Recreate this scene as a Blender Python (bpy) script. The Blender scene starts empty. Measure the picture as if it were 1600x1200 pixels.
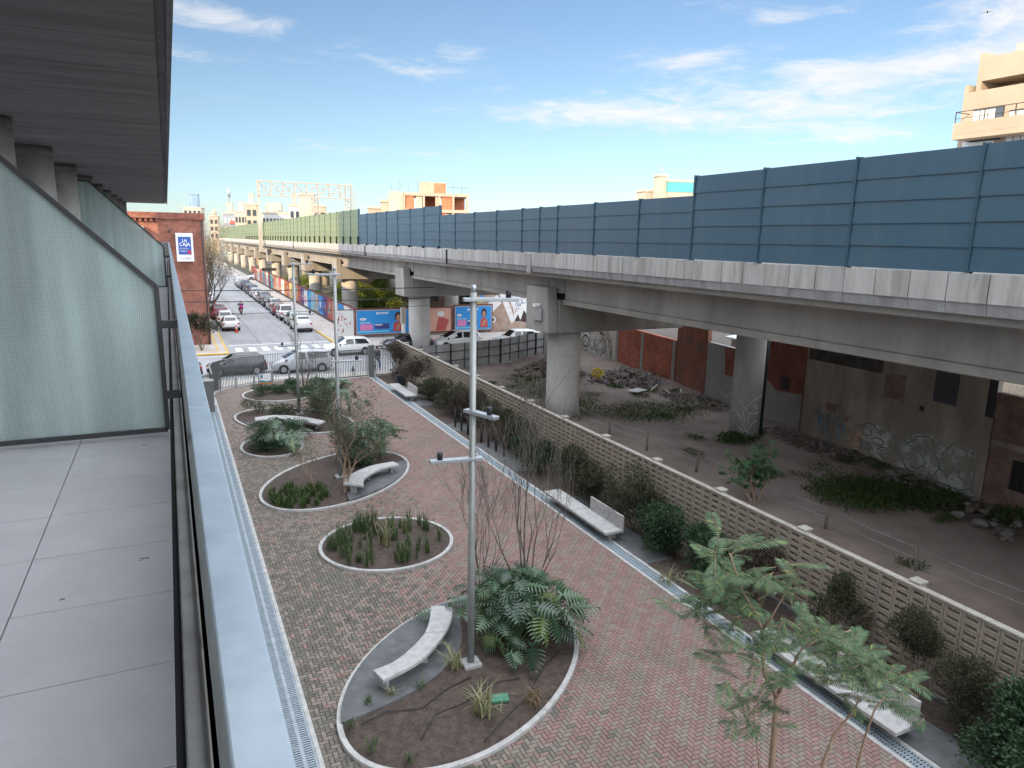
import bpy, bmesh, math, random
import numpy as np
from mathutils import Vector, Matrix
random.seed(7); RNG = np.random.default_rng(7)
SC = bpy.context.scene; COL = SC.collection
rad = math.radians; PI = math.pi
# ---------------- camera ----------------
CAMROWS = ((0.90288023, -0.07024344, 0.42411454), (-0.42948936, -0.19008881, 0.88283924), (0.01860576, -0.97925079, -0.20179624))
camd = bpy.data.cameras.new('camera'); cam = bpy.data.objects.new('camera', camd); COL.objects.link(cam)
cm = Matrix(((CAMROWS[0][0], -CAMROWS[0][1], -CAMROWS[0][2], 0), (CAMROWS[1][0], -CAMROWS[1][1], -CAMROWS[1][2], 0),
             (CAMROWS[2][0], -CAMROWS[2][1], -CAMROWS[2][2], 10.0), (0, 0, 0, 1)))
cam.matrix_world = cm
camd.sensor_width = 36; camd.lens = 36 * 1110 / 1600; camd.clip_start = 0.05; camd.clip_end = 5000
SC.camera = cam
# ---------------- light ----------------
SUN_AZ = rad(232.0); SUN_EL = rad(21.0)          # the sun stands behind and to one side, over the apartment block
sd = bpy.data.lights.new('sun', 'SUN'); sd.energy = 4.3; sd.angle = rad(0.5); sd.color = (1.0, 0.73, 0.40)
sun = bpy.data.objects.new('sun', sd); COL.objects.link(sun)
sv = Vector((math.sin(SUN_AZ) * math.cos(SUN_EL), math.cos(SUN_AZ) * math.cos(SUN_EL), math.sin(SUN_EL)))
sun.rotation_euler = sv.to_track_quat('Z', 'Y').to_euler(); sun.location = (-30, -30, 60)
W = bpy.data.worlds.new('World'); SC.world = W; W.use_nodes = True
SC.view_settings.view_transform = 'Standard'; SC.view_settings.look = 'None'
SC.view_settings.exposure = 0.6; SC.view_settings.gamma = 1.0; SC.view_settings.use_curve_mapping = False
SC.cycles.use_denoising = True
SC.cycles.max_bounces = 6; SC.cycles.diffuse_bounces = 3; SC.cycles.glossy_bounces = 2; SC.cycles.transmission_bounces = 4
SC.cycles.transparent_max_bounces = 8

def world_nodes():
    nt = W.node_tree; N = nt.nodes; L = nt.links; N.clear()
    out = N.new('ShaderNodeOutputWorld'); bg = N.new('ShaderNodeBackground'); bg.inputs[1].default_value = 0.096
    L.new(bg.outputs[0], out.inputs[0])
    sky = N.new('ShaderNodeTexSky'); sky.sky_type = 'NISHITA'; sky.sun_disc = False
    sky.sun_elevation = SUN_EL; sky.sun_rotation = SUN_AZ; sky.air_density = 1.0; sky.dust_density = 0.2; sky.ozone_density = 2.5
    tc = N.new('ShaderNodeTexCoord'); sep = N.new('ShaderNodeSeparateXYZ'); L.new(tc.outputs['Generated'], sep.inputs[0])
    def m(op, a, b=None, c=None):
        n = N.new('ShaderNodeMath'); n.operation = op
        for i, q in enumerate((a, b, c)):
            if q is None: continue
            if isinstance(q, (int, float)): n.inputs[i].default_value = q
            else: L.new(q, n.inputs[i])
        return n.outputs[0]
    az = m('MULTIPLY', m('ARCTAN2', sep.outputs[0], sep.outputs[1]), 57.2958)
    el = m('MULTIPLY', m('ARCSINE', sep.outputs[2]), 57.2958)
    # sheets of cloud: where they hang (azimuth, elevation, widths, weight)
    tot = 0.0
    for a0, e0, wa, we, w in ((41, 9.2, 12, 1.9, .72), (52, 11.2, 8, 2.0, .80), (60, 14.0, 6, 2.6, .85), (38, 12.6, 6, 1.2, .6), (29, 9.3, 7, 1.1, .58),
                              (19.5, 12.2, 6, 1.4, .55), (5.5, 14.2, 7, 1.1, .62), (2.5, 11.8, 8, .8, .4), (12.7, 6.3, 3.2, .55, .7), (21, 6.0, 3, .4, .5), (50, 7.4, 5, .8, .62),
                              (44, 15.2, 3, .5, .5), (46, 22, 22, 5, .42), (15, 24, 20, 4, .4)):
        da = m('DIVIDE', m('SUBTRACT', az, a0), wa); de = m('DIVIDE', m('SUBTRACT', el, e0), we)
        g = m('EXPONENT', m('MULTIPLY', m('ADD', m('MULTIPLY', da, da), m('MULTIPLY', de, de)), -1.0))
        tot = m('MULTIPLY_ADD', g, w, tot)
    # bright cloud added behind the viewer and overhead, unseen, as fill light
    back = m('MULTIPLY', m('GREATER_THAN', m('ABSOLUTE', m('SUBTRACT', az, 28)), 56), .95)
    back = m('MAXIMUM', back, m('MULTIPLY', m('GREATER_THAN', el, 28), .95))
    tot = m('MAXIMUM', tot, back)
    zz = m('ADD', sep.outputs[2], 0.06)
    cmb = N.new('ShaderNodeCombineXYZ')
    L.new(m('DIVIDE', sep.outputs[0], zz), cmb.inputs[0]); L.new(m('DIVIDE', sep.outputs[1], zz), cmb.inputs[1])
    no = N.new('ShaderNodeTexNoise'); L.new(cmb.outputs[0], no.inputs['Vector'])
    no.inputs['Scale'].default_value = 2.6; no.inputs['Detail'].default_value = 10; no.inputs['Roughness'].default_value = .66; no.inputs['Distortion'].default_value = .5
    cov = m('ADD', m('MULTIPLY', m('SUBTRACT', no.outputs[0], .5), 2.7), m('MULTIPLY', m('SUBTRACT', tot, .42), 1.15))
    rm = N.new('ShaderNodeMapRange'); rm.interpolation_type = 'SMOOTHSTEP'; L.new(cov, rm.inputs[0])
    rm.inputs[1].default_value = -.22; rm.inputs[2].default_value = .95; rm.inputs[4].default_value = .86
    low = N.new('ShaderNodeMapRange'); L.new(el, low.inputs[0]); low.inputs[1].default_value = 1.5; low.inputs[2].default_value = 5
    fac = m('MULTIPLY', rm.outputs[0], low.outputs[0])
    # this unseen fill cloud is made far brighter than the thin veils ahead
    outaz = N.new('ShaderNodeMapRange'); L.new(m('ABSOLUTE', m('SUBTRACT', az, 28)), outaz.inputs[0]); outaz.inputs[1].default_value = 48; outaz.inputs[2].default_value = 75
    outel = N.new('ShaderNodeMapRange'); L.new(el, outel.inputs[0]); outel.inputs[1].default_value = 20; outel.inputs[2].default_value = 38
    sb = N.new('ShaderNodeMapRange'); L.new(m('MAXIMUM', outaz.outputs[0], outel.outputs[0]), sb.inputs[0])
    sb.inputs[3].default_value = CLOUD_AND_FILL[0]; sb.inputs[4].default_value = CLOUD_AND_FILL[1]
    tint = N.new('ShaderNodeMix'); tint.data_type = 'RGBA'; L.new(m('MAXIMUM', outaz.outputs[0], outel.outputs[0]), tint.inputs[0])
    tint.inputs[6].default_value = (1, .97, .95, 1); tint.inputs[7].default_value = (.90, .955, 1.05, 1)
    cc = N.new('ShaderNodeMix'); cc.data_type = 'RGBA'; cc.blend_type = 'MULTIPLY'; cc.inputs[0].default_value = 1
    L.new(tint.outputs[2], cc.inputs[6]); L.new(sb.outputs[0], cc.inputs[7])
    hz = N.new('ShaderNodeMapRange'); L.new(el, hz.inputs[0]); hz.inputs[1].default_value = 9; hz.inputs[2].default_value = 0
    sk2 = N.new('ShaderNodeMix'); sk2.data_type = 'RGBA'; sk2.blend_type = 'MULTIPLY'; L.new(hz.outputs[0], sk2.inputs[0]); L.new(sky.outputs[0], sk2.inputs[6]); sk2.inputs[7].default_value = (.80, .94, 1.22, 1)
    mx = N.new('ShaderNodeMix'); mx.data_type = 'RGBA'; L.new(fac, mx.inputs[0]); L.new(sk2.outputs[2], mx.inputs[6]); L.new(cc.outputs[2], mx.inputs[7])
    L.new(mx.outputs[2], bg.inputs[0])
CLOUD_AND_FILL = (7.2, 35.0)  # brightness of the visible veils, then of the added fill cloud
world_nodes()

# ---------------- pixel helpers (the photo is 1600x1200) ----------------
_R = np.array(CAMROWS)
def ray(px, py): return _R @ np.array([px - 800., py - 600., 1110.])
def onz(px, py, z=0.):
    d = ray(px, py); t = (z - 10) / d[2]; return Vector((d[0] * t, d[1] * t, z))
def aty(px, py, y):
    d = ray(px, py); t = y / d[1]; return Vector((d[0] * t, y, 10 + d[2] * t))
def atx(px, py, x):
    d = ray(px, py); t = x / d[0]; return Vector((x, d[1] * t, 10 + d[2] * t))

# ---------------- mesh helpers ----------------
class MB:
    def __init__(s): s.v = []; s.f = []; s.mi = []; s.sm = []; s.m = 0
    def add(s, vs, fs, smooth=False):
        o = len(s.v); s.v += [tuple(v) for v in vs]
        for f in fs: s.f.append([i + o for i in f]); s.mi.append(s.m); s.sm.append(smooth)
        return s
    def hexa(s, c):   # 8 corners: bottom loop then top loop
        return s.add(c, [(3, 2, 1, 0), (4, 5, 6, 7), (0, 1, 5, 4), (1, 2, 6, 5), (2, 3, 7, 6), (3, 0, 4, 7)])
    def box(s, x0, x1, y0, y1, z0, z1, za=0., zb=0.):   # za, zb: extra height at y0 and y1
        return s.hexa([(x0, y0, z0 + za), (x1, y0, z0 + za), (x1, y1, z0 + zb), (x0, y1, z0 + zb), (x0, y0, z1 + za), (x1, y0, z1 + za), (x1, y1, z1 + zb), (x0, y1, z1 + zb)])
    def cbox(s, c, sx, sy, sz, M=None):
        pts = [Vector((a * sx / 2, b * sy / 2, e * sz / 2)) for e in (-1, 1) for a, b in ((-1, -1), (1, -1), (1, 1), (-1, 1))]
        return s.hexa([(M @ p if M else p) + Vector(c) for p in pts])
    def bar(s, p, q, w, h, up=(0, 0, 1)):
        p = Vector(p); q = Vector(q); d = (q - p).normalized(); u = Vector(up)
        if abs(d.dot(u)) > .98: u = Vector((1, 0, 0))
        r = d.cross(u).normalized(); u = r.cross(d)
        r = r * (w / 2); u = u * (h / 2)
        return s.hexa([p - r - u, p + r - u, q + r - u, q - r - u, p - r + u, p + r + u, q + r + u, q - r + u])
    def tube(s, pts, rs, n=8, caps=True, smooth=True):
        pts = [Vector(p) for p in pts]; k = len(pts)
        if not hasattr(rs, '__len__'): rs = [rs] * k
        o = len(s.v); prev = None
        for i, p in enumerate(pts):
            d = (pts[min(i + 1, k - 1)] - pts[max(i - 1, 0)])
            d = d.normalized() if d.length > 1e-9 else Vector((0, 0, 1))
            if prev is None:
                u = Vector((1, 0, 0)) if abs(d.x) < .9 else Vector((0, 1, 0))
            else: u = prev
            u = (u - d * u.dot(d)).normalized(); prev = u; w = d.cross(u)
            for j in range(n):
                a = 2 * PI * j / n; s.v.append(tuple(p + (u * math.cos(a) + w * math.sin(a)) * rs[i]))
        for i in range(k - 1):
            for j in range(n):
                a = o + i * n + j; b = o + i * n + (j + 1) % n
                s.f.append([a, b, b + n, a + n]); s.mi.append(s.m); s.sm.append(smooth)
        if caps:
            s.f.append(list(range(o + n - 1, o - 1, -1))); s.mi.append(s.m); s.sm.append(False)
            s.f.append(list(range(o + (k - 1) * n, o + k * n))); s.mi.append(s.m); s.sm.append(False)
        return s
    def cyl(s, x, y, z0, z1, r, n=24, r1=None): return s.tube([(x, y, z0), (x, y, z1)], [r, r if r1 is None else r1], n)
    def prism(s, poly, z0, z1, T=None):
        n = len(poly); vs = [(p[0], p[1], z0) for p in poly] + [(p[0], p[1], z1) for p in poly]
        if T: vs = [T(v) for v in vs]
        return s.add(vs, [list(range(n - 1, -1, -1)), list(range(n, 2 * n))] + [(i, (i + 1) % n, n + (i + 1) % n, n + i) for i in range(n)])
    def face(s, pts): return s.add(pts, [list(range(len(pts)))])
    def ribbon(s, a, b, closed=False):   # two matching point rows
        n = len(a); o = list(a) + list(b)
        return s.add(o, [(i, (i + 1) % n, n + (i + 1) % n, n + i) for i in range(n if closed else n - 1)])
    def sweep(s, path, prof, closed=False):   # prof: (offset sideways, height) closed loop; path in plan (x, y[, z])
        P = [Vector((p[0], p[1], p[2] if len(p) > 2 else 0)) for p in path]; n = len(P); k = len(prof); o = len(s.v)
        for i, p in enumerate(P):
            a = P[(i - 1) % n] if closed or i > 0 else P[i]; b = P[(i + 1) % n] if closed or i < n - 1 else P[i]
            t = (b - a).normalized(); nn = Vector((t.y, -t.x, 0)).normalized()
            for q in prof: s.v.append(tuple(p + nn * q[0] + Vector((0, 0, q[1]))))
        for i in range(n if closed else n - 1):
            for j in range(k):
                a = o + i * k + j; b = o + i * k + (j + 1) % k; c = o + ((i + 1) % n) * k
                s.f.append([a, b, c + (j + 1) % k, c + j]); s.mi.append(s.m); s.sm.append(False)
        if not closed:
            s.f.append(list(range(o + k - 1, o - 1, -1))); s.mi.append(s.m); s.sm.append(False)
            s.f.append(list(range(o + (n - 1) * k, o + n * k))); s.mi.append(s.m); s.sm.append(False)
        return s
    def build(s, name, mats, parent=None, bevel=0., loc=None, rz=0., segs=1):
        me = bpy.data.meshes.new(name); me.from_pydata(s.v, [], s.f)
        if not isinstance(mats, (list, tuple)): mats = [mats]
        for m in mats: me.materials.append(m)
        me.polygons.foreach_set('material_index', s.mi); me.polygons.foreach_set('use_smooth', s.sm); me.update()
        return link(name, me, parent, loc, rz, bevel, segs)
def link(name, me, parent=None, loc=None, rz=0., bevel=0., segs=1):
    o = bpy.data.objects.new(name, me); COL.objects.link(o)
    if parent: o.parent = parent
    if loc is not None: o.location = loc
    if rz: o.rotation_euler = (0, 0, rz)
    if bevel:
        b = o.modifiers.new('bevel', 'BEVEL'); b.width = bevel; b.segments = segs; b.limit_method = 'ANGLE'; b.angle_limit = rad(40)
    return o
def npmesh(name, V, F, mats, parent=None, mi=None):
    V = np.asarray(V, dtype=np.float32); F = np.asarray(F, dtype=np.int32); me = bpy.data.meshes.new(name)
    me.vertices.add(len(V)); me.vertices.foreach_set('co', V.ravel()); k = F.shape[1]
    me.loops.add(F.size); me.loops.foreach_set('vertex_index', F.ravel())
    me.polygons.add(len(F)); me.polygons.foreach_set('loop_start', np.arange(0, F.size, k, dtype=np.int32))
    for m in (mats if isinstance(mats, (list, tuple)) else [mats]): me.materials.append(m)
    if mi is not None: me.polygons.foreach_set('material_index', np.asarray(mi, dtype=np.int32))
    me.polygons.foreach_set('use_smooth', np.zeros(len(F), dtype=bool)); me.update(calc_edges=True); me.validate()
    return link(name, me, parent)
def tag(o, label=None, cat=None, group=None, kind=None):
    for k, v in (('label', label), ('category', cat), ('group', group), ('kind', kind)):
        if v: o[k] = v
    return o
def thing(name, label, cat, loc=(0, 0, 0), rz=0., group=None):
    o = bpy.data.objects.new(name, None); COL.objects.link(o); o.location = loc; o.rotation_euler = (0, 0, rz); o.empty_display_size = .2
    return tag(o, label, cat, group)
def structure(o): o['kind'] = 'structure'; return o
def copy_tree(o, parent=None):
    c = o.copy(); COL.objects.link(c)
    if parent: c.parent = parent
    for ch in list(o.children): copy_tree(ch, c)
    return c
def another(o, label, loc=None, rz=None, scale=None):
    c = copy_tree(o); c['label'] = label
    if loc is not None: c.location = loc
    if rz is not None: c.rotation_euler = (0, 0, rz)
    if scale is not None: c.scale = (scale, scale, scale) if not hasattr(scale, '__len__') else scale
    return c
def retint(o, old, new):
    for ob in [o] + list(o.children_recursive):
        for sl in ob.material_slots:
            if sl.material == old: sl.link = 'OBJECT'; sl.material = new

# ---------------- materials ----------------
def lin(c):
    return tuple(((x / 255) / 12.92 if x / 255 <= .04045 else ((x / 255 + .055) / 1.055) ** 2.4) for x in c)
def mat(name, c1, c2=None, rough=.75, scale=2., detail=6., stretch=(1, 1, 1), metal=0., spec=.4, bump=0., bscale=30., bstretch=(1, 1, 1), isl=0.,
        spots=None, sscale=6., samt=.5, lo=.35, hi=.65, trans=0., coat=0., objco=False, spread=.5, wear=0.):
    m = bpy.data.materials.new(name); m.use_nodes = True; nt = m.node_tree; N = nt.nodes; L = nt.links
    b = N['Principled BSDF']; out = N['Material Output']
    b.inputs['Roughness'].default_value = rough; b.inputs['Metallic'].default_value = metal; b.inputs['Specular IOR Level'].default_value = spec
    b.inputs['Coat Weight'].default_value = coat
    c1 = tuple(c1); c2 = tuple(c2) if c2 else c1
    geo = N.new('ShaderNodeNewGeometry'); src = geo.outputs['Position']
    if objco: src = N.new('ShaderNodeTexCoord').outputs['Object']
    def nz(sc, st, det, ro=.6):
        mp = N.new('ShaderNodeMapping'); mp.inputs['Scale'].default_value = st; L.new(src, mp.inputs[0])
        n = N.new('ShaderNodeTexNoise'); n.inputs['Scale'].default_value = sc; n.inputs['Detail'].default_value = det; n.inputs['Roughness'].default_value = ro
        L.new(mp.outputs[0], n.inputs['Vector']); return n.outputs[0]
    col = None
    if c1 != c2:
        r = N.new('ShaderNodeMapRange'); L.new(nz(scale, stretch, detail), r.inputs[0]); r.inputs[1].default_value = lo; r.inputs[2].default_value = hi
        f = r.outputs[0]
        if isl:
            mm = N.new('ShaderNodeMix'); mm.data_type = 'FLOAT'; mm.inputs[0].default_value = isl
            L.new(f, mm.inputs[2]); L.new(geo.outputs['Random Per Island'], mm.inputs[3]); f = mm.outputs[0]
        x = N.new('ShaderNodeMix'); x.data_type = 'RGBA'; L.new(f, x.inputs[0]); x.inputs[6].default_value = (*c1, 1); x.inputs[7].default_value = (*c2, 1); col = x.outputs[2]
    if spots:
        r = N.new('ShaderNodeMapRange'); L.new(nz(sscale, stretch, 8, .7), r.inputs[0]); r.inputs[1].default_value = spread; r.inputs[2].default_value = spread + .18; r.inputs[4].default_value = samt
        x = N.new('ShaderNodeMix'); x.data_type = 'RGBA'; L.new(r.outputs[0], x.inputs[0]); x.inputs[7].default_value = (*spots, 1)
        if col: L.new(col, x.inputs[6])
        else: x.inputs[6].default_value = (*c1, 1)
        col = x.outputs[2]
    if col: L.new(col, b.inputs['Base Color'])
    else: b.inputs['Base Color'].default_value = (*c1, 1)
    if wear:   # paint that has flaked off in places
        r = N.new('ShaderNodeMapRange'); L.new(nz(1.6, (1, 1, 1), 10, .75), r.inputs[0]); r.inputs[1].default_value = .5 - wear * .5; r.inputs[2].default_value = .6 - wear * .2; L.new(r.outputs[0], b.inputs['Alpha'])
    if bump:
        bp = N.new('ShaderNodeBump'); bp.inputs['Strength'].default_value = bump; bp.inputs['Distance'].default_value = .02
        L.new(nz(bscale, bstretch, 5), bp.inputs['Height']); L.new(bp.outputs[0], b.inputs['Normal'])
    if trans:
        t = N.new('ShaderNodeBsdfTranslucent'); ms = N.new('ShaderNodeMixShader'); ms.inputs[0].default_value = trans
        if col: L.new(col, t.inputs[0])
        else: t.inputs[0].default_value = (*c1, 1)
        L.new(b.outputs[0], ms.inputs[1]); L.new(t.outputs[0], ms.inputs[2]); L.new(ms.outputs[0], out.inputs[0])
    return m
def brick_mat(name, c1, c2, mortar, scale=1., bw=.24, bh=.07, axes='xz', rough=.9, spots=None, samt=.5, sscale=1.2, msize=.012, off=.5, wob=1.):
    m = bpy.data.materials.new(name); m.use_nodes = True; nt = m.node_tree; N = nt.nodes; L = nt.links; b = N['Principled BSDF']
    b.inputs['Roughness'].default_value = rough; b.inputs['Specular IOR Level'].default_value = .2
    geo = N.new('ShaderNodeNewGeometry'); sp = N.new('ShaderNodeSeparateXYZ'); L.new(geo.outputs['Position'], sp.inputs[0]); cb = N.new('ShaderNodeCombineXYZ')
    if axes == 'xyz':
        ad = N.new('ShaderNodeMath'); ad.operation = 'ADD'; L.new(sp.outputs[0], ad.inputs[0]); L.new(sp.outputs[1], ad.inputs[1]); L.new(ad.outputs[0], cb.inputs[0])
    else: L.new(sp.outputs['xyz'.index(axes[0])], cb.inputs[0])
    L.new(sp.outputs['xyz'.index(axes[-1])], cb.inputs[1])
    t = N.new('ShaderNodeTexBrick'); L.new(cb.outputs[0], t.inputs[0]); t.offset = off
    t.inputs['Color1'].default_value = (*c1, 1); t.inputs['Color2'].default_value = (*c2, 1); t.inputs['Mortar'].default_value = (*mortar, 1)
    t.inputs['Scale'].default_value = scale; t.inputs['Brick Width'].default_value = bw; t.inputs['Row Height'].default_value = bh
    t.inputs['Mortar Size'].default_value = msize; t.inputs['Bias'].default_value = 0
    n = N.new('ShaderNodeTexNoise'); n.inputs['Scale'].default_value = sscale; n.inputs['Detail'].default_value = 8; n.inputs['Roughness'].default_value = .65; L.new(geo.outputs['Position'], n.inputs['Vector'])
    hv = N.new('ShaderNodeMapRange'); L.new(n.outputs[0], hv.inputs[0]); hv.inputs[1].default_value = .3; hv.inputs[2].default_value = .7; hv.inputs[3].default_value = .65; hv.inputs[4].default_value = 1.25
    x = N.new('ShaderNodeMix'); x.data_type = 'RGBA'; x.blend_type = 'MULTIPLY'; x.inputs[0].default_value = wob; L.new(t.outputs[0], x.inputs[6]); L.new(hv.outputs[0], x.inputs[7]); col = x.outputs[2]
    if spots:
        r = N.new('ShaderNodeMapRange'); n2 = N.new('ShaderNodeTexNoise'); n2.inputs['Scale'].default_value = sscale * .6; n2.inputs['Detail'].default_value = 9; n2.inputs['Roughness'].default_value = .7; L.new(geo.outputs['Position'], n2.inputs['Vector'])
        L.new(n2.outputs[0], r.inputs[0]); r.inputs[1].default_value = .47; r.inputs[2].default_value = .6; r.inputs[4].default_value = samt
        y = N.new('ShaderNodeMix'); y.data_type = 'RGBA'; L.new(r.outputs[0], y.inputs[0]); L.new(col, y.inputs[6]); y.inputs[7].default_value = (*spots, 1); col = y.outputs[2]
    L.new(col, b.inputs['Base Color'])
    bp = N.new('ShaderNodeBump'); bp.inputs['Strength'].default_value = .5; bp.inputs['Distance'].default_value = .01; bp.invert = True; L.new(t.outputs['Fac'], bp.inputs['Height']); L.new(bp.outputs[0], b.inputs['Normal'])
    return m
def leafmat(name, dark, light, rough=.5, trans=.22, third=None, spec=.22):
    m = bpy.data.materials.new(name); m.use_nodes = True; nt = m.node_tree; N = nt.nodes; L = nt.links; b = N['Principled BSDF']; out = N['Material Output']
    b.inputs['Roughness'].default_value = rough; b.inputs['Specular IOR Level'].default_value = spec
    geo = N.new('ShaderNodeNewGeometry'); cr = N.new('ShaderNodeValToRGB'); L.new(geo.outputs['Random Per Island'], cr.inputs[0])
    e = cr.color_ramp.elements; e[0].color = (*dark, 1); e[1].color = (*light, 1)
    if third: q = e.new(.93); q.color = (*light, 1); e[-1].color = (*third, 1)
    L.new(cr.outputs[0], b.inputs['Base Color'])
    t = N.new('ShaderNodeBsdfTranslucent'); L.new(cr.outputs[0], t.inputs[0]); ms = N.new('ShaderNodeMixShader'); ms.inputs[0].default_value = trans
    L.new(b.outputs[0], ms.inputs[1]); L.new(t.outputs[0], ms.inputs[2]); L.new(ms.outputs[0], out.inputs[0])
    return m
M = {}
M['tile'] = mat('floor_tile', (.47, .46, .47), (.55, .54, .55), rough=.55, scale=2.5, detail=9, isl=.35, spots=(.44, .42, .41), sscale=6, samt=.35)
M['joint'] = mat('dark_joint', (.03, .03, .032), rough=.9)
M['plinth'] = mat('plinth_concrete', (.48, .47, .46), (.64, .63, .62), rough=.85, scale=4, spots=(.5, .47, .43), sscale=3, samt=.5)
M['cap'] = mat('rail_cap', (.25, .305, .345), (.33, .385, .425), rough=.35, scale=7, detail=10, spots=(.27, .30, .325), sscale=12, samt=.6, metal=.2, spec=.5, spread=.56)
M['slat'] = mat('rail_slat', (.26, .27, .255), (.34, .35, .33), rough=.5, scale=4)
M['steel'] = mat('dark_steel', (.045, .045, .045), rough=.45)
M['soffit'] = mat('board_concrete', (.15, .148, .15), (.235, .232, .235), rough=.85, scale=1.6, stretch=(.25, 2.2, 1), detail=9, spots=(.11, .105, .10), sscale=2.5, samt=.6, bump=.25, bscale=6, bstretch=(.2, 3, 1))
M['column'] = mat('column_concrete', (.37, .35, .32), (.50, .475, .44), rough=.8, scale=2.5, detail=8)
M['facade'] = mat('facade_render', (.60, .59, .57), (.68, .67, .65), rough=.85, scale=1)
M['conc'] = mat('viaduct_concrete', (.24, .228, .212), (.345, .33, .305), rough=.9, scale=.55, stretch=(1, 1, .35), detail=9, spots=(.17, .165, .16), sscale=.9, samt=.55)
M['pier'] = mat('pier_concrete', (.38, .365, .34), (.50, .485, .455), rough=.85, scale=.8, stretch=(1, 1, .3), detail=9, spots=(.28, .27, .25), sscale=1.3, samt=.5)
M['para'] = mat('parapet_concrete', (.29, .283, .27), (.51, .495, .47), rough=.9, scale=2.4, stretch=(1, 1, .10), detail=9, isl=.28, spots=(.18, .165, .145), sscale=1.6, samt=.7, lo=.3, hi=.7)
M['paralow'] = mat('parapet_foot_concrete', (.20, .20, .205), (.34, .335, .33), rough=.9, scale=2.4, stretch=(1, 1, .15), detail=9, isl=.25, spots=(.17, .16, .15), sscale=1.4, samt=.6)
M['barrier'] = mat('green_acoustic_panel', (.030, .078, .118), (.041, .093, .136), rough=.42, scale=.9, stretch=(1, 1, .2), isl=.5, spots=(.07, .12, .145), sscale=1.5, samt=.45, spec=.5)
M['sunlitgreen'] = mat('sunlit_tone_acoustic_panel', (.15, .19, .105), (.19, .23, .13), rough=.4, scale=.9, stretch=(1, 1, .2), isl=.5)  # low sunlight on the far panels is put into this paler colour
M['barrierpost'] = mat('barrier_post_paint', (.034, .078, .11), rough=.5)
M['black'] = mat('black_steel', (.015, .015, .017), rough=.5)
M['galv'] = mat('galvanised_steel', (.34, .36, .37), (.43, .45, .46), rough=.4, metal=.6, scale=12)
M['polesteel'] = mat('pole_steel', (.27, .28, .265), (.34, .35, .335), rough=.45, metal=.45, scale=3)
M['grate'] = mat('drain_grate_steel', (.24, .285, .315), (.32, .37, .40), rough=.5, metal=.2, scale=5)
M['slot'] = mat('drain_slot', (.02, .022, .024), rough=.9)
M['kerb'] = mat('white_kerb', (.33, .32, .305), (.48, .47, .445), rough=.8, scale=5, spots=(.36, .34, .31), sscale=7, samt=.5)
M['pink'] = mat('pink_paver', (.19, .115, .10), (.265, .17, .148), rough=.85, scale=1.2, isl=.65, spots=(.15, .125, .095), sscale=.45, samt=.7)
M['greyp'] = mat('grey_paver', (.18, .142, .118), (.245, .20, .168), rough=.85, scale=1.2, isl=.65, spots=(.15, .135, .10), sscale=.45, samt=.7)
M['moss'] = mat('mossy_paver', (.105, .094, .074), (.165, .15, .124), rough=.9, scale=1.2, isl=.6, spots=(.08, .08, .055), sscale=.5, samt=.6)
M['pjoint'] = mat('paver_joint_sand', (.09, .08, .07), (.13, .115, .10), rough=.95, scale=4)
M['soil'] = mat('planting_soil', (.042, .031, .025), (.088, .064, .051), rough=.95, scale=6, detail=10, spots=(.14, .11, .09), sscale=25, samt=.6, bump=.9, bscale=30)
M['slab'] = mat('grey_slab', (.085, .087, .088), (.135, .138, .14), rough=.8, scale=3, spots=(.07, .07, .07), sscale=5, samt=.4)
M['bench'] = mat('bench_concrete', (.31, .305, .295), (.44, .43, .415), rough=.65, scale=6, detail=9, spots=(.38, .36, .33), sscale=9, samt=.5)
M['benchleg'] = mat('bench_leg', (.26, .255, .245), (.34, .335, .325), rough=.8, scale=6)
M['block'] = mat('breeze_block', (.25, .208, .16), (.335, .285, .225), rough=.9, scale=5, isl=.45, spots=(.22, .20, .18), sscale=1.4, samt=.5)
M['coping'] = mat('wall_coping', (.27, .25, .215), (.37, .345, .30), rough=.85, scale=4)
M['pot'] = mat('dark_planter', (.03, .035, .04), rough=.6)
M['bark'] = mat('brown_bark', (.13, .095, .07), (.24, .185, .14), rough=.9, scale=14, stretch=(1, 1, .3))
M['greybark'] = mat('grey_bark', (.095, .08, .068), (.18, .155, .13), rough=.9, scale=14, stretch=(1, 1, .3))
M['tanbark'] = mat('tan_bark', (.26, .17, .115), (.36, .25, .17), rough=.85, scale=14, stretch=(1, 1, .3))
M['asphalt'] = mat('worn_concrete_road', (.27, .27, .275), (.36, .36, .365), rough=.9, scale=.5, stretch=(1, .25, 1), detail=9, spots=(.20, .20, .205), sscale=.9, samt=.5)
M['walk'] = mat('pavement_slabs', (.40, .365, .33), (.52, .48, .44), rough=.9, scale=.8, spots=(.33, .29, .26), sscale=2, samt=.5)
M['dirt'] = mat('bare_dirt', (.135, .105, .092), (.205, .165, .145), rough=.95, scale=.35, detail=10, spots=(.10, .085, .065), sscale=.8, samt=.6, bump=.5, bscale=8)
M['earth'] = mat('distant_ground', (.10, .10, .08), (.18, .165, .13), rough=.95, scale=.02)
M['white'] = mat('white_paint', (.78, .78, .76), rough=.5)
M['roadwhite'] = mat('road_paint_white', (.55, .55, .53), (.72, .71, .68), rough=.8, scale=6)
M['yellow'] = mat('yellow_kerb_paint', (.56, .34, .05), (.68, .46, .10), rough=.7, scale=6)
M['brickred'] = brick_mat('red_facing_brick', (.27, .085, .058), (.38, .14, .092), (.27, .16, .125), axes='xyz')
M['brickdark'] = brick_mat('old_dark_brick', (.18, .105, .085), (.27, .165, .135), (.15, .13, .115), axes='yz', spots=(.27, .22, .18), samt=.45, sscale=.9)
M['tilebrick'] = brick_mat('hollow_red_brick', (.30, .085, .052), (.38, .125, .08), (.24, .14, .11), axes='yz', bw=.33, bh=.18, sscale=.6)
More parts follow.
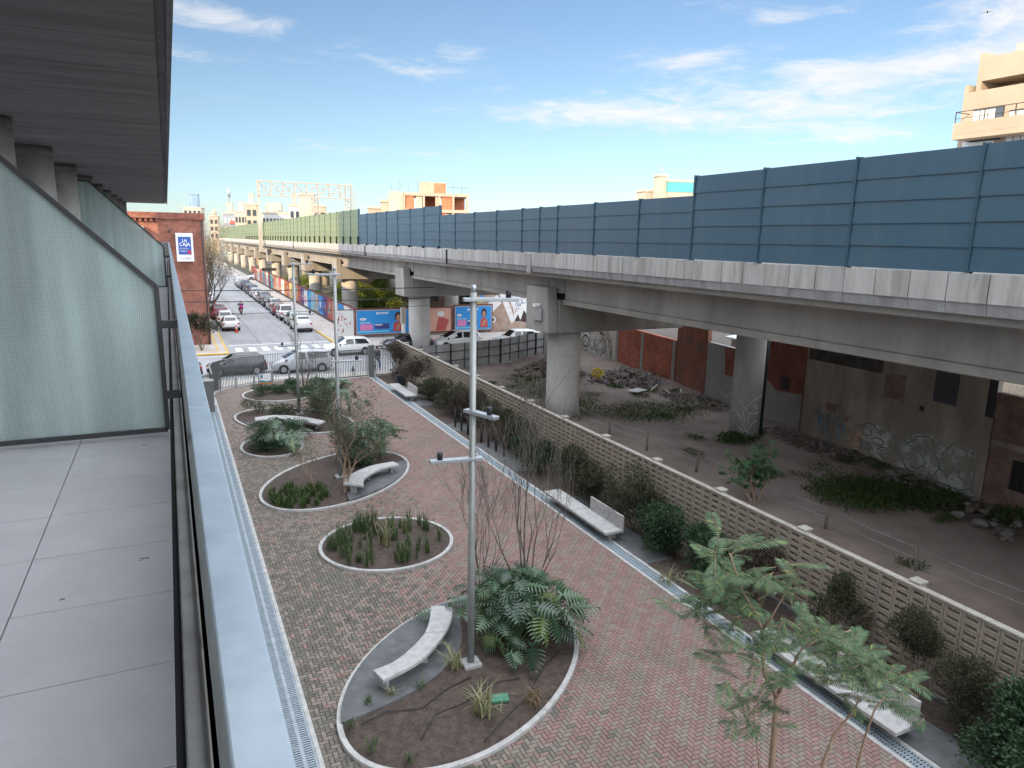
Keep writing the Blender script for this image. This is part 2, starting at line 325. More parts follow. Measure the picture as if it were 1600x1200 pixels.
M['plaster'] = mat('stained_plaster', (.19, .165, .145), (.40, .345, .285), rough=.95, scale=.9, stretch=(1, 1, .3), detail=10, spots=(.17, .15, .14), sscale=.6, samt=.75, lo=.3, hi=.7)
M['greyplaster'] = mat('grey_rough_plaster', (.22, .215, .205), (.33, .32, .30), rough=.95, scale=1.1, detail=10, spots=(.15, .14, .135), sscale=1.1, samt=.7)
M['paleplaster'] = mat('pale_plaster', (.40, .355, .28), (.52, .47, .39), rough=.9, scale=.8, stretch=(1, 1, .2), detail=9, spots=(.26, .23, .19), sscale=1, samt=.5)
M['cream'] = mat('cream_render', (.34, .275, .21), (.40, .325, .25), rough=.85, scale=.4)
M['cream2'] = mat('warm_white_render', (.37, .33, .28), (.43, .39, .33), rough=.85, scale=.4)
M['pwhite'] = mat('chalk_white_render', (.44, .43, .41), rough=.85)
M['towerblue'] = mat('blue_glass_tower', (.13, .21, .30), (.20, .29, .38), rough=.25, scale=.3, spec=.6)
M['winglass'] = mat('window_glass', (.03, .04, .05), rough=.08, spec=.7)
M['winlight'] = mat('curtained_glass', (.50, .52, .50), rough=.2, spec=.6)
M['carglass'] = mat('car_glass', (.012, .014, .016), rough=.06, spec=.8)
M['tyre'] = mat('tyre_rubber', (.018, .018, .018), rough=.85)
M['rim'] = mat('wheel_rim', (.35, .35, .36), rough=.35, metal=.7)
M['redlamp'] = mat('red_lamp', (.40, .02, .02), rough=.2, spec=.6)
M['clearlamp'] = mat('clear_lamp', (.60, .62, .64), rough=.15, spec=.7)
M['plate'] = mat('number_plate', (.70, .70, .68), rough=.5)
def paint(name, c): return mat(name, c, rough=.32, spec=.5, coat=.6)
P_WHITE = paint('car_white', (.74, .74, .73)); P_SILVER = paint('car_silver', (.42, .43, .45)); P_GREY = paint('car_grey', (.17, .175, .185)); P_DARK = paint('car_black', (.025, .027, .032))
P_RED = paint('car_maroon', (.16, .02, .025)); P_BLUE = paint('car_navy', (.03, .045, .09)); P_SAGE = paint('car_pale_green', (.38, .44, .40))
# ================= ground and streets =================
g = MB(); g.face([(-1500, -1500, -.06), (1500, -1500, -.06), (1500, 2500, -.06), (-1500, 2500, -.06)]); structure(g.build('ground', M['earth']))
# building lot under the viaduct: gently uneven dirt
nx, ny = 60, 150; xs = np.linspace(15.05, 33.5, nx); ys = np.linspace(-12, 57, ny); X, Y = np.meshgrid(xs, ys)
H = .05 * np.sin(X * 1.1 + .3 * Y) + .05 * np.sin(Y * .7) + RNG.normal(0, .012, X.shape) + .28 * np.exp(-((31.5 - X) / 2.2) ** 2) + .11
H[:, 0] = .01
V = np.stack([X, Y, H], -1).reshape(-1, 3); I = np.arange(nx * ny).reshape(ny, nx)
F = np.stack([I[:-1, :-1], I[:-1, 1:], I[1:, 1:], I[1:, :-1]], -1).reshape(-1, 4)
fy = np.interp(V[:, 0], [15.0, 20.2, 23.8, 28, 33.5], [49.9, 50.7, 51.85, 54.1, 57]); F = F[(V[F][:, :, 1] < fy[F]).all(1)]
structure(npmesh('lot_ground', V, F, M['dirt']))
g = MB(); g.face([(1.2, -10, -.03), (15.1, -10, -.03), (15.1, 51.5, -.03), (1.2, 51.5, -.03)]); structure(g.build('courtyard_base', M['pjoint']))
# herringbone pavers, every brick a small raised block
A_ = .1; gap = .006
X0, X1, Y0, Y1 = 2.03, 12.38, 6.0, 50.6
ii, jj = np.meshgrid(np.arange(-1, int((X1 - X0) / A_) + 1), np.arange(0, int((Y1 - Y0) / A_) + 1), indexing='ij'); ii = ii.ravel(); jj = jj.ravel()
t_ = (ii - jj) % 4; Hs = t_ == 0; Vs = t_ == 3
def paver(i, j, w, h):
    x0 = X0 + i * A_ + gap / 2; y0 = Y0 + j * A_ + gap / 2; x1 = np.minimum(x0 + w * A_ - gap, X1); y1 = np.minimum(y0 + h * A_ - gap, Y1)
    return np.maximum(x0, X0), x1, y0, y1
q = [np.concatenate(z) for z in zip(paver(ii[Hs], jj[Hs], 2, 1), paver(ii[Vs], jj[Vs], 1, 2))]
grp = np.concatenate([(ii[Hs] - jj[Hs]) // 4, (ii[Vs] - jj[Vs] + 1) // 4])
x0, x1, y0, y1 = q; cxx = (x0 + x1) / 2; cyy = (y0 + y1) / 2
# the paving ends on the curved line of the street fence
yl = np.interp(cxx, [2.0, 2.6, 3.6, 5, 7, 8.6, 9.5, 12.6], [48.0, 48.6, 49.4, 50.0, 50.4, 49.2, 49.3, 49.9])
# no bricks under the planting beds
BEDS = [(5.78, 14.13, 3.84, 2.41, math.atan2(.63, .78)), (5.87, 21.54, 2.2, 2.12, 0.), (5.8, 28.6, 3.92, 2.56, math.atan2(.70, .71)), (3.85, 34.3, 1.45, 1.85, 0.),
        (5.55, 38.9, 3.75, 2.3, math.atan2(-.78, .62)), (5.8, 45.9, 2.3, 2.2, 0.)]
keep = (x1 - x0 > .02) & (cyy < yl)
for bx, by, ba, bb, th in BEDS:
    u = (cxx - bx) * math.cos(th) + (cyy - by) * math.sin(th); w = -(cxx - bx) * math.sin(th) + (cyy - by) * math.cos(th)
    keep &= (u / (ba - .05)) ** 2 + (w / (bb - .05)) ** 2 > 1
x0, x1, y0, y1, grp = x0[keep], x1[keep], y0[keep], y1[keep], grp[keep]; n = len(x0)
pz = RNG.normal(0, .0012, n); c = .006
V = np.stack([np.stack([a, b, z], -1) for a, b, z in ((x0, y0, pz - .02), (x1, y0, pz - .02), (x1, y1, pz - .02), (x0, y1, pz - .02),
     (x0 + c, y0 + c, pz), (x1 - c, y0 + c, pz), (x1 - c, y1 - c, pz), (x0 + c, y1 - c, pz))], 1).reshape(-1, 3)
B = np.array([[4, 5, 6, 7], [0, 1, 5, 4], [1, 2, 6, 5], [2, 3, 7, 6], [3, 0, 4, 7]]); F = (np.arange(n)[:, None, None] * 8 + B[None]).reshape(-1, 4)
cx_ = (x0 + x1) / 2
pinkp = np.clip(.15 + (cx_ - 3.5) / 9, .15, .58); par = (grp % 2 == 0)
ismp = np.where(par, RNG.random(n) < pinkp * 1.5, RNG.random(n) < pinkp * .55)
cy_ = (y0 + y1) / 2; pm = np.clip(1.02 - (cx_ - 2.2) / 6.0, 0, .85) * np.interp(cy_, [6, 30, 42, 50], [1, .9, .25, .1]) * (.75 + .35 * np.sin(cx_ * .9 + 1) * np.sin(cy_ * .55))
imat = np.where(RNG.random(n) < pm, 2, np.where(ismp, 1, 0))
structure(npmesh('courtyard_paving', V, F, [M['greyp'], M['pink'], M['moss']], mi=np.repeat(imat, 5)))
g = MB()   # concrete strip and soil along the block wall
g.face([(12.93, 3, -.012), (14.9, 3, -.012), (14.9, 50, -.012), (12.93, 50, -.012)]); structure(g.build('border_soil', M['soil']))
g = MB()
for a, b in ((5.5, 12.2), (16.9, 22.9), (26.5, 31.2), (33.6, 35.2), (39.6, 45.2)): g.box(12.95, 14.0, a, b, -.02, .012)
structure(g.build('border_pavement', M['slab'], bevel=.01))
# streets
def sheet(name, pts, z, m): b = MB(); b.face([(p[0], p[1], z) for p in pts]); return structure(b.build(name, m))
sheet('cross_street', [(-60, 51.2), (120, 51.2), (120, 63.2), (-60, 63.2)], -.02, M['asphalt'])
sheet('street', [(4.0, 63.2), (13.4, 63.2), (13.4, 330), (4.0, 330)], -.02, M['asphalt'])
g = MB(); g.box(-60, 4.0, 63.2, 66.5, -.1, .11); g.box(-1.2, 4.0, 66.5, 330, -.1, .11); structure(g.build('corner_pavement', M['walk'], bevel=.02))
g = MB(); g.box(13.4, 16.6, 63.4, 330, -.1, .12); g.box(16.6, 120, 63.4, 68.6, -.1, .12); structure(g.build('far_pavement', M['walk'], bevel=.02))
sheet('fence_pavement', [(1.0, 48), (15.3, 48), (15.3, 51.9), (1.0, 51.9)], -.016, M['walk'])
g = MB()
g.box(3.86, 4.03, 63.2, 77, .0, .125); g.box(-20, 4.03, 63.03, 63.2, .0, .125); structure(g.build('yellow_kerb', M['yellow'], bevel=.015))
g = MB(); g.box(3.2, 3.34, 64.4, 76, .105, .114); g.box(-6, 3.34, 64.3, 64.42, .105, .1135); structure(g.build('pavement_line', M['yellow']))
g = MB(); g.box(13.38, 13.54, 63.4, 76, .0, .13); structure(g.build('pavement_kerb', M['yellow'], bevel=.015))
g = MB()
for k in range(8):
    x = 4.7 + k * 1.1; g.face([(x, 64.3, -.015), (x + .58, 64.3, -.015), (x + .58, 66.6, -.015), (x, 66.6, -.015)])
g.face([(4.3, 68.0, -.015), (13.2, 68.0, -.015), (13.2, 68.35, -.015), (4.3, 68.35, -.015)])
g.face([(-30, 62.3, -.015), (3.5, 62.3, -.015), (3.5, 62.5, -.015), (-30, 62.5, -.015)])
structure(g.build('road_marking', M['roadwhite']))
g = MB()
for k in range(14):
    y = 70 + k * 6.5; g.face([(4.1, y, -.016), (13.3, y, -.016), (13.3, y + .05, -.016), (4.1, y + .05, -.016)])
for x in (7.1, 10.3): g.face([(x, 68.5, -.0155), (x + .05, 68.5, -.0155), (x + .05, 170, -.0155), (x, 170, -.0155)])
structure(g.build('road_joint', mat('tar_joint', (.09, .09, .09))))

# ================= the apartment block that carries the balcony =================
apt = thing('apartment_building', 'grey concrete apartment block with the long tiled balcony and round columns', 'building', (-3, 20, 0))
apt.location = (0, 0, 0)
YE = 48.3
b = MB(); b.box(-24.05, -3.25, -40, 50.2, 0, 34); b.box(-3.25, -2.9, -40, YE, 0, 8.36); b.build('wall', M['facade'], apt)
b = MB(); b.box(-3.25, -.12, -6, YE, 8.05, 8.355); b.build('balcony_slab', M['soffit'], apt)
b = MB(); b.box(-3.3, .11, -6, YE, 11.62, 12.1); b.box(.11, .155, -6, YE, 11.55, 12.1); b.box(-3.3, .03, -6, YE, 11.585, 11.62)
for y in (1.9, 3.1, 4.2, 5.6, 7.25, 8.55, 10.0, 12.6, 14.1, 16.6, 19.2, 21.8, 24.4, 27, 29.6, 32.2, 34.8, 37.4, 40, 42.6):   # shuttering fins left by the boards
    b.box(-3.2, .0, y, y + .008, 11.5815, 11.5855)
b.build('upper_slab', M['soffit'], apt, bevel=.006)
for i in range(11):
    y = 4.6 + 4.23 * i
    c = MB(); c.cyl(-2.36, y, 8.36, 11.52, .42, 32); col = c.build('column', M['column'], apt)
    d = MB(); d.cyl(-2.36, y, 11.40, 11.58, .43, 32); d.build('column_shade_band', M['soffit'], col)  # dark ring paints the shadow under the soffit onto the column top
# floor tiles
b = MB()
xs_ = [-3.2, -2.60, -1.97, -1.34, -.71, -.085]
k = -2.5 - .6 * 6 + .05
yy = -2.06 - .6 * 3
rt = random.Random(3)
while yy < 47.9:
    for a, c_ in zip(xs_[:-1], xs_[1:]): b.box(a + .0035, c_ - .0035, yy + .0035, yy + .5965, 8.37, 8.40 + rt.uniform(-.0006, .0006))
    yy += .6
fl = b.build('floor_tiles', M['tile'], apt, bevel=.0015)
b = MB(); b.box(-3.2, -.085, -5, YE, 8.355, 8.372); b.box(-.085, -.06, -5, YE, 8.2, 8.372); b.build('tile_bed', M['joint'], apt)
b = MB(); b.box(-.06, .014, -5, YE, 8.02, 8.385); b.build('plinth', M['plinth'], apt, bevel=.006)
b = MB(); b.box(-.11, -.06, -5, YE, 8.04, 8.2); b.build('edge_strip', M['slab'], apt)
# balcony railing
rail = thing('balcony_railing', 'pale metal capped balcony railing with dark slatted panels', 'railing')
for y0_, y1_ in ((-4, 2.86), (2.866, 9.1), (9.106, 15.4), (15.406, 21.7), (21.706, 28), (28.006, 34.3), (34.306, 40.6), (40.606, 47.6)):
    b = MB(); b.box(.026, .1, y0_, y1_, 9.315, 9.35); b.build('cap', M['cap'], rail, bevel=.004, segs=2)
b = MB()
for i in range(11): b.box(.016, .05, -4, 47.5, 8.40 + i * .082, 8.40 + i * .082 + .022); b.build('slat_panel', M['slat'], rail)
for i in range(25):
    b = MB(); b.box(.052, .09, -3.5 + 2.1 * i, -3.44 + 2.1 * i, 8.1, 9.305); b.build('post', M['steel'], rail)
b = MB(); b.box(-2.9, .028, 47.55, 47.63, 9.31, 9.35); b.build('cap', M['cap'], rail, bevel=.004)
b = MB(); b.box(-2.9, .028, 47.57, 47.61, 8.4, 9.305); b.build('end_panel', M['slat'], rail)
# glass screens between the balconies
gm = bpy.data.materials.new('wired_glass'); gm.use_nodes = True; nt = gm.node_tree; N_ = nt.nodes; L_ = nt.links; bs = N_['Principled BSDF']
geo = N_.new('ShaderNodeNewGeometry'); sp = N_.new('ShaderNodeSeparateXYZ'); L_.new(geo.outputs['Position'], sp.inputs[0])
def mth(op, a, b_=None):
    n = N_.new('ShaderNodeMath'); n.operation = op
    for i, z in enumerate((a, b_)):
        if z is None: continue
        if isinstance(z, (int, float)): n.inputs[i].default_value = z
        else: L_.new(z, n.inputs[i])
    return n.outputs[0]
def tri(s, per): return mth('ABSOLUTE', mth('SUBTRACT', mth('FRACT', mth('DIVIDE', s, per)), .5))
gx = mth('GREATER_THAN', tri(sp.outputs[0], .0145), .40); gz = mth('GREATER_THAN', tri(sp.outputs[2], .0145), .40); gd = mth('MAXIMUM', gx, gz)
mx = N_.new('ShaderNodeMix'); mx.data_type = 'RGBA'; L_.new(gd, mx.inputs[0]); mx.inputs[6].default_value = (.80, .90, .87, 1); mx.inputs[7].default_value = (.42, .50, .48, 1)
mpn = N_.new('ShaderNodeMapping'); mpn.inputs['Scale'].default_value = (4, 4, .35); L_.new(geo.outputs['Position'], mpn.inputs[0]); gn = N_.new('ShaderNodeTexNoise'); gn.inputs['Scale'].default_value = 1.3; gn.inputs['Detail'].default_value = 5; L_.new(mpn.outputs[0], gn.inputs['Vector'])
gr_ = N_.new('ShaderNodeMapRange'); L_.new(gn.outputs[0], gr_.inputs[0]); gr_.inputs[1].default_value = .3; gr_.inputs[2].default_value = .7; gr_.inputs[3].default_value = .68; gr_.inputs[4].default_value = 1.08
mx0 = mx; mx = N_.new('ShaderNodeMix'); mx.data_type = 'RGBA'; mx.blend_type = 'MULTIPLY'; mx.inputs[0].default_value = 1; L_.new(mx0.outputs[2], mx.inputs[6]); L_.new(gr_.outputs[0], mx.inputs[7])
L_.new(mx.outputs[2], bs.inputs['Base Color']); bs.inputs['Roughness'].default_value = .3; bs.inputs['Specular IOR Level'].default_value = .5
tr_ = N_.new('ShaderNodeBsdfTranslucent'); L_.new(mx.outputs[2], tr_.inputs[0])
rf = N_.new('ShaderNodeBsdfRefraction'); rf.inputs['Roughness'].default_value = .22; rf.inputs['IOR'].default_value = 1.02; rf.inputs[0].default_value = (.86, .94, .92, 1)
m1 = N_.new('ShaderNodeMixShader'); m1.inputs[0].default_value = .45; L_.new(bs.outputs[0], m1.inputs[1]); L_.new(tr_.outputs[0], m1.inputs[2])
m2 = N_.new('ShaderNodeMixShader'); m2.inputs[0].default_value = .35; L_.new(m1.outputs[0], m2.inputs[1]); L_.new(rf.outputs[0], m2.inputs[2])
L_.new(m2.outputs[0], N_['Material Output'].inputs[0])
def screen(y, label):
    t = thing('privacy_screen', label, 'glass screen', (-.1, y, 8.43), 0, 'glass screens dividing the balcony')
    P_ = [(0, 0), (0, 1.13), (-1.7, 2.82), (-2.6, 2.82), (-2.6, 0)]
    b = MB(); n = len(P_); b.add([(p[0], -.006, p[1] + .02) for p in P_] + [(p[0], .006, p[1] + .02) for p in P_], [tuple(range(n)), tuple(range(2 * n - 1, n - 1, -1))] + [(i, n + i, n + (i + 1) % n, (i + 1) % n) for i in range(n)])
    b.build('pane', gm, t)
    b = MB()
    for i in range(n):
        p, q_ = P_[i], P_[(i + 1) % n]; b.bar((p[0], 0, p[1] + .02), (q_[0], 0, q_[1] + .02), .05, .034, up=(0, 1, 0) if False else (0, 0, 1))
    b.build('frame', M['steel'], t)
    for zb_ in (.30, .86): b = MB(); b.bar((0.01, 0, zb_), (.13, 0, zb_), .045, .06); b.build('bracket', M['steel'], t, bevel=.004)
    return t
screen(6.13, 'wired glass balcony screen with sloping dark frame standing on the nearest tiles')
screen(22.7, 'glass balcony screen rising among the round columns beyond the nearest one')

# ================= drains =================
def drain(name, label, xa, xb, y0_, y1_, cols, wid):
    t = thing(name, label, 'drain', ((xa + xb) / 2, y0_, 0)); o = t.location.copy(); t.location = (0, 0, 0)
    k = .1
    b = MB(); b.box(xa, xa + k, y0_, y1_, -.03, .012); b.build('inner_kerb', M['kerb'], t, bevel=.008)
    b = MB(); b.box(xb - k, xb, y0_, y1_, -.03, .012); b.build('outer_kerb', M['kerb'], t, bevel=.008)
    b = MB(); b.box(xa + k, xb - k, y0_, y1_, -.03, -.02); b.build('channel', M['slot'], t)
    b = MB(); w = xb - xa - 2 * k; y = y0_
    x0_ = xa + k + .004; x1_ = xb - k - .004
    cw = (x1_ - x0_) / cols
    while y < y1_ - .3:
        yb = min(y + .75, y1_) - .008
        for ci in range(cols + 1): cxp = x0_ + cw * ci; b.box(max(x0_, cxp - wid), min(x1_, cxp + wid), y, yb, -.018, .004)
        for ci in range(cols):
            s = y
            while s < yb - .02:
                b.box(x0_ + cw * ci + wid, x0_ + cw * (ci + 1) - wid, s, s + .034, -.018, .0035); s += .068
        y += .75
    b.build('grate', M['grate'], t)
    return t
drain('drain_channel', 'long steel grated drain channel at the foot of the balcony building', 1.36, 2.03, 6, 46.5, 2, .035)
drain('drain_channel', 'long steel grated drain channel beside the concrete benches and block wall', 12.38, 12.94, 4, 49.5, 3, .028)

# ================= viaduct =================
def dz(y): return -.0053 * (y - 10)
via = thing('railway_viaduct', 'long elevated concrete railway viaduct on round piers beyond the block wall', 'viaduct', (19.9, 34, 0)); via.location = (0, 0, 0)
YA, YB = -12, 290
ST = np.arange(YA, YB + 1, 9.44)
def runs(b, x0_, x1_, z0_, z1_, a=YA, c_=YB): b.box(x0_, x1_, a, c_, z0_, z1_, dz(a), dz(c_))
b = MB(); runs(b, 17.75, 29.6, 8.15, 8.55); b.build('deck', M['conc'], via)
b = MB(); y = YA; i = 0
rp = random.Random(5)
while y < YB:
    wd = 1.02
    o_ = rp.uniform(-.012, .012)
    b.box(17.5 + o_, 17.75, y + .014, y + wd - .014, 8.66, 9.36 + rp.uniform(-.008, .008), dz(y), dz(y + wd)); y += wd
b.build('parapet', M['para'], via)
b = MB(); runs(b, 17.62, 17.76, 8.4, 9.3); b.build('parapet_core', M['slab'], via)
b = MB(); y = YA
while y < YB:
    b.hexa([(17.56, y + .006, 8.36 + dz(y)), (17.75, y + .006, 8.36 + dz(y)), (17.75, y + 1.014, 8.36 + dz(y)), (17.56, y + 1.014, 8.36 + dz(y)),
            (17.52, y + .006, 8.655 + dz(y)), (17.75, y + .006, 8.655 + dz(y)), (17.75, y + 1.014, 8.655 + dz(y)), (17.52, y + 1.014, 8.655 + dz(y))]); y += 1.02
b.build('parapet_foot', M['paralow'], via)
b = MB(); runs(b, 29.4, 29.6, 8.5, 9.36); b.build('parapet', M['para'], via)
PY = [6.0, 34.7, 60.8, 88.2, 111.0, 131.8, 154.0, 177.0, 200, 223, 246, 270]
for gx0 in (18.85, 22.2, 25.6):
    b = MB(); pts = [YA] + PY + [YB]
    for a, c_ in zip(pts[:-1], pts[1:]):
        a2 = a + (1.75 if a in PY else 0); c2_ = c_ - (1.75 if c_ in PY else 0)
        runs(b, gx0, gx0 + .45, 6.95, 8.15, a2, c2_)                  # web
        runs(b, gx0 - .1, gx0 + .55, 6.68, 6.95, a2, c2_)            # bottom flange
        runs(b, gx0 - .05, gx0 + .5, 7.25, 8.15, a + .04, a2 - .003); runs(b, gx0 - .05, gx0 + .5, 7.25, 8.15, c2_ + .003, c_ - .04)   # notched ends
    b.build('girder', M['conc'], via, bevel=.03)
for i, y in enumerate(PY):
    d_ = dz(y)
    # shaft, with the marks of its shuttering rings
    b = MB(); b.tube([(19.9, y, -.3)] + [(19.9, y, k_) for k_ in (1.2, 2.4, 3.6)] + [(19.9, y, 5.1 + d_)], .95, 40)
    p = b.build('pier', M['pier'], via)
    b = MB()
    for k_ in (1.2, 2.4, 3.6): b.tube([(19.9, y, k_ - .008), (19.9, y, k_ + .008)], .953, 40, caps=False)
    b.build('formwork_line', M['conc'], p)
    b = MB(); b.box(18.75, 27.2, y - 1.32, y + 1.32, 5.1 + d_, 6.62 + d_); b.box(18.75, 19.9, y - 1.32, y + 1.32, 6.62 + d_, 6.9 + d_)
    b.hexa([(18.1, y - 1.32, 5.1 + d_), (18.75, y - 1.32, 5.1 + d_), (18.75, y + 1.32, 5.1 + d_), (18.1, y + 1.32, 5.1 + d_), (18.1, y - 1.1, 7.55 + d_), (18.72, y - 1.1, 7.55 + d_), (18.72, y + 1.32, 7.55 + d_), (18.1, y + 1.32, 7.55 + d_)])
    cp = b.build('pier_cap', M['conc'], p, bevel=.04)
    for gx0 in (18.85,):
        for s in (-.8, .8): b = MB(); b.box(gx0, gx0 + .45, y + s - .25, y + s + .25, 6.9 + d_, 7.24 + d_); b.build('bearing', M['black'], cp)
for i in range(8):
    y = 27.0 + 23.6 * i; xr = 26.4 if i == 0 else 28.0
    b = MB(); b.tube([(xr, y, -.3), (xr, y, 8.15 + dz(y))], .75, 32); p = b.build('rear_pier', M['pier'], via)
    if i < 2:
        b = MB(); b.tube([(xr + .95, y - .15, 0), (xr + .95, y - .15, 8.1)], .13, 10); b.build('downpipe', mat('dark_teal_pipe', (.02, .04, .05), rough=.5), p)
for y in (34.3, 47.2, 70.2, 115, 150):
    b = MB(); b.box(17.42, 17.498, y, y + (.42 if y < 40 else .1), 8.3 + dz(y), 9.3 + dz(y)); b.build('parapet_joint_plate', M['galv'] if y < 40 else M['black'], via)
b = MB(); b.box(17.98, 18.09, 34.0, 34.9, 5.6, 6.3); b.build('junction_box', M['galv'], via, bevel=.01)
b = MB(); b.box(17.75, 18.09, 34.3, 34.55, 6.35, 6.5); b.build('floodlight', M['white'], via, bevel=.01)
# loose white lines sprayed on the second pier
def on_cyl(cx_, cy_, r, pts, base):   # pts: (angle offset deg, z)
    return [(cx_ + r * math.cos(base + rad(a)), cy_ + r * math.sin(base + rad(a)), z) for a, z in pts]
bs_ = math.atan2(-27, -26.4)
b = MB()
for L in ([(-70, 2.35), (-45, 2.3), (-20, 2.1), (-5, 1.8), (-8, 1.5), (0, 1.2), (-2, .8)], [(65, 2.35), (40, 2.25), (15, 2.0), (0, 1.8), (5, 1.55), (18, 1.5)], [(55, 1.55), (35, 1.45), (20, 1.5), (10, 1.2), (18, .95)],
          [(-65, 1.55), (-40, 1.55), (-20, 1.35), (-8, 1.1)], [(-50, 1.0), (-45, 1.3), (-30, 1.4), (-18, 1.2)], [(60, 1.0), (45, 1.1), (30, .95), (22, .7), (10, .55), (2, .7)], [(10, .55), (20, .35), (8, .25)],
          [(-20, .75), (-8, .6), (0, .5), (8, .55)], [(40, 2.0), (50, 1.85), (40, 1.7), (28, 1.8), (40, 2.0)]):
    P3 = on_cyl(26.4, 27.0, .757, L, bs_); b.tube(P3, .022, 5)
b.build('painted_line', mat('white_spray', (.55, .55, .53), rough=.8), via)

# ================= acoustic barrier =================
bar_ = thing('noise_barrier', 'tall dark green acoustic barrier of ribbed panels along the viaduct edge', 'barrier', (17.65, 34, 9.3)); bar_.location = (0, 0, 0)
posts = [-9.9, -6.4, -2.9, .6, 4.1, 7.57, 11.07, 14.56, 18.05, 21.45, 24.85, 28.3, 31.73, 33.63, 35.72, 39.11, 42.55, 45.9, 49.0]
while posts[-1] < 285: posts.append(posts[-1] + 3.45)
def ztop(y): return 12.37 + dz(y) if y < 21.4 else (11.72 + dz(y) * 1.3 if y < 48.9 else (12.32 + dz(y) if y < 73 else 12.85 + dz(y)))
far_b = MB()
for i, (a, c_) in enumerate(zip(posts[:-1], posts[1:])):
    zt = ztop((a + c_) / 2); nb = 5 if zt - 9.36 - dz(a) > 2.55 else 4
    b = MB() if c_ < 190 else far_b
    zb = 9.38 + dz(a); hh = (zt - zb) / nb
    for k_ in range(nb):
        z0_ = zb + k_ * hh; z1_ = z0_ + hh
        b.hexa([(17.565, a + .02, z0_), (17.70, a + .02, z0_), (17.70, c_ - .02, z0_), (17.565, c_ - .02, z0_), (17.595, a + .02, z1_), (17.70, a + .02, z1_), (17.70, c_ - .02, z1_), (17.595, c_ - .02, z1_)])
    if c_ < 190: b.build('panel', M['barrier'] if a < 72 else M['sunlitgreen'], bar_)  # far stretch takes the copy with sunlight in its colour
o = far_b.build('panel', M['sunlitgreen'], bar_); o['kind'] = 'stuff'
far_b = MB()
for i, a in enumerate(posts):
    zt = max(ztop(a - .5), ztop(a + .5)) + .04; b = MB() if a < 190 else far_b
    b.box(17.545, 17.56, a - .04, a + .04, 9.3 + dz(a), zt); b.box(17.56, 17.7, a - .02, a + .02, 9.3 + dz(a), zt); b.box(17.7, 17.74, a - .06, a + .06, 9.3 + dz(a), zt)
    if a < 190: p = b.build('post', M['barrierpost'], bar_)
    if 48 < a < 190:
        s = MB(); hs = .18 if a < 73 else .85; s.box(17.42, 17.53, a - .06, a + .06, 9.32 + dz(a), 9.32 + hs + dz(a)); s.build('base_stub', M['black'], p)
    elif a < 48:
        s = MB(); s.box(17.49, 17.53, a - .09, a + .09, 9.345 + dz(a), 9.37 + dz(a)); s.build('base_plate', M['galv'], p)
o = far_b.build('post', M['barrierpost'], bar_); o['kind'] = 'stuff'

# signal gantry over the tracks
gan = thing('signal_gantry', 'pale lattice steel gantry spanning the railway above the barrier', 'gantry', (17.2, 152, 8))
gan.location = (0, 0, 0); PG = mat('gantry_paint', (.36, .34, .30), rough=.6)
b = MB(); b.box(16.5, 17.2, 151.7, 152.3, 6.3, 14.6); b.box(16.65, 17.05, 151.8, 152.2, 14.6, 20.1); b.build('leg', PG, gan)
b = MB()
xg = np.linspace(17.0, 35.2, 9)
for yy_ in (151.5, 152.5):
    for zz_ in (17.3, 20.0): b.bar((16.6, yy_, zz_), (35.4, yy_, zz_ - .05), .2, .2)
    for zz_ in (18.2, 19.1): b.bar((16.6, yy_, zz_), (35.4, yy_, zz_), .08, .08)
    for x_ in xg: b.bar((x_, yy_, 17.3), (x_, yy_, 20), .14, .14)
    for k_ in range(8):
        u, w = (20, 17.3) if k_ < 4 else (17.3, 20); b.bar((xg[k_], yy_, u), (xg[k_ + 1], yy_, w), .11, .11)
for x_ in xg:
    for zz_ in (17.3, 20): b.bar((x_, 151.5, zz_), (x_, 152.5, zz_), .1, .1)
b.build('truss', PG, gan)
for xl in (27.2, 34.0):
    b = MB()
    for dx in (0, 1.2):
        for dy in (-.5, .5): b.bar((xl + dx, 152 + dy, 9), (xl + dx, 152 + dy, 20.3 if xl > 30 else 17.3), .13, .13)
    for k_ in range(7):
        for dy in (-.5, .5): b.bar((xl, 152 + dy, 9 + 1.18 * k_), (xl + 1.2, 152 + dy, 9 + 1.18 * (k_ + 1)), .09, .09); b.bar((xl + 1.2, 152 + dy, 9 + 1.18 * k_), (xl, 152 + dy, 9 + 1.18 * (k_ + 1)), .09, .09)
    b.build('lattice_leg', PG, gan)
b = MB()
for x_ in (35.6, 36.2):
    for yy_ in (151.6, 152.4): b.bar((x_, yy_, 13), (x_, yy_, 19.2), .06, .06)
for k_ in range(6): b.bar((35.4, 151.6, 13.5 + k_), (36.2, 151.6, 13.5 + k_), .05, .05); b.bar((36.2, 151.6, 13.5 + k_), (36.2, 152.4, 13.5 + k_), .05, .05)
b.build('ladder_cage', PG, gan)

for i, (x, y, r, lb) in enumerate(((-.215, 3.72, .02, 'curled dry leaf lying near the plinth on the balcony tiles'), (-.53, 3.42, .009, 'tiny dark leaf scrap in the middle of a balcony tile'), (-.27, 5.86, .014, 'small brown leaf on the tile before the glass screen'))):
    b = MB(); k = 9; a_ = [(x + r * math.cos(t * .5), y + r * .7 * math.sin(t * .5), 8.403 + .003 * abs(math.sin(t))) for t in range(k)]; c_ = [(p[0] + .004, p[1] + .006, p[2] + .003) for p in a_]; b.ribbon(a_, c_); o = b.build('dry_leaf', M['bark']); tag(o, lb, 'leaf')
